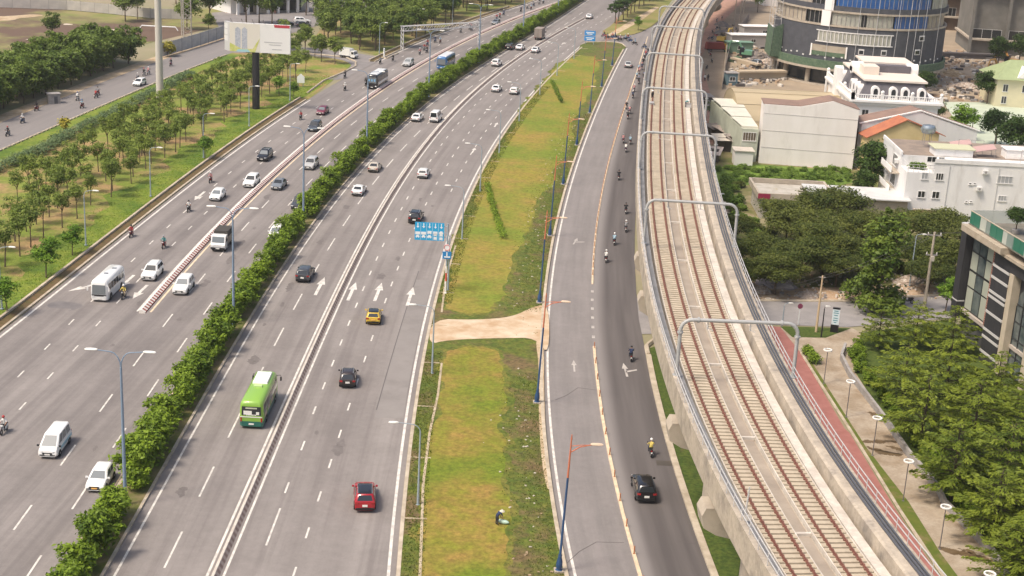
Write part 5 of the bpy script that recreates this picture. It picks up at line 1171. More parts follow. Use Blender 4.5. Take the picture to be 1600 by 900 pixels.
GRN = paint('lime', (.23, .42, .055), .4); t = make_bus('lime green city bus with a white roof unit in the inner lanes', 8.6, 2.3, 2.9, GRN, paint('dark_green', (.01, .12, .09), .4), GLASS, (1.45, 2.35), style='city'); put(t, 405, 624, 1.4, cHL, 0)
MB().box((0, 1.9, 2.98), (1.5, 3.0, .18), taper=.95).build('roof_unit', PW, t); MB().box((0, -.35, 2.97), (.75, .6, .14)).build('roof_hatch', paint('pale_lime', (.5, .68, .25), .4), t)
MB().box((0, -4.312, 1.28), (2.1, .03, .08)).build('rear_band', PW, t)
b = MB()
for i in range(7): b.box((-.42 + .14 * i, -4.315, 1.5), (.09, .03, .1))
b.build('lettering', PW, t)
for x, w, z, h in ((-.35, .8, 1.72, .4), (.62, .3, 1.68, .3)): MB().box((x, -4.318, z), (w, .012, h)).build('rear_notice', PLATE, t)
MB().box((0, -4.318, 2.2), (1.1, .012, .14)).build('destination_display', mat('display', (.5, .52, .4), .4), t)
for i in range(4): MB().add([(1.163, -3.4 + 1.8 * i, .9), (1.163, -2.2 + 1.8 * i, .9), (1.163, -2.2 + 1.8 * i, 1.4), (1.163, -3.4 + 1.8 * i, 1.4)], [(0, 1, 2, 3)]).build('side_poster', mat('bus_poster', (.3, .2, .15), .5, (.55, .5, .4), 2.5), t)
t = make_bus('black and white coach on the left road near the side road', 9.6, 2.4, 3.2, PB, PB, GLASS, (1.75, 2.6)); put(t, 590, 123, 1.6, cLB, 1)
MB().box((0, 0, 3.2), (1.9, 8.6, .12), taper=.9).build('roof', PW, t)
for s in (-1, 1): MB().box((s * 1.21, -.3, 1.25), (.03, 8.4, .5)).build('side_band', PW, t)
for i in range(3): MB().box((-.6 + .6 * i, 4.84, 2.0), (.35, .03, .5)).build('windscreen_notice', mat('notice_blue', (.2, .4, .6), .5), t)
t = make_bus('white roofed blue bus half hidden behind the hedge in the distance', 9.0, 2.4, 3.1, paint('deep_blue', (.05, .16, .36)), None, GLASS, (1.6, 2.5)); put(t, 697, 95, 1.5, cHL, 1)
MB().box((0, 0, 3.1), (2.0, 8.2, .12), taper=.9).build('roof', PW, t)
# trucks
def make_truck(label, cabm, boxm, Lb, Hb, tarp=None, box_type='tarp'):
    t = thing('truck', label, 'truck'); W = 1.95
    b = MB(); pr = [(.1, .45), (1.55, .45), (1.6, 1.05), (1.42, 1.25), (1.12, 2.1), (.95, 2.2), (.1, 2.2)]; n = len(pr); o = Lb / 2
    b.add([(-W / 2, y + o, z) for y, z in pr] + [(W / 2, y + o, z) for y, z in pr], [tuple(range(n))[::-1], tuple(range(n, 2 * n))] + [(i, (i + 1) % n, n + (i + 1) % n, n + i) for i in range(n)]); b.build('cab', cabm, t)
    MB().add([(.82, o + 1.425, 1.3), (-.82, o + 1.425, 1.3), (-.8, o + 1.165, 2.05), (.8, o + 1.165, 2.05)], [(0, 1, 2, 3)]).build('windscreen', GLASSL, t)
    for s in (-1, 1):
        q = [(s * (W / 2 + .008), o + .4, 1.3), (s * (W / 2 + .008), o + 1.25, 1.3), (s * (W / 2 + .008), o + 1.05, 1.95), (s * (W / 2 + .008), o + .4, 1.95)]
        MB().add(q if s > 0 else q[::-1], [(0, 1, 2, 3)]).build('side_window', GLASS, t)
        MB().box((s * .7, o + 1.61, .85), (.3, .05, .2)).build('headlight', LAMPW, t); MB().box((s * .8, -o - .06, .75), (.25, .05, .14)).build('tail_light', LAMPR, t); MB().box((s * 1.14, o + 1.2, 1.75), (.16, .08, .34)).build('wing_mirror', BLK, t)
        for yy in (-o * .55, o + .75): wh = link('wheel', WT, t, (s * (W / 2 - .16), yy, .4)); wh.scale = (1.2, 1.2, 1.2); link('rim', WR, wh)
    MB().box((0, o + 1.62, .55), (1.9, .06, .22)).build('bumper', BLK, t); MB().box((0, o + 1.66, .55), (.5, .02, .13)).build('number_plate', PLATE, t)
    MB().box((0, 0, .62), (1.2, Lb + .4, .22)).build('chassis', BLK, t)
    if box_type == 'tarp':
        MB().box((0, 0, 1.25), (2.05, Lb, .95)).build('cargo_bed', boxm, t)
        MB().box((0, -.1, 2.1), (2.0, Lb - .2, .75), taper=.93).build('tarpaulin', tarp, t)
    elif box_type == 'box': MB().box((0, 0, .75 + Hb / 2), (2.1, Lb, Hb)).build('cargo_box', boxm, t); MB().box((0, -Lb / 2 - .01, .75 + Hb / 2), (.04, .03, Hb - .1)).build('door_seam', BLK, t)
    return t
t = make_truck('white cabbed truck with a dark tarpaulin beside the striped barrier', PWN, mat('bed_wood', (.36, .3, .24), .8), 3.3, 1.8, mat('tarp_dark', (.06, .055, .05), .85)); put(t, 349, 371, 1.2, cHL, 1)
t = make_truck('brown box truck far up the inner lanes', PWN, mat('box_brown', (.27, .23, .2), .7), 4.2, 2.4, box_type='box'); put(t, 843, 53, 1.5, cHL, 0)
t = make_truck('white truck turning out of the side road', PW, PW, 3.6, 2.0, box_type='box'); p = G(541, 83, 1.1); t.location = (p.x, p.y, .02); t.rotation_euler = (0, 0, -2.0); t.scale = (.85, .85, .85)
t = make_truck('yellow cabbed truck beside the red path behind the viaduct', paint('truck_yellow', (.65, .36, .03), .4), mat('bed_red', (.25, .05, .04), .7), 5.0, 1.2, mat('bed_red', (.25, .05, .04), .7)); p = G(1117, 74, 1.1); t.location = (p.x, p.y, .02); t.rotation_euler = (0, 0, -1.35)
# ------------------------------------------------------------------ motorbikes and people
def skin(name, pts, edges, mats, pick, smooth=True, extra=None):
    me = bpy.data.meshes.new('tmp'); me.from_pydata([p[:3] for p in pts], edges, [])
    o = bpy.data.objects.new('tmp', me); COL.objects.link(o); mo = o.modifiers.new('s', 'SKIN'); mo.use_smooth_shade = True
    for i, p in enumerate(pts):
        sv = me.skin_vertices[0].data[i]; sv.radius = (p[3], p[4] if len(p) > 4 else p[3]); sv.use_root = i == 0
    sub = o.modifiers.new('d', 'SUBSURF'); sub.levels = sub.render_levels = 1
    dg = bpy.context.evaluated_depsgraph_get(); out = bpy.data.meshes.new_from_object(o.evaluated_get(dg)); out.name = name
    bpy.data.objects.remove(o); bpy.data.meshes.remove(me)
    vs = [tuple(v.co) for v in out.vertices]; fs = [list(p.vertices) for p in out.polygons]; bpy.data.meshes.remove(out)
    b = MB(); b.add(vs, fs)
    for i, f in enumerate(b.f):
        c = Vector((0, 0, 0))
        for j in f: c += Vector(b.v[j])
        b.m[i] = pick(c / len(f))
    if extra: extra(b)
    return b.mesh(name, mats, 60)
SKIN = mat('skin', (.42, .24, .16), .6); DARK = mat('cloth_dark', (.03, .03, .036), .85); HAIR = mat('hair', (.012, .01, .01), .6)
def fingers(b, h, dx, m=2):
    for k in range(4): b.tube([(h[0] - .035 + .023 * k, h[1] + .02, h[2] + .005), (h[0] - .035 + .023 * k, h[1] + .075 - .006 * abs(k - 1.5), h[2] - .005), (h[0] - .035 + .023 * k, h[1] + .065, h[2] - .05)], .0095, 5, m)
    b.tube([(h[0] + dx * .03, h[1], h[2]), (h[0] + dx * .055, h[1] + .03, h[2] - .02)], .011, 5, m)
def face(b, c, f, m=3):
    """eyes, nose and mouth on the side of the head that looks along f"""
    s = Vector((f[1], -f[0], 0)); f = Vector((f[0], f[1], 0)); c = Vector(c)
    for q in (-.034, .034): b.ball(c + f * .098 + s * q + Vector((0, 0, .01)), .011, 6, 4, m)
    b.ball(c + f * .112 + Vector((0, 0, -.02)), (.014, .014, .024), 6, 4, 2); b.ball(c + f * .098 + Vector((0, 0, -.062)), (.024, .012, .007), 6, 4, m)
def rider_mesh(shirt, pants, long_sleeve=True):
    P = [(0, -.2, .86, .16, .15), (0, -.17, 1.05, .15, .12), (0, -.1, 1.28, .19, .125), (0, -.06, 1.43, .065), (0, -.03, 1.5, .06), (0, -.01, 1.62, .1, .115)]
    E = [(0, 1), (1, 2), (2, 3), (3, 4), (4, 5)]
    for s in (-1, 1):
        n = len(P); P += [(s * .19, -.1, 1.33, .075), (s * .29, .07, 1.12, .055), (s * .31, .3, 1.03, .042), (s * .31, .38, 1.02, .045, .03)]; E += [(2, n), (n, n + 1), (n + 1, n + 2), (n + 2, n + 3)]
        n = len(P); P += [(s * .12, -.14, .84, .105), (s * .17, .26, .78, .085), (s * .16, .2, .42, .058), (s * .16, .18, .33, .05), (s * .17, .33, .3, .05, .035)]; E += [(0, n), (n, n + 1), (n + 1, n + 2), (n + 2, n + 3), (n + 3, n + 4)]
    def pick(c):
        if c.z > 1.44 and abs(c.x) < .15: return 2
        if abs(c.x) > .22 and c.y > .26 and c.z > .9: return 2
        if not long_sleeve and abs(c.x) > .24 and c.y > .08 and c.z > .95: return 2
        if c.z < .95 and not (c.y < -.02 and c.z > .92): return 1 if c.z > .38 else 3
        return 0
    def ex(b):
        for s in (-1, 1): fingers(b, (s * .31, .38, 1.03), -s)
        face(b, (0, -.01, 1.61), (0, 1))
    return skin('person', P, E, [shirt, pants, SKIN, DARK], pick, extra=ex)
def helmet_mesh(m_):
    b = MB(); b.ball((0, -.015, 1.66), (.135, .155, .13), 14, 8); b.box((0, .13, 1.68), (.2, .1, .02)); return b.mesh('helmet', m_, 50)
def cloth(n, c): return mat('cloth_' + n, c, .85)
SHIRTS = {'white': (.7, .69, .66), 'navy': (.03, .045, .1), 'black': (.025, .025, .028), 'red': (.4, .06, .06), 'yellow': (.62, .5, .14), 'pale_blue': (.35, .5, .6), 'grey': (.25, .25, .26), 'teal': (.08, .25, .25), 'pink': (.5, .25, .25), 'green': (.08, .22, .1)}
PANTS = {'dark': (.03, .032, .045), 'blue': (.07, .1, .18), 'tan': (.4, .33, .22)}
RM = {}
def rider(sh, pa):
    if (sh, pa) not in RM: RM[sh, pa] = rider_mesh(cloth(sh, SHIRTS[sh]), cloth('p' + pa, PANTS[pa]), sh not in ('white', 'pale_blue'))
    return RM[sh, pa]
HMS = {k: helmet_mesh(mat('helmet_' + k, c, .3, spec=.6)) for k, c in {'white': (.75, .75, .73), 'black': (.02, .02, .022), 'red': (.4, .03, .03), 'yellow': (.65, .52, .1), 'grey': (.3, .3, .32), 'blue': (.05, .12, .35)}.items()}
bw = MB(); pts = [(0, .235 * math.cos(a), .235 * math.sin(a)) for a in [6.2832 * i / 18 for i in range(19)]]; bw.tube(pts, .055, 6); BW_T = bw.mesh('wheel', TYRE, 60)
BW_R = MB().lathe([(.03, -.06), (.12, -.02), (.19, -.015), (.19, .015), (.12, .02), (.03, .06)], n=12, axis='x').mesh('rim', RIMM, 40)
def bike_meshes(pnt):
    b = MB()
    side = [(-.72, .72), (-.5, .5), (-.1, .36), (.22, .34), (.42, .5), (.52, .95), (.44, .97), (.3, .55), (.12, .45), (-.02, .55), (-.1, .74), (-.72, .8)]
    n = len(side); w = [.1, .15, .15, .14, .14, .12, .12, .14, .14, .15, .14, .1]
    b.add([(-w[i], y, z) for i, (y, z) in enumerate(side)] + [(w[i], y, z) for i, (y, z) in enumerate(side)], [tuple(range(n)), tuple(range(2 * n - 1, n - 1, -1))] + [(i, n + i, n + (i + 1) % n, (i + 1) % n) for i in range(n)])
    body = b.mesh('bodywork', pnt, 30)
    return body
bs = MB(); bs.box((0, -.36, .81), (.26, .72, .09), taper=.85); SEAT = bs.mesh('seat', BLK)
b = MB(); b.tube([(-.33, .36, 1.02), (-.12, .42, 1.03), (.12, .42, 1.03), (.33, .36, 1.02)], .022, 6); b.tube([(0, .43, 1.0), (0, .62, .32)], .05, 6); HBAR = b.mesh('handlebar', BLK)
b = MB(); b.lathe([(.04, -.03), (.09, .0), (.07, .06)], (0, .53, .88), 10, axis='y'); HL_ = b.mesh('headlight', LAMPW, 40)
TL_ = MB().box((0, -.77, .72), (.16, .05, .08)).mesh('tail_light', LAMPR); NP_ = MB().box((0, -.8, .54), (.17, .02, .14)).mesh('number_plate', PLATE)
b = MB()
for s in (-1, 1): b.tube([(s * .26, .38, 1.03), (s * .3, .4, 1.16)], .012, 4); b.ball((s * .31, .4, 1.2), (.06, .02, .04), 8, 5)
MIR = b.mesh('wing_mirror', BLK, 50)
b = MB(); b.lathe([(.05, -.3), (.06, .2)], (.16, -.4, .34), 8, axis='y'); EXH = b.mesh('exhaust', RIMM, 40)
BIKES = {k: bike_meshes(paint('bike_' + k, c)) for k, c in {'black': (.015, .015, .018), 'red': (.3, .02, .02), 'white': (.65, .65, .63), 'blue': (.03, .08, .2), 'grey': (.2, .2, .22)}.items()}
def motorbike(col, label, loc, rz, group=None):
    t = thing('motorbike', label, 'motorbike', loc, rz, group)
    link('bodywork', BIKES[col], t); link('seat', SEAT, t); link('handlebar', HBAR, t); link('headlight', HL_, t); link('tail_light', TL_, t); link('number_plate', NP_, t); link('wing_mirror', MIR, t); link('exhaust', EXH, t)
    for y in (-.6, .62): w = link('wheel', BW_T, t, (0, y, .29)); link('rim', BW_R, w)
    return t
def person_on(sh, pa, he, label, loc, rz, group=None, dy=0):
    o = link('person', rider(sh, pa), None, loc, rz); tag(o, label, 'person', group); link('helmet', HMS[he], o); return o
def bike(x, y, c, on, col, sh, pa, he, where, da=0, group=True, second=None):
    p = G(x, y, .75); a = rot_on(c, p.y, on) + da; l = (p.x, p.y, .02)
    motorbike(col, where[0], l, a, where[2] if group else None)
    q = Vector((-math.sin(a), math.cos(a), 0)) * .0
    person_on(sh, pa, he, where[1], l, a, where[3] if group else None)
    if second:
        d = Vector((-math.sin(a), math.cos(a), 0)) * -.42
        person_on(second[0], second[1], second[2], 'person riding behind the ' + second[3], (l[0] + d.x, l[1] + d.y, .04), a, None)
near = [((1017, 700), cDV, 0, 'black', 'yellow', 'dark', 'white', 'black motorbike just ahead of the large black car', 'person in a yellow top riding just ahead of the large black car'),
 ((986, 553), cDV, 0, 'black', 'navy', 'dark', 'black', 'dark motorbike beside the start of the grass strip under the viaduct', 'person in navy riding alone near the faded turn arrow'),
 ((947, 401), cDV, 0, 'black', 'white', 'dark', 'white', 'motorbike near the cream line carrying the all white rider', 'person all in white riding near the cream line'),
 ((960, 374), cDV, 0, 'black', 'pale_blue', 'dark', 'white', 'motorbike just ahead of the all white rider', 'person in pale blue riding just ahead of the all white rider'),
 ((978, 354), cDV, 0, 'grey', 'grey', 'dark', 'white', 'motorbike close under the viaduct edge beside the pale blue rider', 'person in grey with a white helmet close under the viaduct edge'),
 ((978, 326), cDV, 0, 'black', 'black', 'dark', 'black', 'black motorbike at the viaduct edge left of the third portal', 'person all in black at the viaduct edge'),
 ((967, 274), cDV, 0, 'black', 'black', 'dark', 'black', 'black motorbike alone in the middle of the dark service lane', 'person in black riding alone in the middle of the dark service lane'),
 ((329, 278), cA, 1, 'red', 'pink', 'dark', 'white', 'red motorbike near the left edge line with a white bundle behind', 'person in pink on the motorbike near the left edge line'),
 ((295, 323), cA, 1, 'black', 'white', 'dark', 'black', 'dark motorbike ahead of the white rounded car', 'person in a white shirt riding ahead of the white rounded car'),
 ((205, 362), cA, 1, 'red', 'red', 'dark', 'black', 'red motorbike hugging the left kerb', 'person in red hugging the left kerb'),
 ((256, 379), cA, 1, 'red', 'teal', 'dark', 'grey', 'red motorbike in the middle of the left lanes above the white high car', 'person in teal in the middle of the left lanes'),
 ((193, 457), cA, 1, 'black', 'yellow', 'tan', 'white', 'motorbike right beside the white minibus', 'person in cream clothes riding right beside the white minibus'),
 ((6, 665), cA, 1, 'white', 'white', 'dark', 'red', 'white motorbike cut by the left edge of the picture', 'person with a red helmet at the left edge of the picture'),
 ((470, 181), cA, 1, 'black', 'red', 'dark', 'black', 'motorbike left of the wine red car', 'person in red riding left of the wine red car'),
 ((539, 136), cA, 1, 'black', 'white', 'dark', 'white', 'motorbike left of the coach in the bend', 'person in white riding left of the coach'),
 ((539, 117), cA, 1, 'black', 'black', 'dark', 'black', 'dark motorbike at the lower corner of the side road mouth', 'person in black at the lower corner of the side road mouth'),
 ((594, 95), cA, 1, 'black', 'grey', 'dark', 'black', 'motorbike crossing the mouth of the side road', 'person in grey crossing the mouth of the side road'),
 ((614, 91), cA, 1, 'black', 'black', 'dark', 'grey', 'motorbike beside the sharp corner of the side road', 'person in black beside the sharp corner of the side road'),
 ((572, 129), cA, 1, 'black', 'black', 'dark', 'black', 'motorbike close beside the front of the black and white coach', 'person in black close beside the front of the coach')]
for (x, y), c, on, col, sh, pa, he, l1, l2 in near:
    bike(x, y, c, on, col, sh, pa, he, (l1, l2, None, None), group=False)
g1 = ('small distant motorbike coming down the left road past the lattice gantry', 'rider on a small distant motorbike coming down the left road', 'distant motorbikes on the left road', 'distant riders on the left road')
g2 = ('small distant motorbike in the stream beside the viaduct on the service road', 'rider in the distant stream beside the viaduct on the service road', 'distant motorbikes beside the viaduct', 'distant riders beside the viaduct')
g3 = ('motorbike in the line crossing the gap at the far tip of the island', 'rider in the line crossing the gap at the far tip of the island', 'motorbikes crossing at the far tip of the island', 'riders crossing at the far tip of the island')
g4 = ('small motorbike on the far left road beside the thicket', 'rider of a small motorbike on the far left road beside the thicket', 'motorbikes on the far left road', 'riders on the far left road')
def many(pxs, c, on, g, da=0):
    for i, (x, y) in enumerate(pxs): bike(x, y, c, on, rnd.choice(list(BIKES)), rnd.choice(('white', 'black', 'black', 'navy', 'red', 'grey', 'pale_blue', 'pink')), rnd.choice(('dark', 'blue', 'dark')), rnd.choice(('white', 'black', 'grey', 'blue', 'red')), g, da + rnd.uniform(-.06, .06))
many([(656, 81), (663, 74), (667, 78), (668, 67), (680, 62), (688, 63), (720, 47), (734, 42), (737, 44), (748, 36), (776, 27), (781, 24), (787, 20), (814, 15), (824, 10), (830, 11), (834, 6), (843, 3), (849, 2)], cA, 1, g1)
many([(974, 217), (985, 219), (978, 231), (981, 180), (979, 165), (989, 148), (991, 138), (998, 126), (995, 118), (999, 111), (1003, 104), (998, 106), (1005, 96), (1007, 90), (1009, 84), (1010, 87), (1013, 80), (1006, 120), (984, 172)], cDV, 0, g2)
many([(944, 54), (949, 57), (957, 56), (961, 56), (965, 60), (969, 60), (977, 59), (981, 58), (985, 62), (992, 66), (1007, 72)], cDV, 0, g3, 1.2)
many([(12, 206), (35, 186), (57, 167), (128, 163), (267, 98)], cFR, 1, g4)
many([(121, 151), (150, 147), (153, 143), (225, 113), (232, 111), (215, 121), (246, 106)], cFR, 0, g4)
p = G(1419, 468, .6); motorbike('black', 'dark motorbike parked at the side street kerb right of the conical tree', (p.x, p.y, .02), 1.75)
# standing, walking and bending people
def standing(shirt, pants, stride=.0, bend=0.0, reach=False, hat=None):
    hz = .88
    if bend: ch = [(0, .02, .98, .13, .11), (0, .3, 1.12, .17, .12), (0, .42, 1.13, .06), (0, .52, 1.1, .1, .11)]
    else: ch = [(0, 0, 1.08, .135, .1), (0, 0, 1.34, .18, .11), (0, .01, 1.48, .055), (0, .02, 1.62, .095, .115)]
    P = [(0, 0, hz, .15, .12)] + ch; E = [(0, 1), (1, 2), (2, 3), (3, 4)]
    for s in (-1, 1):
        n = len(P); sy, sz = ch[1][1], ch[1][2]
        if bend: P += [(s * .18, sy, sz - .02, .07), (s * .2, sy + .12, sz - .35, .05), (s * .15, sy + .22, sz - .6, .04), (s * .14, sy + .25, sz - .68, .042, .028)]
        else: P += [(s * .19, 0, 1.38, .07), (s * .25, -.03 + s * stride * .4, 1.1, .05), (s * .25, .08 + s * stride * .7, .86, .04), (s * .25, .1 + s * stride * .8, .78, .042, .028)]
        E += [(2, n), (n, n + 1), (n + 1, n + 2), (n + 2, n + 3)]
        n = len(P); q = -s * stride
        P += [(s * .1, .0, .8, .1), (s * .11, q * .6 + .03, .47, .075), (s * .11, q * 1.0 - .02, .1, .05), (s * .11, q * 1.0 + .14, .05, .045, .03)]; E += [(0, n), (n, n + 1), (n + 1, n + 2), (n + 2, n + 3)]
    hd = ch[3]
    def pick(c):
        if (c - Vector(hd[:3])).length < .16: return 2
        if abs(c.x) > .1 and c.z < .86 and (c.y > .3 if bend else abs(c.x) > .2): return 2
        return 1 if c.z < .9 and not (bend and c.y > .28) else 0
    def ex(b):
        for s in (-1, 1): h = P[1 + 4 + (0 if s < 0 else 8) + 3]; fingers(b, (h[0], h[1], h[2]), -s)
        face(b, hd[:3], (0, 1))
    me = skin('person', P, E, [shirt, pants, SKIN, DARK], pick, extra=ex)
    b = MB(); hr = MB(); hr.ball((hd[0], hd[1] - .03, hd[2] + .04), (.105, .115, .105), 12, 7)
    if hat: b.lathe([(.24, 0), (.22, .03), (.08, .14), (.01, .2)], (hd[0], hd[1], hd[2] + .05), 14)
    return me, hr.mesh('hair', HAIR, 60), b.mesh('hat', hat, 50) if hat else None
def stand(me, label, loc, rz):
    o = link('person', me[0], None, loc, rz); tag(o, label, 'person'); link('hair', me[1], o)
    if me[2]: link('hat', me[2], o)
    return o
p = G(776, 823); stand(standing(cloth('navy', SHIRTS['navy']), cloth('pdark', PANTS['dark']), .0, 1, hat=mat('straw', (.6, .55, .45), .8)), 'person in navy with a pale hat bending down on the island lawn', (p.x, p.y, .17), -.9)
b = MB(); b.ball((0, 0, .2), (.22, .55, .2), 12, 6); b.tube([(0, .5, .2), (.05, .68, .3)], .05, 6); tag(b.build('sack', mat('sack_green', (.45, .6, .5), .6), smooth=50, loc=G(786, 821) + Vector((0, 0, .17)), rz=1.2), 'pale green sack lying on the lawn beside the bending person', 'sack')
w1, w2 = standing(cloth('black', SHIRTS['black']), cloth('pdark', PANTS['dark']), .22), standing(cloth('white', SHIRTS['white']), cloth('pdark', PANTS['dark']), .2)
stand(w1, 'person in dark clothes walking on the red path behind the viaduct', G(1106, 127), .1); stand(w2, 'person in a light top walking left of the darker walker on the red path', G(1101, 127), 3.0)
wk = standing(cloth('teal', SHIRTS['teal']), cloth('pdark', PANTS['dark']), .1, 1, hat=mat('helmet_white', (.75, .75, .73), .3)); w3 = standing(cloth('black', SHIRTS['black']), cloth('pdark', PANTS['dark']), .1, hat=mat('helmet_white', (.75, .75, .73), .3))
p = G(1019, 156, 11.1); stand(w3, 'worker in dark clothes standing on the left side of the viaduct deck', (p.x, p.y, 11.05), .4); p = G(1071, 168, 11.45); stand(wk, 'worker bending over the cable trough on the right of the viaduct deck', (p.x, p.y, 11.52), -1.2)
p = G(1018, 166, 11.1); t = thing('hand_cart', 'small grey hand cart below the worker on the left of the deck', 'cart', (p.x, p.y, 11.03)); MB().box((0, 0, .55), (.7, 1.1, .5), taper=1.15).build('tray', RAILG, t)
for s in (-.3, .3): w = link('wheel', BW_T, t, (s, 0, .25))
MB().tube([(-.3, -.5, .8), (-.3, -1.0, 1.0), (.3, -1.0, 1.0), (.3, -.5, .8)], .025, 5).build('handle', BLK, t)
p = G(1076, 167, 11.6); t = thing('tool_box', 'grey tool box on the white trough beside the bending worker', 'box', (p.x, p.y, 11.5)); MB().box((0, 0, .3), (.8, .9, .6)).build('case', RAILG, t); MB().box((0, 0, .63), (.84, .94, .08)).build('lid', CONCG, t)
# ------------------------------------------------------------------ buildings
def GY(x, y, Y):
    """the point of a sight line lying at distance Y"""
    d = fw * F + rt * (x - 800) + up * (450 - y); t = Y / d.y
    return Vector((d.x * t, Y, CH + d.z * t))
WHITE = mat('render_white', (.78, .74, .71), .85, (.72, .68, .64), .35, c3=(.6, .56, .52), s3=.4, p3=(.56, .8), stretch=(1, 1, .35))
WHITE2 = mat('plaster_white', (.76, .75, .73), .8, (.7, .69, .68), .4, c3=(.55, .53, .5), s3=.5, p3=(.54, .78), stretch=(1, 1, .25))
PANEL = mat('sheet_cream', (.68, .66, .56), .6, (.6, .57, .48), .4)
BROWNR = mat('roof_brown', (.27, .18, .14), .8, (.22, .15, .12), .6, bump=.1)
ORANGER = mat('roof_orange', (.43, .16, .08), .8, (.34, .12, .07), .8)
BEIGER = mat('roof_beige', (.46, .38, .25), .7, (.38, .31, .2), .25, stretch=(.15, 1, 1))
DARKW = mat('window_dark', (.025, .028, .03), .15, spec=.6)
GREYW = mat('window_grey', (.35, .36, .37), .3)
SLATE = mat('slate_grey', (.14, .13, .145), .7, (.11, .105, .115), 1.0)
WTRIM = mat('white_trim', (.82, .8, .77), .6)
FRAMEW = mat('window_frame', (.7, .69, .67), .5)
def extrude(b, front, d):
    n = len(front); d = Vector(d); f = [Vector(p) for p in front]
    return b.add(f + [p + d for p in f], [tuple(range(n)), tuple(range(2 * n - 1, n - 1, -1))] + [(i, n + i, n + (i + 1) % n, (i + 1) % n) for i in range(n)])
def win(parent, c, w, h, ax=(1, 0, 0), nrm=(0, -1, 0), panes=2, glass=DARKW, frame=FRAMEW, name='window'):
    """a recess frame with glass set on a wall at c"""
    ax, nrm, c = Vector(ax).normalized(), Vector(nrm).normalized(), Vector(c); z = Vector((0, 0, 1)); t = .07
    def slab(b, u0, u1, v0, v1, o0, o1):
        vs = [c + ax * u + z * v + nrm * o for o in (o0, o1) for u, v in ((u0, v0), (u1, v0), (u1, v1), (u0, v1))]
        b.add(vs, [(3, 2, 1, 0), (4, 5, 6, 7), (0, 1, 5, 4), (1, 2, 6, 5), (2, 3, 7, 6), (3, 0, 4, 7)])
    b = MB(); w2, h2 = w / 2, h / 2
    slab(b, -w2, w2, h2 - t, h2, 0, .08); slab(b, -w2 - .08, w2 + .08, -h2 - .06, -h2 + t, 0, .14); slab(b, -w2, -w2 + t, -h2 + t, h2 - t, 0, .08); slab(b, w2 - t, w2, -h2 + t, h2 - t, 0, .08)
    for i in range(1, panes): u = -w2 + w * i / panes; slab(b, u - .035, u + .035, -h2 + t, h2 - t, 0, .07)
    f = b.build(name, frame, parent); g = MB(); slab(g, -w2 + t, w2 - t, -h2 + t, h2 - t, .012, .03); g.build('pane', glass, f)
    return f
# white warehouse
t = thing('warehouse', 'large plain white walled warehouse with a low brown gable roof', 'warehouse')
A, Bp = Vector((43.6, 262.6, 0)), Vector((60.2, 260.6, 0)); ax = (Bp - A); 
def al(u, z): p = A + ax * u; return Vector((p.x, p.y, z))
fr = [al(0, 0), al(1, 0), al(1, 10.9), al(.72, 12.2), al(.38, 10.8), al(0, 10.8)]
b = MB(); extrude(b, fr, (.4, 6, 0)); b.build('wall', WHITE, t)
b = MB()
for u0, z0, u1, z1 in ((-.01, 10.82, .38, 10.82), (.38, 10.82, .72, 12.22), (.72, 12.22, 1.01, 10.92)):
    p, q = al(u0, z0), al(u1, z1); d = Vector((.4, 6, 0)); n = Vector((0, 0, .1)); s = Vector((.02, .3, .02)); b.add([p + s, q + s, q + d, p + d, p + s + n, q + s + n, q + d + n, p + d + n], [(3, 2, 1, 0), (4, 5, 6, 7), (0, 1, 5, 4), (1, 2, 6, 5), (2, 3, 7, 6), (3, 0, 4, 7)])
b.build('roof', BROWNR, t)
b = MB(); nrm = Vector((ax.y, -ax.x, 0)).normalized()
for z in (3.0, 6.1, 9.2): p, q = al(0, z) + nrm * .02, al(1, z) + nrm * .02; b.tube([p, q], .035, 4)
b.build('wall_seam', mat('seam_grey', (.45, .42, .4), .8), t)
# annex with white roof panels
t = thing('shed', 'narrow shed with cream roof panels leaning on the white warehouse', 'shed')
pr = [(37.6, 291, 0), (43.2, 291, 0), (43.2, 263.5, 0), (40.2, 263.5, 0)]
b = MB(); b.prism([(p[0], p[1]) for p in pr], 0, 6.0); b.build('wall', mat('wall_pale_green', (.5, .53, .44), .8, (.42, .44, .36), .5), t)
for i in range(3):
    y0, y1 = 264 + 8.8 * i, 272.4 + 8.8 * i; f = lambda y: 40.1 - (y - 263.5) * 2.6 / 27.5
    b = MB(); z = 6.4 + .12 * i; b.add([(f(y0), y0, z), (43.1, y0, z), (43.1, y1, z), (f(y1), y1, z)], [(0, 1, 2, 3)]); b.add([(f(y0), y0, 6.02), (43.1, y0, 6.02), (43.1, y0, z), (f(y0), y0, z)], [(0, 1, 2, 3)]); b.build('roof_panel', PANEL, t)
win(t, (41.6, 263.49, 4.6), 2.4, 1.6, panes=5, glass=mat('window_brown', (.12, .09, .06), .5))
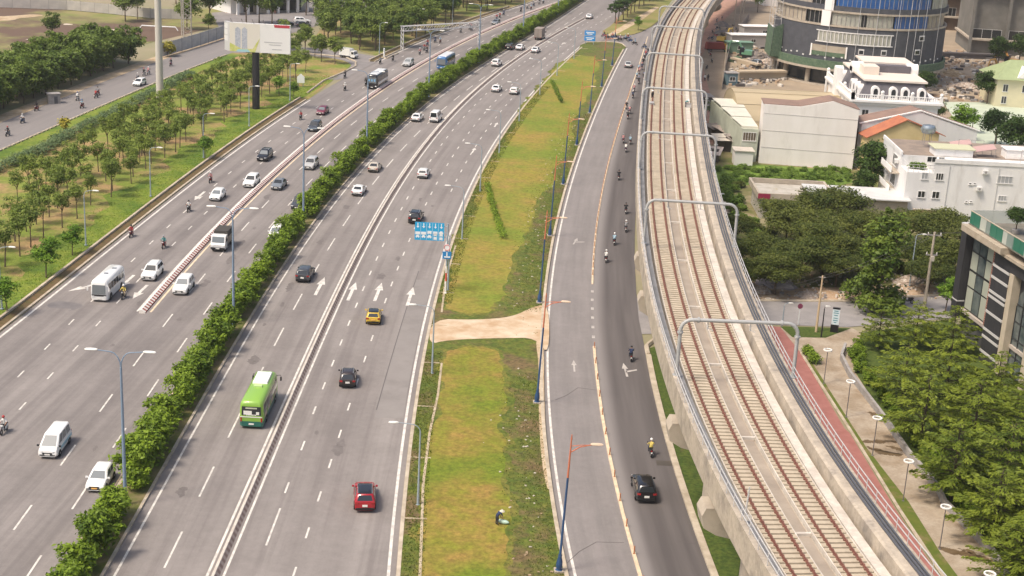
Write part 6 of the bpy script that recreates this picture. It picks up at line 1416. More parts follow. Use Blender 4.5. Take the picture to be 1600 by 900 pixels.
# barrel roofed hall
t = thing('hall', 'long hall with a beige ribbed barrel roof', 'hall', (41.6, 291, 0), R(2)); L = 24; rr = 10.5
arc = [(rr * math.cos(a), 1.2 + 7.2 * math.sin(a)) for a in [math.pi * i / 20 for i in range(21)]]
b = MB(); b.add([(0, y, z) for y, z in arc] + [(L, y, z) for y, z in arc], [(i + 1, i, 21 + i, 22 + i) for i in range(20)]); b.build('roof', BEIGER, t, 60)
b = MB(); b.add([(.05, y, z) for y, z in arc] + [(.05, -rr, 0), (.05, rr, 0)], [tuple(range(20, -1, -1)) + (22, 21)][:1] if 0 else [tuple(list(range(21)) + [21, 22])]); b.add([(0, -rr, 0), (L, -rr, 0), (L, -rr, 1.2), (0, -rr, 1.2)], [(0, 1, 2, 3)]); b.build('wall', mat('hall_wall', (.4, .33, .22), .8), t)
b = MB()
for k in range(6): a = .35 + k * .48; y, z = (rr + .03) * math.cos(a), 1.22 + 7.23 * math.sin(a); b.tube([(0, y, z), (L, y, z)], .05, 4)
b.build('roof_rib', mat('rib_beige', (.36, .3, .2), .7), t)
# mansion
t = thing('mansion', 'ornate white mansion with a grey mansard roof, dormers and balustrades', 'mansion')
x0, x1, y0, y1, zc = 62.9, 79.0, 277.8, 302.5, 9.6
MB().box(((x0 + x1) / 2, (y0 + y1) / 2, zc / 2), (x1 - x0, y1 - y0, zc)).build('wall', WTRIM, t)
b = MB(); b.box(((x0 + x1) / 2, (y0 + y1) / 2, zc + .2), (x1 - x0 + 1.6, y1 - y0 + 1.6, .4)); b.box(((x0 + x1) / 2, (y0 + y1) / 2, zc - .35), (x1 - x0 + .7, y1 - y0 + .7, .5)); b.box(((x0 + x1) / 2, (y0 + y1) / 2, 5.2), (x1 - x0 + .4, y1 - y0 + .4, .3)); b.build('cornice', WTRIM, t)
i0, i1, zt = 1.3, 2.6, 13.2
b = MB(); lo = [(x0 + i0, y0 + i0), (x1 - i0, y0 + i0), (x1 - i0, y1 - i0), (x0 + i0, y1 - i0)]; hi = [(x0 + i1, y0 + i1), (x1 - i1, y0 + i1), (x1 - i1, y1 - i1), (x0 + i1, y1 - i1)]
b.add([(x, y, zc + .4) for x, y in lo] + [(x, y, zt) for x, y in hi], [(0, 1, 5, 4), (1, 2, 6, 5), (2, 3, 7, 6), (3, 0, 4, 7), (4, 5, 6, 7)]); b.build('mansard_roof', SLATE, t)
b = MB(); b.box(((x0 + x1) / 2, (y0 + y1) / 2, zt + .15), (x1 - x0 - 2 * i1 + 1.2, y1 - y0 - 2 * i1 + 1.2, .34)); b.build('roof_slab', mat('roof_cream', (.68, .6, .52), .8), t)
cx, cy = (x0 + x1) / 2, (y0 + y1) / 2
b = MB(); b.box((cx + 1.2, cy + 3, zt + 1.0), (7.5, 8, 1.4)); b.build('penthouse', SLATE, t); MB().box((cx + 1.0, cy + 5, zt + 1.85), (10, 8, .3)).build('penthouse_roof', mat('roof_cream', (.68, .6, .52), .8), t)
MB().box((cx - 3.6, cy - 2.6, zt + 1.1), (3.0, 4.2, 1.6)).build('stair_room', mat('roof_cream', (.68, .6, .52), .8), t)
for s in (-1, 1):
    b = MB(); b.lathe([(1.2, -1.1), (1.2, 1.1)], (cx + 5.4 * s, cy + .4, zt + .9), 16, axis='x'); b.box((cx + 5.4 * s, cy + .4, zt + .6), (2.2, 2.4, .9)); b.build('curved_gable', WTRIM, t, 40)
def dormer(c, nrm):
    nrm = Vector(nrm); ax = Vector((-nrm.y, nrm.x, 0)); c = Vector(c)
    pr = [(-.8, 0), (.8, 0), (.8, 1.5)] + [(.8 * math.cos(a), 1.5 + .8 * math.sin(a)) for a in (.5, 1.05, 1.571, 2.1, 2.64)] + [(-.8, 1.5)]
    f = [c + ax * u + Vector((0, 0, z)) for u, z in pr]
    b = MB(); n = len(f); b.add(f + [p - nrm * 1.6 for p in f], [tuple(range(n)), tuple(range(2 * n - 1, n - 1, -1))] + [(i, n + i, n + (i + 1) % n, (i + 1) % n) for i in range(n)]); d = b.build('dormer', WTRIM, t)
    pr = [(-.42, .25), (.42, .25), (.42, 1.4), (.3, 1.75), (0, 1.9), (-.3, 1.75), (-.42, 1.4)]
    b = MB(); b.add([c + ax * u + Vector((0, 0, z)) + nrm * .02 for u, z in pr], [tuple(range(7))]); b.build('window', DARKW, d)
for x in (x0 + 4.2, x0 + 7.6, x0 + 9.9, x0 + 13.0): dormer((x, y0 + 1.1, zc + .5), (0, -1, 0))
for y in (y0 + 3.5, y0 + 6.3, y0 + 9.2, y0 + 19.5, y0 + 22.5, y0 + 25.3): dormer((x0 + 1.1, y, zc + .5), (-1, 0, 0))
b = MB()
def balus(p, q):
    p, q = Vector(p), Vector(q); L = (q - p).length; n = int(L / .42)
    for i in range(n): c = p.lerp(q, (i + .5) / n); b.box((c.x, c.y, zc + .85), (.16, .16, .9))
    for z, w in ((zc + 1.36, .3), (zc + .46, .3)): m_ = (p + q) / 2; b.box((m_.x, m_.y, z), (max(.3, abs(q.x - p.x) + .3), max(.3, abs(q.y - p.y) + .3), .14))
    for f in (0, .33, .67, 1): c = p.lerp(q, f); b.box((c.x, c.y, zc + 1.0), (.6, .6, 1.3)); b.ball((c.x, c.y, zc + 1.95), .36, 8, 6)
balus((x0 - .3, y0 - .3, 0), (x1 + .3, y0 - .3, 0)); balus((x0 - .3, y0 - .3, 0), (x0 - .3, y1, 0)); b.build('balustrade', WTRIM, t)
for i in range(8): MB().box((x0 - .12, y0 + 1.4 + 3.6 * i, 5), (.3, .7, 9)).build('pilaster', WTRIM, t)
MB().box((x0 - .5, y0 + 14.2, 7.2), (1.2, 2.6, 13)).build('stair_tower', WTRIM, t)
for i in range(4): win(t, (x0 + 2.4 + 3.7 * i, y0 - .01, 7.0), 1.3, 2.2)
# brown roofed gable house
t = thing('gable_house', 'white gable wall house with a brown roof below the mansion', 'house')
P0, P1 = Vector((61.4, 262.4, 0)), Vector((84.5, 266.0, 0)); ax = P1 - P0
def al2(u, z): p = P0 + ax * u; return Vector((p.x, p.y, z))
fr = [al2(0, 0), al2(.95, 0), al2(.95, 7.2), al2(.8, 8.2), al2(.46, 10.6), al2(0, 8.2)]
D_ = Vector((-.7, 4.6, 0)); b = MB(); extrude(b, fr, D_); b.build('wall', WHITE2, t)
b = MB()
for (u0, z0), (u1, z1) in (((-.02, 8.2), (.46, 10.72)), ((.46, 10.72), (.8, 8.32)), ((.8, 8.32), (.97, 7.2))):
    p, q = al2(u0, z0), al2(u1, z1); s = Vector((0, .25, .06)); n = Vector((0, 0, .14)); e = D_ + Vector((0, .4, .06)); b.add([p + s, q + s, q + e, p + e, p + s + n, q + s + n, q + e + n, p + e + n], [(3, 2, 1, 0), (4, 5, 6, 7), (0, 1, 5, 4), (1, 2, 6, 5), (2, 3, 7, 6), (3, 0, 4, 7)])
b.build('roof', BROWNR, t)
b = MB()
for (u0, z0), (u1, z1) in (((-.02, 8.3), (.46, 10.85)), ((.46, 10.85), (.97, 7.3))): b.tube([al2(u0, z0), al2(u1, z1)], .16, 5)
b.build('coping', WTRIM, t)
win(t, P0 + Vector((-.36, 2.3, 5.2)), 2.6, 4, (-.7, 4.6, 0), (-1, -.15, 0), 3, mat('window_brown', (.12, .09, .06), .5))
# orange roofed house
t = thing('small_house', 'small yellow house with an orange tiled roof in front of the gable wall', 'house')
e0, pk, e1 = GY(1358, 214, 258), GY(1418, 188, 258.5), GY(1447, 200, 259)
fr = [Vector((e0.x, 258, 0)), Vector((e1.x + 2.5, 259, 0)), Vector((e1.x + 2.5, 259, e1.z - 1.0)), pk - Vector((0, 0, .1)), e0]
b = MB(); extrude(b, fr, (-.6, 3.2, 0)); b.build('wall', mat('wall_yellow', (.62, .5, .27), .8, (.55, .43, .22), .5), t)
b = MB()
for p, q in ((e0 + Vector((-.5, 0, -.25)), pk), (pk, e1 + Vector((3.6, 0, -1.4)))):
    s = Vector((0, -.35, .05)); e = Vector((-.7, 3.8, .05)); n = Vector((0, 0, .16)); b.add([p + s, q + s, q + e, p + e, p + s + n, q + s + n, q + e + n, p + e + n], [(3, 2, 1, 0), (4, 5, 6, 7), (0, 1, 5, 4), (1, 2, 6, 5), (2, 3, 7, 6), (3, 0, 4, 7)])
b.build('roof', ORANGER, t)
t = thing('water_tank', 'shiny round steel water tank on legs above the apartment roof', 'water tank', GY(1449, 214, 236)); MB().lathe([(.2, .55), (1.0, .65), (1.25, 1.3), (1.0, 1.9), (.3, 2.05)], n=18).build('tank', mat('steel_tank', (.4, .45, .48), .25, metal=.7), t, 50)
for a in (.8, 2.4, 3.9, 5.5): MB().tube([(.8 * math.cos(a), .8 * math.sin(a), -1.2), (.7 * math.cos(a), .7 * math.sin(a), .8)], .05, 5).build('leg', CONCG, t)
# apartment block
t = thing('apartment_block', 'white weathered apartment block with a cluttered flat roof and few small windows', 'apartment block')
yA = 224.6; xl = GY(1407, 347, yA).x; zr = GY(1420, 252, yA).z; xr = 90; dp = 17
xb = 4.2; zb = zr - .1
b = MB(); b.prism([(xl, yA + 4.5), (xl, yA + dp), (xr, yA + dp), (xr, yA), (xl + xb, yA), (xl + xb, yA + 4.5)], 0, zr); b.prism([(xl, yA), (xl + xb - .01, yA), (xl + xb - .01, yA + 4.49), (xl, yA + 4.49)], 0, zr - 1.7); b.build('wall', WHITE2, t)
b = MB()
for p, q in (((xl + xb, yA), (xr, yA)), ((xl, yA + 4.5), (xl, yA + dp))):
    m_ = ((p[0] + q[0]) / 2, (p[1] + q[1]) / 2, zr + .3); b.box(m_, (abs(q[0] - p[0]) + .24, abs(q[1] - p[1]) + .24, .62))
b.build('parapet', WHITE2, t)
b = MB(); b.add([(xl + .3, yA + 4.7, zr + .02), (xr, yA + 4.7, zr + .02), (xr, yA + dp, zr + .02), (xl + .3, yA + dp, zr + .02)], [(0, 1, 2, 3)]); b.build('roof_deck', mat('roof_deck', (.3, .24, .19), .9, (.22, .18, .15), .6), t)
for px, py, w, h, pn, gl in ((1439.5, 303.5, 1.15, 1.1, 2, DARKW), (1462, 304.5, 1.15, 1.15, 2, DARKW), (1445, 275, 1.0, 1.1, 2, GREYW), (1468, 276, 1.2, 1.15, 3, DARKW), (1421, 333, 1.1, 1.15, 2, DARKW), (1434, 334, 1.3, 1.2, 3, GREYW), (1516, 287, .45, .3, 1, DARKW), (1523, 287, .45, .3, 1, DARKW), (1510, 315, .4, .3, 1, DARKW), (1517, 315, .4, .3, 1, DARKW), (1570, 281, 2.4, 1.2, 4, GREYW), (1456, 249, 1.5, .9, 2, DARKW), (1471, 250, .9, .9, 2, GREYW), (1566, 310, 1.3, .9, 3, GREYW)):
    p = GY(px, py, yA); win(t, (p.x, yA - .002, p.z), w, h, panes=pn, glass=gl)
b = MB()
for z in (zr - 1.0, zr - .5): b.tube([(xl + .1, yA + .1, z), (xl + xb, yA + .1, z)], .04, 5); b.tube([(xl + .1, yA + .1, z), (xl + .1, yA + 4.4, z)], .04, 5)
for i in range(6): b.tube([(xl + .1 + i * xb / 5, yA + .1, zr - 1.7), (xl + .1 + i * xb / 5, yA + .1, zr - .5)], .03, 4)
b.build('railing', RAILG, t)
for z, k in ((7.4, 0), (4.4, 1)):
    bal = MB().box((xl - .7, yA + 8, z - .5), (1.4, 7, .2)).build('balcony', CONC, t); b = MB(); b.box((xl - 1.35, yA + 8, z + .05), (.08, 7, .9)); b.build('balustrade', WTRIM, bal); win(t, (xl - .002, yA + 8, z + .9), 3.0, 1.9, (0, 1, 0), (-1, 0, 0), 4)
for x, y, z, n_ in ((xl - .35, yA + 6, 8.6, 0), (xl - .35, yA + 11, 5.6, 0), (xl + 12, yA - .3, 8.9, 1), (xl + 11.4, yA - .3, 6.2, 1), (xl + 20, yA - .3, 5.0, 1)):
    a_ = MB().box((x, y, z), (.55, .85, .6) if not n_ else (.85, .55, .6)).build('air_conditioner', FRAMEW, t); MB().lathe([(.2, -.01), (.2, .01)], (x - (.28 if not n_ else 0), y - (.28 if n_ else 0), z), 12, axis='x' if not n_ else 'y').build('fan', CONCG, a_)
for x in (6.5, 14.2, 21.5): MB().tube([(xl + x, yA - .06, 0), (xl + x, yA - .06, zr - .3)], .06, 5).build('drain_pipe', mat('pipe_pvc', (.5, .5, .49), .6), t)
def roofthing(name, label, cat, x, y, z, boxes):
    o = thing(name, label, cat, (x, y, z))
    for nm, c, d, m_, r_ in boxes: MB().box(c, d, r_).build(nm, m_, o)
    return o
zz = zr + .03
roofthing('roof_shed', 'pale green roofed shed on the apartment roof', 'shed', xl + 8.3, yA + 6.6, zz, [('wall', (0, 0, .6), (6, 3.4, 1.2), WHITE2, 0), ('roof', (0, 0, 1.27), (6.6, 4.0, .14), mat('roof_pale_green', (.5, .5, .34), .8), 0)])
roofthing('roof_shed', 'white flat topped box on the apartment roof', 'shed', xl + 18.5, yA + 7, zz, [('wall', (0, 0, .7), (3.4, 2.6, 1.4), WTRIM, 0), ('roof', (0, 0, 1.46), (3.8, 3, .12), WTRIM, 0)])
for i, (dx, lb) in enumerate(((10.5, 'left pinkish sheet awning on the apartment roof'), (13.5, 'right pinkish sheet awning on the apartment roof'))):
    o = thing('awning', lb, 'awning', (xl + dx, yA + 9.5 - 3 * i, zz)); b = MB(); b.add([(-1.6, -1, .9), (1.6, -1, 1.5), (1.6, 1, 1.9), (-1.6, 1, 1.3)], [(0, 1, 2, 3)]); b.add([(-1.6, -1, .84), (1.6, -1, 1.44), (1.6, 1, 1.84), (-1.6, 1, 1.24)], [(3, 2, 1, 0)]); b.build('sheet', mat('sheet_pink', (.45, .3, .28), .6), o)
    for x, y, h in ((-1.5, -.9, .85), (1.5, -.9, 1.42), (1.5, .9, 1.8), (-1.5, .9, 1.2)): MB().tube([(x, y, 0), (x, y, h)], .04, 4).build('post', CONCG, o)
o = thing('rooftop_pergola', 'teal netted pergola with plants at the right of the apartment roof', 'pergola', (xl + 25.5, yA + 3.8, zz)); MB().box((0, 0, 1.9), (7, 5, .08)).build('net', mat('net_teal', (.12, .25, .22), .8, (.2, .3, .26), 2), o)
for x in (-3.3, 0, 3.3):
    for y in (-2.3, 2.3): MB().tube([(x, y, 0), (x, y, 1.9)], .05, 4).build('post', CONCG, o)
plant('rp', (None, SB[1][1]), (xl + 25, yA + 3.4, zz), 'leafy plants growing under the rooftop pergola', 'plant', None, .9, name='plant', parts=('stem', 'foliage'))
plant('rp', (None, SB[0][1]), (xl + 2.2, yA + 2.4, zr - 1.7), 'dry orange plants on the corner terrace of the apartment block', 'plant', None, .8, name='plant', parts=('stem', 'foliage'))
for dx, lb in ((20, 'left frame of bare pipes on the apartment roof'), (11.8, 'bare pipe rack standing among the roof awnings')):
    o = thing('drying_rack', lb, 'rack', (xl + dx, yA + 2.2 + (6 if dx < 15 else 0), zz)); b = MB()  # plain frame of bare pipes, uprights joined along the top
    for x in (-2, 0, 2): b.tube([(x, 0, 0), (x, 0, 2.2)], .035, 4)
    b.tube([(-2, 0, 2.2), (2, 0, 2.2)], .035, 4); b.build('pipes', CONCG, o)
# low grey house and sheds in the scrub
t = thing('low_house', 'low grey flat roofed house with a red corner half hidden by feathery trees', 'house')
c = G(1186, 341); w, dpt, h = 11, 9.5, 3.4
MB().box((c.x + w / 2, c.y + dpt / 2, h / 2), (w, dpt, h)).build('wall', mat('wall_stained', (.48, .45, .4), .85, (.36, .33, .27), .8, c3=(.35, .27, .08), s3=.3, p3=(.6, .7)), t)
b = MB()
for x, y, sx, sy in ((w / 2, -.3, w + 1.2, .35), (w / 2, dpt + .3, w + 1.2, .35), (-.45, dpt / 2, .35, dpt + .3), (w + .45, dpt / 2, .35, dpt + .3)): b.box((c.x + x, c.y + y, h + .3), (sx, sy, .9))
b.build('parapet', CONC, t); MB().box((c.x + .35, c.y - .5, h + .28), (1.9, .04, .8)).build('red_fascia', mat('fascia_red', (.3, .03, .07), .6), t)
win(t, (c.x + 2.2, c.y - .002, 1.9), 2.6, 1.9, panes=3, glass=GREYW)
t = thing('shed', 'long shed with a bright white sheet roof behind the feathery trees', 'shed'); a = G(1318, 345)
MB().box((a.x + 2, a.y + 3, 1.9), (15, 7, 3.8)).build('wall', CONC, t); b = MB(); b.box((a.x + 2, a.y + 2.8, 3.95), (15.8, 8, .18)); b.build('roof', mat('roof_white', (.6, .6, .58), .6, (.52, .52, .5), .5), t)
t = thing('wall', 'low tan garden wall between the white shed and the apartment block', 'wall'); MB().box((a.x + 12.5, a.y - 1.5, 1.4), (4.5, .3, 2.8)).build('wall', mat('wall_tan', (.5, .38, .2), .85), t); MB().box((a.x + 12.5, a.y - 1.5, 2.86), (4.7, .45, .14)).build('coping', CONC, t)
# dark building at the right edge
t = thing('dark_building', 'dark clad building with white bands, brick strip and tall arched windows at the right edge', 'building')
C0 = Vector((54.6, 171.8, 0)); dd = Vector((.16, -1, 0)).normalized(); nn_ = Vector((-1, -.16, 0)).normalized()
def fp(u, o, z): p = C0 + dd * u + nn_ * o; return Vector((p.x, p.y, z))
def blk(name, u0, u1, o0, o1, z0, z1, ma, par=None):
    b = MB(); vs = [fp(u, o, z) for z in (z0, z1) for u, o in ((u0, o1), (u1, o1), (u1, o0), (u0, o0))]
    b.add(vs, [(3, 2, 1, 0), (4, 5, 6, 7), (0, 1, 5, 4), (1, 2, 6, 5), (2, 3, 7, 6), (3, 0, 4, 7)]); return b.build(name, ma, par or t)
CLAD = mat('cladding_black', (.03, .03, .034), .55, (.045, .044, .048), 1.5, stretch=(3, 3, .5)); CREAMC = mat('column_cream', (.5, .43, .33), .7, (.42, .36, .27), .8); BRICK = mat('brick', (.25, .09, .06), .85, (.3, .14, .1), 3)
GLZ = mat('facade_glass', (.05, .07, .08), .08, (.16, .18, .17), .5, spec=.8); BANDW = mat('band_white', (.5, .49, .47), .6); BLIND = mat('blind_cream', (.36, .38, .31), .5)
blk('core', .2, 60, -24, -.6, 0, 13.4, mat('core_grey', (.1, .1, .1), .8)); blk('soffit', .1, 60, -.6, .3, 3.4, 3.8, mat('soffit_pale', (.42, .37, .32), .8))
blk('corner_slab', 0, 1.4, -3, .9, 2.6, 14.0, CLAD); blk('slab_cap', -.1, 1.5, -3, 1.0, 14.0, 14.15, BANDW); blk('slab_band', -.03, 1.43, -3, .93, 4.6, 4.75, BANDW)
blk('brick_strip', 7.6, 9.3, -.6, .35, 3.8, 13.2, BRICK)
b = MB()
for k in range(34): 
    z = 3.95 + .27 * k; vs = [fp(u, o, zz_) for zz_ in (z, z + .03) for u, o in ((7.58, .37), (9.32, .37), (9.32, .3), (7.58, .3))]; b.add(vs, [(4, 5, 6, 7), (0, 1, 5, 4), (1, 2, 6, 5), (3, 0, 4, 7)])
b.build('brick_joint', mat('mortar', (.45, .33, .28), .9), t)
f = blk('window', 1.4, 7.6, -.5, -.05, 3.8, 13.3, mat('frame_black', (.02, .02, .022), .5))
for i, (u0, u1) in enumerate(((1.7, 3.4), (3.6, 5.3), (5.5, 7.4))):
    for z0, z1 in ((4.0, 6.6), (6.8, 8.6), (8.9, 11.0), (11.2, 13.1)): blk('pane', u0, u1, -.04, -.01, z0, z1, BLIND if i == 2 or (i == 0 and z0 < 9) else GLZ, f)
blk('pier', 9.3, 13.2, -.6, 1.1, .2, 11.9, CLAD)
for z in (1.2, 3.0, 3.9, 6.0, 7.9, 8.5, 10.2, 11.6): blk('white_band', 9.27, 13.23, -.6, 1.16, z, z + .3, BANDW)
blk('lintel', 9.0, 60, -.6, .9, 11.9, 13.4, CLAD); blk('ledge', 2.0, 60, -1.0, 1.4, 13.4, 13.75, mat('ledge_cream', (.42, .36, .28), .7, (.34, .28, .21), 1.5)); blk('ledge_front', 1.9, 12.2, -1, 2.0, 13.76, 14.5, mat('ledge_cream', (.42, .36, .28), .7, (.34, .28, .21), 1.5))
u = 13.2
while u < 44:
    blk('cream_column', u, u + 1.0, -.6, 1.0, 0, 11.9, CREAMC)
    w = 4.6; arch = [(0, 0), (w, 0), (w, 8.2)] + [(w / 2 + w / 2 * math.cos(a), 8.2 + w / 2 * math.sin(a)) for a in [math.pi * i / 10 for i in range(1, 10)]] + [(0, 8.2)]
    b = MB(); b.add([fp(u + 1.0 + a, .05, z + .4) for a, z in arch], [tuple(range(len(arch)))]); fr_ = b.build('arched_window', GLZ, t)
    b = MB()
    for k in (0, .33, .67, 1): b.tube([fp(u + 1.0 + w * k, .1, .4), fp(u + 1.0 + w * k, .1, 8.4 + (2.0 if k in (.33, .67) else 0))], .07, 4)
    for z in (2.6, 4.6, 6.6, 8.6): b.tube([fp(u + 1.0, .1, z), fp(u + 1.0 + w, .1, z)], .06, 4)
    b.build('mullion', mat('frame_black', (.02, .02, .022), .5), fr_)
    blk('spandrel', u + 1.0, u + 1.0 + w, -.6, .02, .2, 11.9, CLAD)
    u += 5.6
b = MB()
ter = blk('terrace_floor', 2.0, 60, -20, 1.2, 14.5, 14.62, mat('terrace_floor', (.13, .125, .1), .8, (.2, .18, .15), .5))
GR = mat('panel_green', (.03, .15, .1), .4); BG = mat('balustrade_glass', (.45, .5, .45), .15, alpha=.45)
u = 2.1; k = 0
while u < 30:
    w = 1.5 if k % 3 else 1.0; blk('balustrade_panel', u, u + w, 1.05, 1.12, 14.65, 16.1, (GR, GR, mat('panel_pale', (.42, .45, .4), .4), mat('panel_glass', (.2, .25, .23), .2))[k % 4]); u += w + .06; k += 1
blk('handrail', 2.0, 30, 1.02, 1.15, 16.12, 16.2, CREAMC)
blk('end_balustrade', 2.0, 2.08, -9, 1.0, 14.65, 16.2, BG); blk('rear_balustrade', 2.0, 26, -9.1, -9.0, 14.65, 16.2, BG); blk('upper_slab', 12, 60, -20, -2.5, 16.3, 16.8, WTRIM); blk('upper_wall', 12.5, 60, -20, -3, 14.62, 16.3, WHITE2)
p = fp(7, -5.5, 14.62); q = GY(1597, 300, p.y); p.x = q.x; plant('d', DP[0], (p.x, p.y, 14.9), 'dark potted tree on the roof terrace of the dark building', 'tree', None, .4)
tag(MB().lathe([(.35, 0), (.5, .5), (.42, .52)], n=14).build('plant_pot', CONCG, loc=(p.x, p.y, 14.63)), 'grey round pot holding the tree on the roof terrace', 'pot')
# round tower under construction
t = thing('round_tower', 'round office tower under construction with grey cladding and blue wrapped glass', 'tower', (82.5, 369, 0), 0); t.scale = (1, 1, .93)
vd = math.atan2(82.5, 369)
Rt = 20.8
def cyl(name, x0, x1, z0, z1, r, ma, par=t, n=None, cap=True, a_=None):
    a0, a1 = a_ or (math.asin(max(-1, min(1, (x0 - 1341) / 129))), math.asin(max(-1, min(1, (x1 - 1341) / 129))))
    n = n or max(2, int((a1 - a0) / .08)); b = MB(); vs = []
    for i in range(n + 1):
        a = a0 + (a1 - a0) * i / n - vd; s, c = math.sin(a), -math.cos(a)
        vs += [(r * s, r * c, z0), (r * s, r * c, z1)]
    fs = [(2 * i, 2 * i + 2, 2 * i + 3, 2 * i + 1) for i in range(n)]
    b.add(vs, fs)
    if cap:
        m0 = len(b.v); vs2 = []
        for i in range(n + 1):
            a = a0 + (a1 - a0) * i / n - vd; s, c = math.sin(a), -math.cos(a); vs2 += [((r - .5) * s, (r - .5) * c, z0), ((r - .5) * s, (r - .5) * c, z1)]
        b.add(vs + vs2, [(2 * i + 1, 2 * i + 3, 2 * (n + 1) + 2 * i + 3, 2 * (n + 1) + 2 * i + 1) for i in range(n)] + [(2 * i, 2 * (n + 1) + 2 * i, 2 * (n + 1) + 2 * i + 2, 2 * i + 2) for i in range(n)])
    return b.build(name, ma, par)
TAU = math.pi
GCL = mat('cladding_grey', (.085, .088, .1), .7, (.065, .068, .078), .8); TBE = mat('interior_beige', (.42, .37, .29), .85, (.33, .28, .22), .5); BLU = mat('wrap_blue', (.012, .07, .24), .3, (.025, .11, .32), .5, spec=.6); TGL = mat('tower_glass', (.3, .31, .27), .2, (.42, .41, .35), .6); GNET = mat('net_green', (.07, .12, .075), .9, (.12, .17, .11), 1.5)
full = (-TAU, TAU)
MB().lathe([(Rt - 2.2, 0), (Rt - 2.2, 58)], n=48).build('core', TBE, t, 30)
for z in (4.3, 15.3, 18.9, 24.6, 29, 33.4, 38, 42.5, 47): cyl('floor_slab', 0, 0, z, z + .45, Rt + .15, CONC, a_=full, n=64)
cyl('cladding', 0, 0, 6.6, 15.2, Rt, GCL, a_=full, n=64); cyl('cladding', 0, 0, 19.3, 20.6, Rt, GCL, a_=full, n=64)
for z in (29.4, 33.8, 38.4, 42.9): cyl('glass_band', 0, 0, z, z + 4, Rt - .3, BLU if z < 40 else TGL, a_=full, n=64)
cyl('green_skirt', 0, 0, 4.8, 6.7, Rt + .9, GNET, a_=full, n=64); cyl('skirt_ledge', 0, 0, 4.2, 4.75, Rt + 1.0, CONC, a_=full, n=64)
cyl('plinth', 0, 0, 0, .5, Rt + .5, CONC, a_=full, n=64)
cyl('window_strip', 1284, 1390, 11.4, 14.0, Rt + .06, TGL, cap=False)
f = cyl('window_opening', 1276, 1327, 7.7, 10.4, Rt + .08, TBE, cap=False); cyl('net', 1277, 1326, 7.7, 8.8, Rt + .12, GNET, f, cap=False)
for x in (1276, 1327): cyl('jamb', x, x + 2, 7.5, 10.5, Rt + .2, WTRIM)
b = MB()
for i in range(19):
    a = math.asin((1286 + i * 5.7 - 1341) / 129) - vd; b.box(((Rt + .1) * math.sin(a), -(Rt + .1) * math.cos(a), 12.7), (.16, .2, 2.6), a)
b.build('mullion', FRAMEW, t)
cyl('strip_frame', 1282, 1392, 14.0, 14.2, Rt + .25, FRAMEW); cyl('strip_frame', 1282, 1392, 11.2, 11.4, Rt + .25, FRAMEW)
for x, z in ((1349, 9.6), (1381, 9.7), (1429, 9.9), (1433, 13.4)): q = cyl('small_window', x - 4, x + 4, z - .7, z + .7, Rt + .1, FRAMEW, n=2); cyl('pane', x - 3, x + 3, z - .5, z + .4, Rt + .14, DARKW, q, n=2, cap=False)
for x0, x1, ma in ((1216, 1262, TBE), (1265, 1284, DARKW), (1302, 1344, TGL), (1345, 1351, DARKW), (1352, 1390, TGL), (1392, 1440, BLU), (1442, 1466, TBE)): cyl('glazing', x0, x1, 15.8, 18.9, Rt - .35, ma)
cyl('white_column', 1287, 1300, 15.3, 19.2, Rt + .2, WTRIM)
for x0, x1, ma in ((1216, 1270, TBE), (1272, 1288, DARKW), (1305, 1442, BLU), (1444, 1468, TGL)): cyl('glazing', x0, x1, 20.6, 24.6, Rt - .3, ma)
cyl('white_column', 1290, 1303, 19.3, 29, Rt + .2, WTRIM)
for x0, x1, ma in ((1216, 1290, TBE), (1305, 1442, BLU), (1444, 1468, TGL)): cyl('glazing', x0, x1, 25.1, 29, Rt - .3, ma)
b = MB()
for z in (15.8, 20.6):
    for i in range(38):
        a = math.asin(max(-1, min(1, (1216 + i * 6.6 - 1341) / 129))) - vd; b.box(((Rt - .3) * math.sin(a), -(Rt - .3) * math.cos(a), z + 1.7), (.1, .16, 3.4), a)
b.build('mullion', CONCG, t)
b = MB()
for i in range(26):
    a = -1.2 + 2.4 * i / 25 - vd; b.box(((Rt + .05) * math.sin(a), -(Rt + .05) * math.cos(a), 7.3 + (i % 3) * .25), (.45, .12, .35), a)
b.build('cladding_gap', FRAMEW, t)
for i in range(16):
    a = TAU * 2 * i / 16; MB().lathe([(.6, 0), (.6, 4.3)], ((Rt - 1) * math.sin(a), -(Rt - 1) * math.cos(a), 0), 10).build('column', TBE, t, 40)
cyl('ground_glazing', 0, 0, .5, 4.2, Rt - 1.8, DARKW, a_=full, n=48)
b = MB()
for x in (1300, 1340, 1365, 1394, 1410, 1420, 1432, 1452): a = math.asin((x - 1341) / 129) - vd; b.tube([((Rt + .7) * math.sin(a), -(Rt + .7) * math.cos(a), 6), ((Rt + .5) * math.sin(a + .03), -(Rt + .5) * math.cos(a + .03), 50)], .05, 4)
b.build('rope', mat('rope', (.5, .5, .5), .8), t)
s = thing('scaffold', 'tall scaffold with green netting on the left side of the round tower', 'scaffold', (60.5, 362, 0)); b = MB()
for x in (0, 1.6):
    for y in (0, 4, 8): b.tube([(x, y, 0), (x, y, 32)], .06, 4)
for z in range(2, 32, 2):
    for y in (0, 4, 8): b.tube([(0, y, z), (1.6, y, z)], .04, 4)
    b.tube([(0, 0, z), (0, 8, z)], .04, 4); b.tube([(1.6, 0, z), (1.6, 8, z)], .04, 4)
b.build('tubes', RAILG, s); b = MB(); b.add([(-.4, -1.2, 5), (2.2, -.4, 5), (2.2, -.4, 13), (-.2, -1.0, 12)], [(0, 1, 2, 3)]); b.add([(-.5, -1.2, 5), (-.5, 8, 5), (-.3, 8, 12), (-.3, -1.0, 12)], [(3, 2, 1, 0)]); b.build('netting', GNET, s)
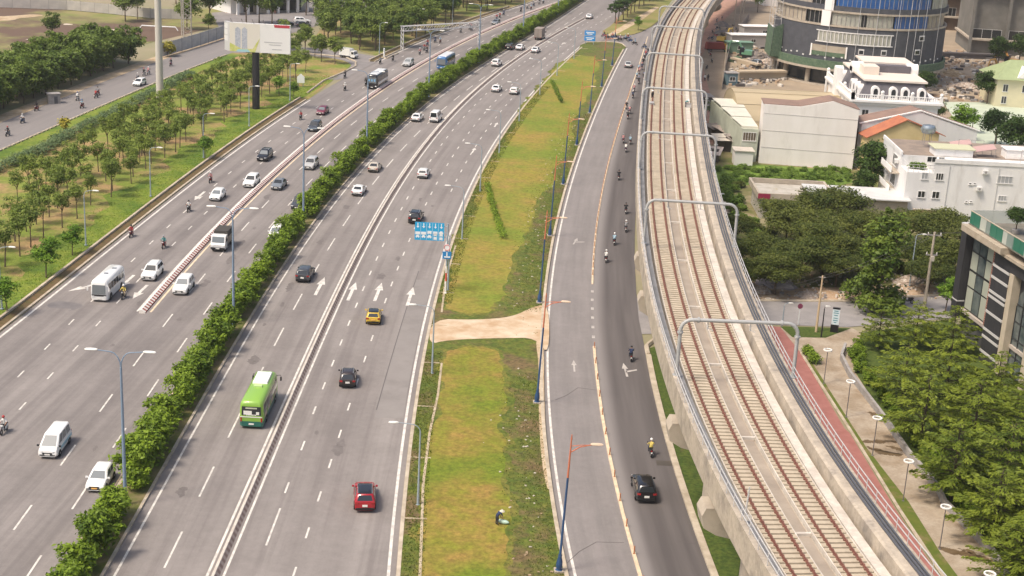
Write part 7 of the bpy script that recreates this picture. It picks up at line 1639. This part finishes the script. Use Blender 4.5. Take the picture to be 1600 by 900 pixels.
# raw concrete towers
RAW = mat('raw_concrete', (.2, .19, .17), .9, (.145, .14, .125), .3, c3=(.15, .14, .12), s3=.1, p3=(.5, .7))
def slabtower(label, c, d, h, rz, floors, ma):
    t = thing('concrete_tower', label, 'tower', c, rz); x, y = d
    MB().box((0, y * .05, h / 2), (x * .96, y * .96, h)).build('core', ma, t)
    for i in range(floors): MB().box((0, 0, 4.2 + i * (h - 5) / floors), (x, y, .5)).build('floor_slab', CONC, t)
    for i in range(5): MB().box((-x / 2 + .4 + i * (x - .8) / 4, -y / 2 + .3, h / 2), (.8, .7, h)).build('column', ma, t)
    for i in range(4):
        for k in (1,): win(t, (-x / 2 + x / 4 * (i + .5), -y * .43 - .003, 5.5), x / 4 - 2, 3.0, panes=3)
    return t
p = G(1520, 86); slabtower('raw grey concrete tower block at the upper right corner', (p.x + 20, p.y + 12, 0), (40, 24), 60, -.1, 4, RAW)
p = G(1488, 50); slabtower('brown netted concrete tower block behind the round tower', (p.x + 9, p.y + 14, 0), (22, 24), 60, -.1, 9, mat('raw_brown', (.2, .15, .11), .9, (.14, .11, .09), .4))
# pale yellow house
t = thing('yellow_house', 'pale yellow house with a green roof at the right edge', 'house'); c = G(1553, 166)
MB().box((c.x + 7, c.y + 6, 3.2), (14, 12, 6.4)).build('wall', mat('wall_pale_yellow', (.68, .62, .42), .8, (.6, .55, .38), .4), t)
b = MB(); x0, x1, y0, y1 = c.x - .8, c.x + 14.8, c.y - .8, c.y + 12.8; b.add([(x0, y0, 6.3), (x1, y0, 6.3), (x1, y1, 6.3), (x0, y1, 6.3), (x0 + 5, (y0 + y1) / 2, 10), (x1 - 4, (y0 + y1) / 2, 10)], [(0, 1, 5, 4), (1, 2, 5), (2, 3, 4, 5), (3, 0, 4), (3, 2, 1, 0)]); b.build('roof', mat('roof_green', (.32, .38, .2), .7, (.27, .32, .17), .6), t)
b = MB(); b.add([(c.x + 4.2, y0 + .5, 6.7), (c.x + 8.6, y0 + .5, 6.7), (c.x + 6.4, y0 + .5, 9), (c.x + 6.4, y0 + 5, 9)], [(0, 1, 2), (1, 3, 2), (0, 2, 3)]); b.build('gable', WTRIM, t)
for x, z in ((2, 4.3), (6.4, 4.3), (11, 4.3), (2, 1.6)): win(t, (c.x + x, c.y - .003, z), 1.2, 1.7)
win(t, (c.x - .003, c.y + 5, 4.3), 1.4, 1.7, (0, 1, 0), (-1, 0, 0))
# low building at the top left
t = thing('low_building', 'low white flat roofed building with dark glass front at the top left', 'building', G(362, 22), math.atan2(*(G(480, 17) - G(362, 22)).to_2d().yx)); L = (G(480, 17) - G(362, 22)).length
MB().box((L / 2, 7, 2.2), (L, 13, 4.4)).build('wall', WHITE2, t); MB().box((L / 2, 5.5, 4.7), (L + 3, 17, .7)).build('roof', WTRIM, t); MB().box((L / 2 + 1, .3, 1.9), (L - 6, .5, 3.0)).build('glass_front', DARKW, t)
for i in range(8): MB().box((1 + i * (L - 2) / 7, -1.8, 2.2), (.7, .7, 4.4)).build('column', WTRIM, t)
t = thing('ramp', 'concrete ramp with a brown end at the top left', 'ramp', G(352, 20), .3); b = MB(); b.add([(0, 0, 0), (14, 0, 0), (14, 0, 4), (0, 5, 0), (14, 5, 0), (14, 5, 4)], [(0, 1, 2), (3, 5, 4), (0, 2, 5, 3), (1, 4, 5, 2), (0, 3, 4, 1)]); b.build('slope', CONC, t); MB().box((14.2, 2.5, 2.3), (.6, 5.2, 4.6)).build('end_wall', mat('wall_brown', (.3, .16, .12), .8), t)
t = thing('white_pylon', 'white pylon standing among the trees at the top', 'pylon', G(548, 12)); MB().box((0, 0, 6), (1.6, 1.2, 12)).build('shaft', WTRIM, t); MB().box((0, 0, .3), (2.4, 2, .6)).build('base', CONC, t)
# shacks beside the viaduct
TIN = mat('tin_pale', (.6, .52, .46), .6, (.45, .36, .3), .7); TING = mat('tin_grey', (.35, .31, .29), .7, (.25, .22, .2), .7); SHD = mat('shade_timber', (.09, .075, .06), .9)  # last one: dark brown timber of walls, posts and bearers
def shack(label, px, w, d, h, rz, roof, tilt=.5, wall=SHD):
    t = thing('shack', label, 'shack', G(*px), rz); b = MB()
    MB().box((0, d * .15, h * .45), (w * .8, d * .6, h * .9)).build('wall', wall, t)
    for x in (-.45, .45):
        for y in (-.45, .45): MB().tube([(x * w, y * d, 0), (x * w, y * d, h - tilt * (.5 - y) * .8)], .06, 4).build('post', SHD, t)
    b.add([(-w / 2 - .3, -d / 2 - .3, h - tilt), (w / 2 + .3, -d / 2 - .3, h - tilt), (w / 2 + .3, d / 2 + .3, h), (-w / 2 - .3, d / 2 + .3, h)], [(0, 1, 2, 3)]); b.add([(v[0], v[1], v[2] - .06) for v in b.v[:4]], [(3, 2, 1, 0)]); b.build('roof', roof, t)
shack('grey roofed shack below the spiky palm', (1118, 217), 3.4, 3, 2.8, .5, TING); shack('pale roofed shack against the green shed wall', (1134, 222), 3.6, 4, 2.9, .45, TIN); shack('broad pale roofed shack behind the parasol hut', (1132, 235), 4.0, 3.6, 2.8, .2, mat('tin_cream', (.7, .64, .55), .6)); shack('dark hut with a pale peaked awning beside the viaduct', (1112, 252), 2.8, 2.8, 2.5, -.3, TIN, .9)
shack('tan sheet lean to in front of the cream roofed shed', (1143, 237), 1.6, 2.2, 3.2, .7, TING, 1.2)
t = thing('hut', 'small plain white hut in the weeds below the cream roofed shed', 'hut', G(1161, 259)); MB().box((0, 1.6, 1.3), (3.3, 3.2, 2.6)).build('wall', WHITE, t); MB().box((0, 1.6, 2.68), (3.7, 3.6, .16)).build('roof', CONCW, t)
# ------------------------------------------------------------------ the building yard
def heap(name, label, cat, px, r, h, ma, seed, kind=None):
    g = random.Random(seed); b = MB(); k = 14; n = 18; vs = []
    for i in range(k + 1):
        for j in range(n):
            q = i / k; a = 6.283 * j / n; rr = r * q * (1 + .25 * math.sin(2 * a + seed) + g.uniform(-.1, .1)); vs.append((rr * math.cos(a), rr * .75 * math.sin(a), max(-.05, h * (1 - q ** 1.4) + g.uniform(-.14, .14) * h) if i < k else -.05))
    b.add(vs, [(i * n + j, i * n + (j + 1) % n, (i + 1) * n + (j + 1) % n, (i + 1) * n + j) for i in range(k) for j in range(n)]); o = b.build(name, ma, None, None, G(*px)); tag(o, label, cat)
RUB = mat('rubble', (.5, .42, .35), .95, (.3, .23, .18), 2.0, bump=.6, c3=(.65, .6, .54), s3=1.5, p3=(.55, .65))
for i, (px, r, h, lb) in enumerate((((1212, 446), 2.6, 1.5, 'grey tarpaulin covered heap at the side street edge'), ((1190, 455), 1.6, .7, 'small pale rubble heap left of the tarpaulin heap'), ((1262, 462), 2.0, .6, 'low rubble heap between tarpaulin heap and conical tree'), ((1420, 440), 2.4, .9, 'pale rubble heap behind the power pole'), ((1460, 432), 2.6, .9, 'rubble heap beside the dark building'), ((1172, 418), 2.0, .9, 'rubbish heap below the scrub beside the viaduct'), ((1120, 330), 2.4, 1.0, 'rubble heap behind the viaduct portal leg'))): heap('rubble_heap', lb, 'heap', px, r, h, mat('tarp_grey', (.34, .31, .33), .7, (.25, .23, .25), 1.5, bump=.5) if i == 0 else RUB, i + 3)
b = MB()
for _ in range(420):
    p = G(rnd.uniform(1150, 1480), rnd.uniform(428, 470)); s = rnd.uniform(.08, .38); b.box((p.x, p.y, s * .3), (s, s * rnd.uniform(.6, 1.4), s * .8), rnd.uniform(0, 3), rnd.choice((0, 0, 1, 2)))
for _ in range(500):
    p = G(rnd.uniform(1140, 1225), rnd.uniform(40, 135)); s = rnd.uniform(.2, .9); b.box((p.x, p.y, s * .3), (s, s * rnd.uniform(.5, 2.5), s * .7), rnd.uniform(0, 3), rnd.choice((0, 1, 2, 3)))
for _ in range(500):
    p = G(rnd.uniform(1450, 1600), rnd.uniform(80, 160)); s = rnd.uniform(.2, 1.0); b.box((p.x, p.y, s * .3), (s, s * rnd.uniform(.5, 2.5), s * .7), rnd.uniform(0, 3), rnd.choice((0, 1, 2, 3)))
b.build('rubble', [mat('rubble_pale', (.62, .57, .5), .9), mat('rubble_tan', (.42, .3, .2), .9), mat('rubble_grey', (.28, .26, .25), .9), mat('rubble_dark', (.1, .09, .085), .9)])['kind'] = 'stuff'
def excavator(label, px, rz, c):
    t = thing('excavator', label, 'excavator', G(*px), rz); pm_ = paint('dig%d' % int(c[0] * 100), c, .5)
    for s in (-1, 1):
        b = MB(); pr = [(-1.7, .1), (1.7, .1), (2.0, .45), (1.7, .85), (-1.7, .85), (-2.0, .45)]; n = 6; w = s * 1.0
        b.add([(w - .28, y, z) for y, z in pr] + [(w + .28, y, z) for y, z in pr], [tuple(range(n))[::-1], tuple(range(n, 2 * n))] + [(i, (i + 1) % n, n + (i + 1) % n, n + i) for i in range(n)]); b.build('track', BLK, t)
    MB().box((0, -.6, 1.5), (2.5, 2.8, 1.1), taper=.94).build('body', pm_, t); MB().box((-.75, .7, 1.9), (.95, 1.3, 1.7), taper=.9).build('cab', GLASS, t)
    MB().tube([(.4, .6, 1.6), (.4, 2.2, 4.0), (.4, 4.2, 3.9)], [.28, .3, .2], 6).build('boom', pm_, t); MB().tube([(.4, 4.1, 4.1), (.4, 4.9, 1.7)], [.2, .14], 6).build('arm', pm_, t); MB().box((.4, 4.7, 1.3), (.9, .7, .7), taper=.7).build('bucket', BLK, t)
excavator('orange excavator on the tan ground at the far right', (1578, 104), .8, (.55, .25, .05)); excavator('second orange excavator working left of the other at the far right', (1562, 116), 2.2, (.5, .28, .07)); excavator('green excavator in the yard beside the round tower', (1164, 90), 1.2, (.12, .28, .17)); excavator('yellow excavator beside the red path behind the yellow truck', (1130, 68), -.6, (.6, .4, .06))
def container(label, px, d, h, rz, ma, roof=None):
    t = thing('site_cabin', label, 'cabin', G(*px), rz); MB().box((0, 0, h / 2), (d[0], d[1], h)).build('wall', ma, t); MB().box((0, 0, h + .08), (d[0] + .5, d[1] + .5, .16)).build('roof', roof or WTRIM, t); win(t, (0, -d[1] / 2 - .003, h * .55), 1.4, 1.0)
container('green site cabin beside the red path', (1153, 82), (7, 3), 2.8, .2, mat('cabin_green', (.16, .27, .2), .7), mat('cabin_green', (.16, .27, .2), .7)); container('long white roofed site shed left of the round tower', (1172, 72), (13, 4), 3.2, .25, mat('cabin_grey', (.4, .38, .36), .8)); container('second white roofed site shed farther back', (1190, 58), (13, 4), 3.2, .25, mat('cabin_grey', (.4, .38, .36), .8)); container('small blue grey cabin behind the barrel roofed hall', (1141, 132), (2.6, 2.4), 2.8, .2, mat('cabin_blue', (.14, .22, .25), .7), CONCG); container('white block of site offices beyond the yard', (1215, 8), (12, 6), 5, .2, WTRIM); container('dark cabin under the palm beside the viaduct', (1099, 168), (3, 4), 2.6, .1, mat('cabin_dark', (.07, .075, .08), .6), CONCG)
for px, d, h, rz, lb in (((1188, 124), (13, 2.6), 2.2, .35, 'long tan concrete girder lying in the yard behind the hall'), ((1165, 102), (1.6, 11), 1.2, .55, 'shorter leaning concrete girder beside the red path'), ((1525, 92), (20, 1.2), 1.6, .1, 'long dark pipe stack lying before the raw concrete tower')):
    t = thing('girder', lb, 'girder', G(*px), rz); b = MB(); b.box((0, 0, h - .2), (d[0], d[1], .4)); b.box((0, 0, h / 2 - .1), (d[0] * .98, d[1] * .5, h - .2)); b.build('beam', mat('girder_tan', (.45, .37, .27), .9) if h > 2 or d[0] < 3 else mat('pipe_dark', (.12, .11, .11), .8), t)
    for x in (-.4, .4): MB().box((d[0] * x, (d[1] * x if d[1] > d[0] else 0), .07), (.4 if d[0] > 3 else 1.8, d[1] * 1.1 if d[0] > 3 else .5, .14)).build('bearer', SHD, t)
for i, (px, lb, ma) in enumerate((((1152, 96), 'heap of green netting and scrap by the girder', GNET), ((1182, 90), 'dark scrap heap in the middle of the yard', mat('scrap', (.16, .15, .16), .8, (.3, .25, .2), 1.5)), ((1200, 100), 'pale sand heap beside the scaffold', RUB), ((1485, 118), 'brown earth heap right of the round tower', DIRT), ((1510, 138), 'pale rubble heap before the brick ground at the right', RUB), ((1140, 55), 'dark heap of steel bars behind the viaduct', mat('scrap', (.16, .15, .16), .8, (.3, .25, .2), 1.5)), ((1128, 40), 'dark scrap heap farther behind the viaduct', mat('scrap', (.16, .15, .16), .8, (.3, .25, .2), 1.5)))): heap('scrap_heap', lb, 'heap', px, 3.2 + i % 3, 1.4 + .3 * (i % 2), ma, i + 30)
for x, y in ((1118, 58), (1113, 52), (1122, 46), (1130, 60), (1110, 62), (1137, 48), (1128, 30), (1120, 34), (1110, 88), (1104, 108), (1112, 98), (1108, 84)):
    p = G(x, y); motorbike(rnd.choice(('black', 'grey', 'blue', 'red')), 'small motorbike parked on the ground under and behind the viaduct', (p.x, p.y, .02), rnd.uniform(0, 6), 'motorbikes parked behind the viaduct')
for (x, y), h, lb in (((1147, 40), 9, 'tall concrete lamp post nearest on the far red path'), ((1156, 33), 9, 'tall concrete lamp post in the middle on the far red path'), ((1162, 21), 9, 'tall concrete lamp post farthest on the far red path'), ((1131, 122), 8, 'grey post at the edge of the red path by the yard')):
    tag(MB().lathe([(.22, 0), (.13, h)], n=8).build('post', CONC, loc=G(x, y), smooth=40), lb, 'post')
t = thing('yard_fence', 'grey sheet fence between the red path and the building yard', 'fence'); ps = [G(*p) for p in ((1128, 140), (1133, 112), (1139, 85), (1148, 60), (1170, 30))]
for p, q in zip(ps, ps[1:]):
    d = q - p; n = max(1, int(d.length / 6))
    for i in range(n): a = p + d * ((i + .5) / n); MB().box((0, 0, 1.0), (d.length / n - .1, .08, 2.0)).build('panel', mat('fence_sheet', (.3, .27, .25), .8, (.2, .18, .17), .5), t, None, a, math.atan2(d.y, d.x))
# ------------------------------------------------------------------ light
w = bpy.data.worlds.new('World'); SC.world = w; w.use_nodes = True; nt = w.node_tree; bg = nt.nodes['Background']
sky = nn(nt, 'ShaderNodeTexSky', sky_type='NISHITA'); sky.sun_disc = False; EL, AZ = R(58), R(235)
sky.sun_elevation = EL; sky.sun_rotation = AZ; sky.dust_density = 6; sky.air_density = 1.0; sky.ozone_density = .6
nt.links.new(sky.outputs[0], bg.inputs[0]); bg.inputs[1].default_value = .092
sun = bpy.data.lights.new('sun', 'SUN'); sun.energy = 1.5; sun.angle = R(10); sun.color = (1, .9, .77)
so = bpy.data.objects.new('sun', sun); COL.objects.link(so)
dv = Vector((math.sin(AZ) * math.cos(EL), math.cos(AZ) * math.cos(EL), math.sin(EL)))
so.rotation_euler = dv.to_track_quat('Z', 'Y').to_euler(); so.location = (0, 0, 200)
SC.view_settings.view_transform = 'Standard'; SC.view_settings.look = 'None'; SC.view_settings.exposure = .97; SC.view_settings.gamma = 1
SC.render.resolution_x, SC.render.resolution_y = 1024, 576
HAZE = .00015
hz = MB().box((0, 560, 31), (1500, 1500, 66)).build('haze', bpy.data.materials.new('haze')); hz['kind'] = 'stuff'
ma = hz.data.materials[0]; ma.use_nodes = True; nt = ma.node_tree; nt.nodes.clear(); o = nn(nt, 'ShaderNodeOutputMaterial'); pv = nn(nt, 'ShaderNodeVolumePrincipled')
pv.inputs['Color'].default_value = (.95, .93, .9, 1); pv.inputs['Density'].default_value = HAZE; pv.inputs['Anisotropy'].default_value = .3; nt.links.new(pv.outputs[0], o.inputs['Volume'])
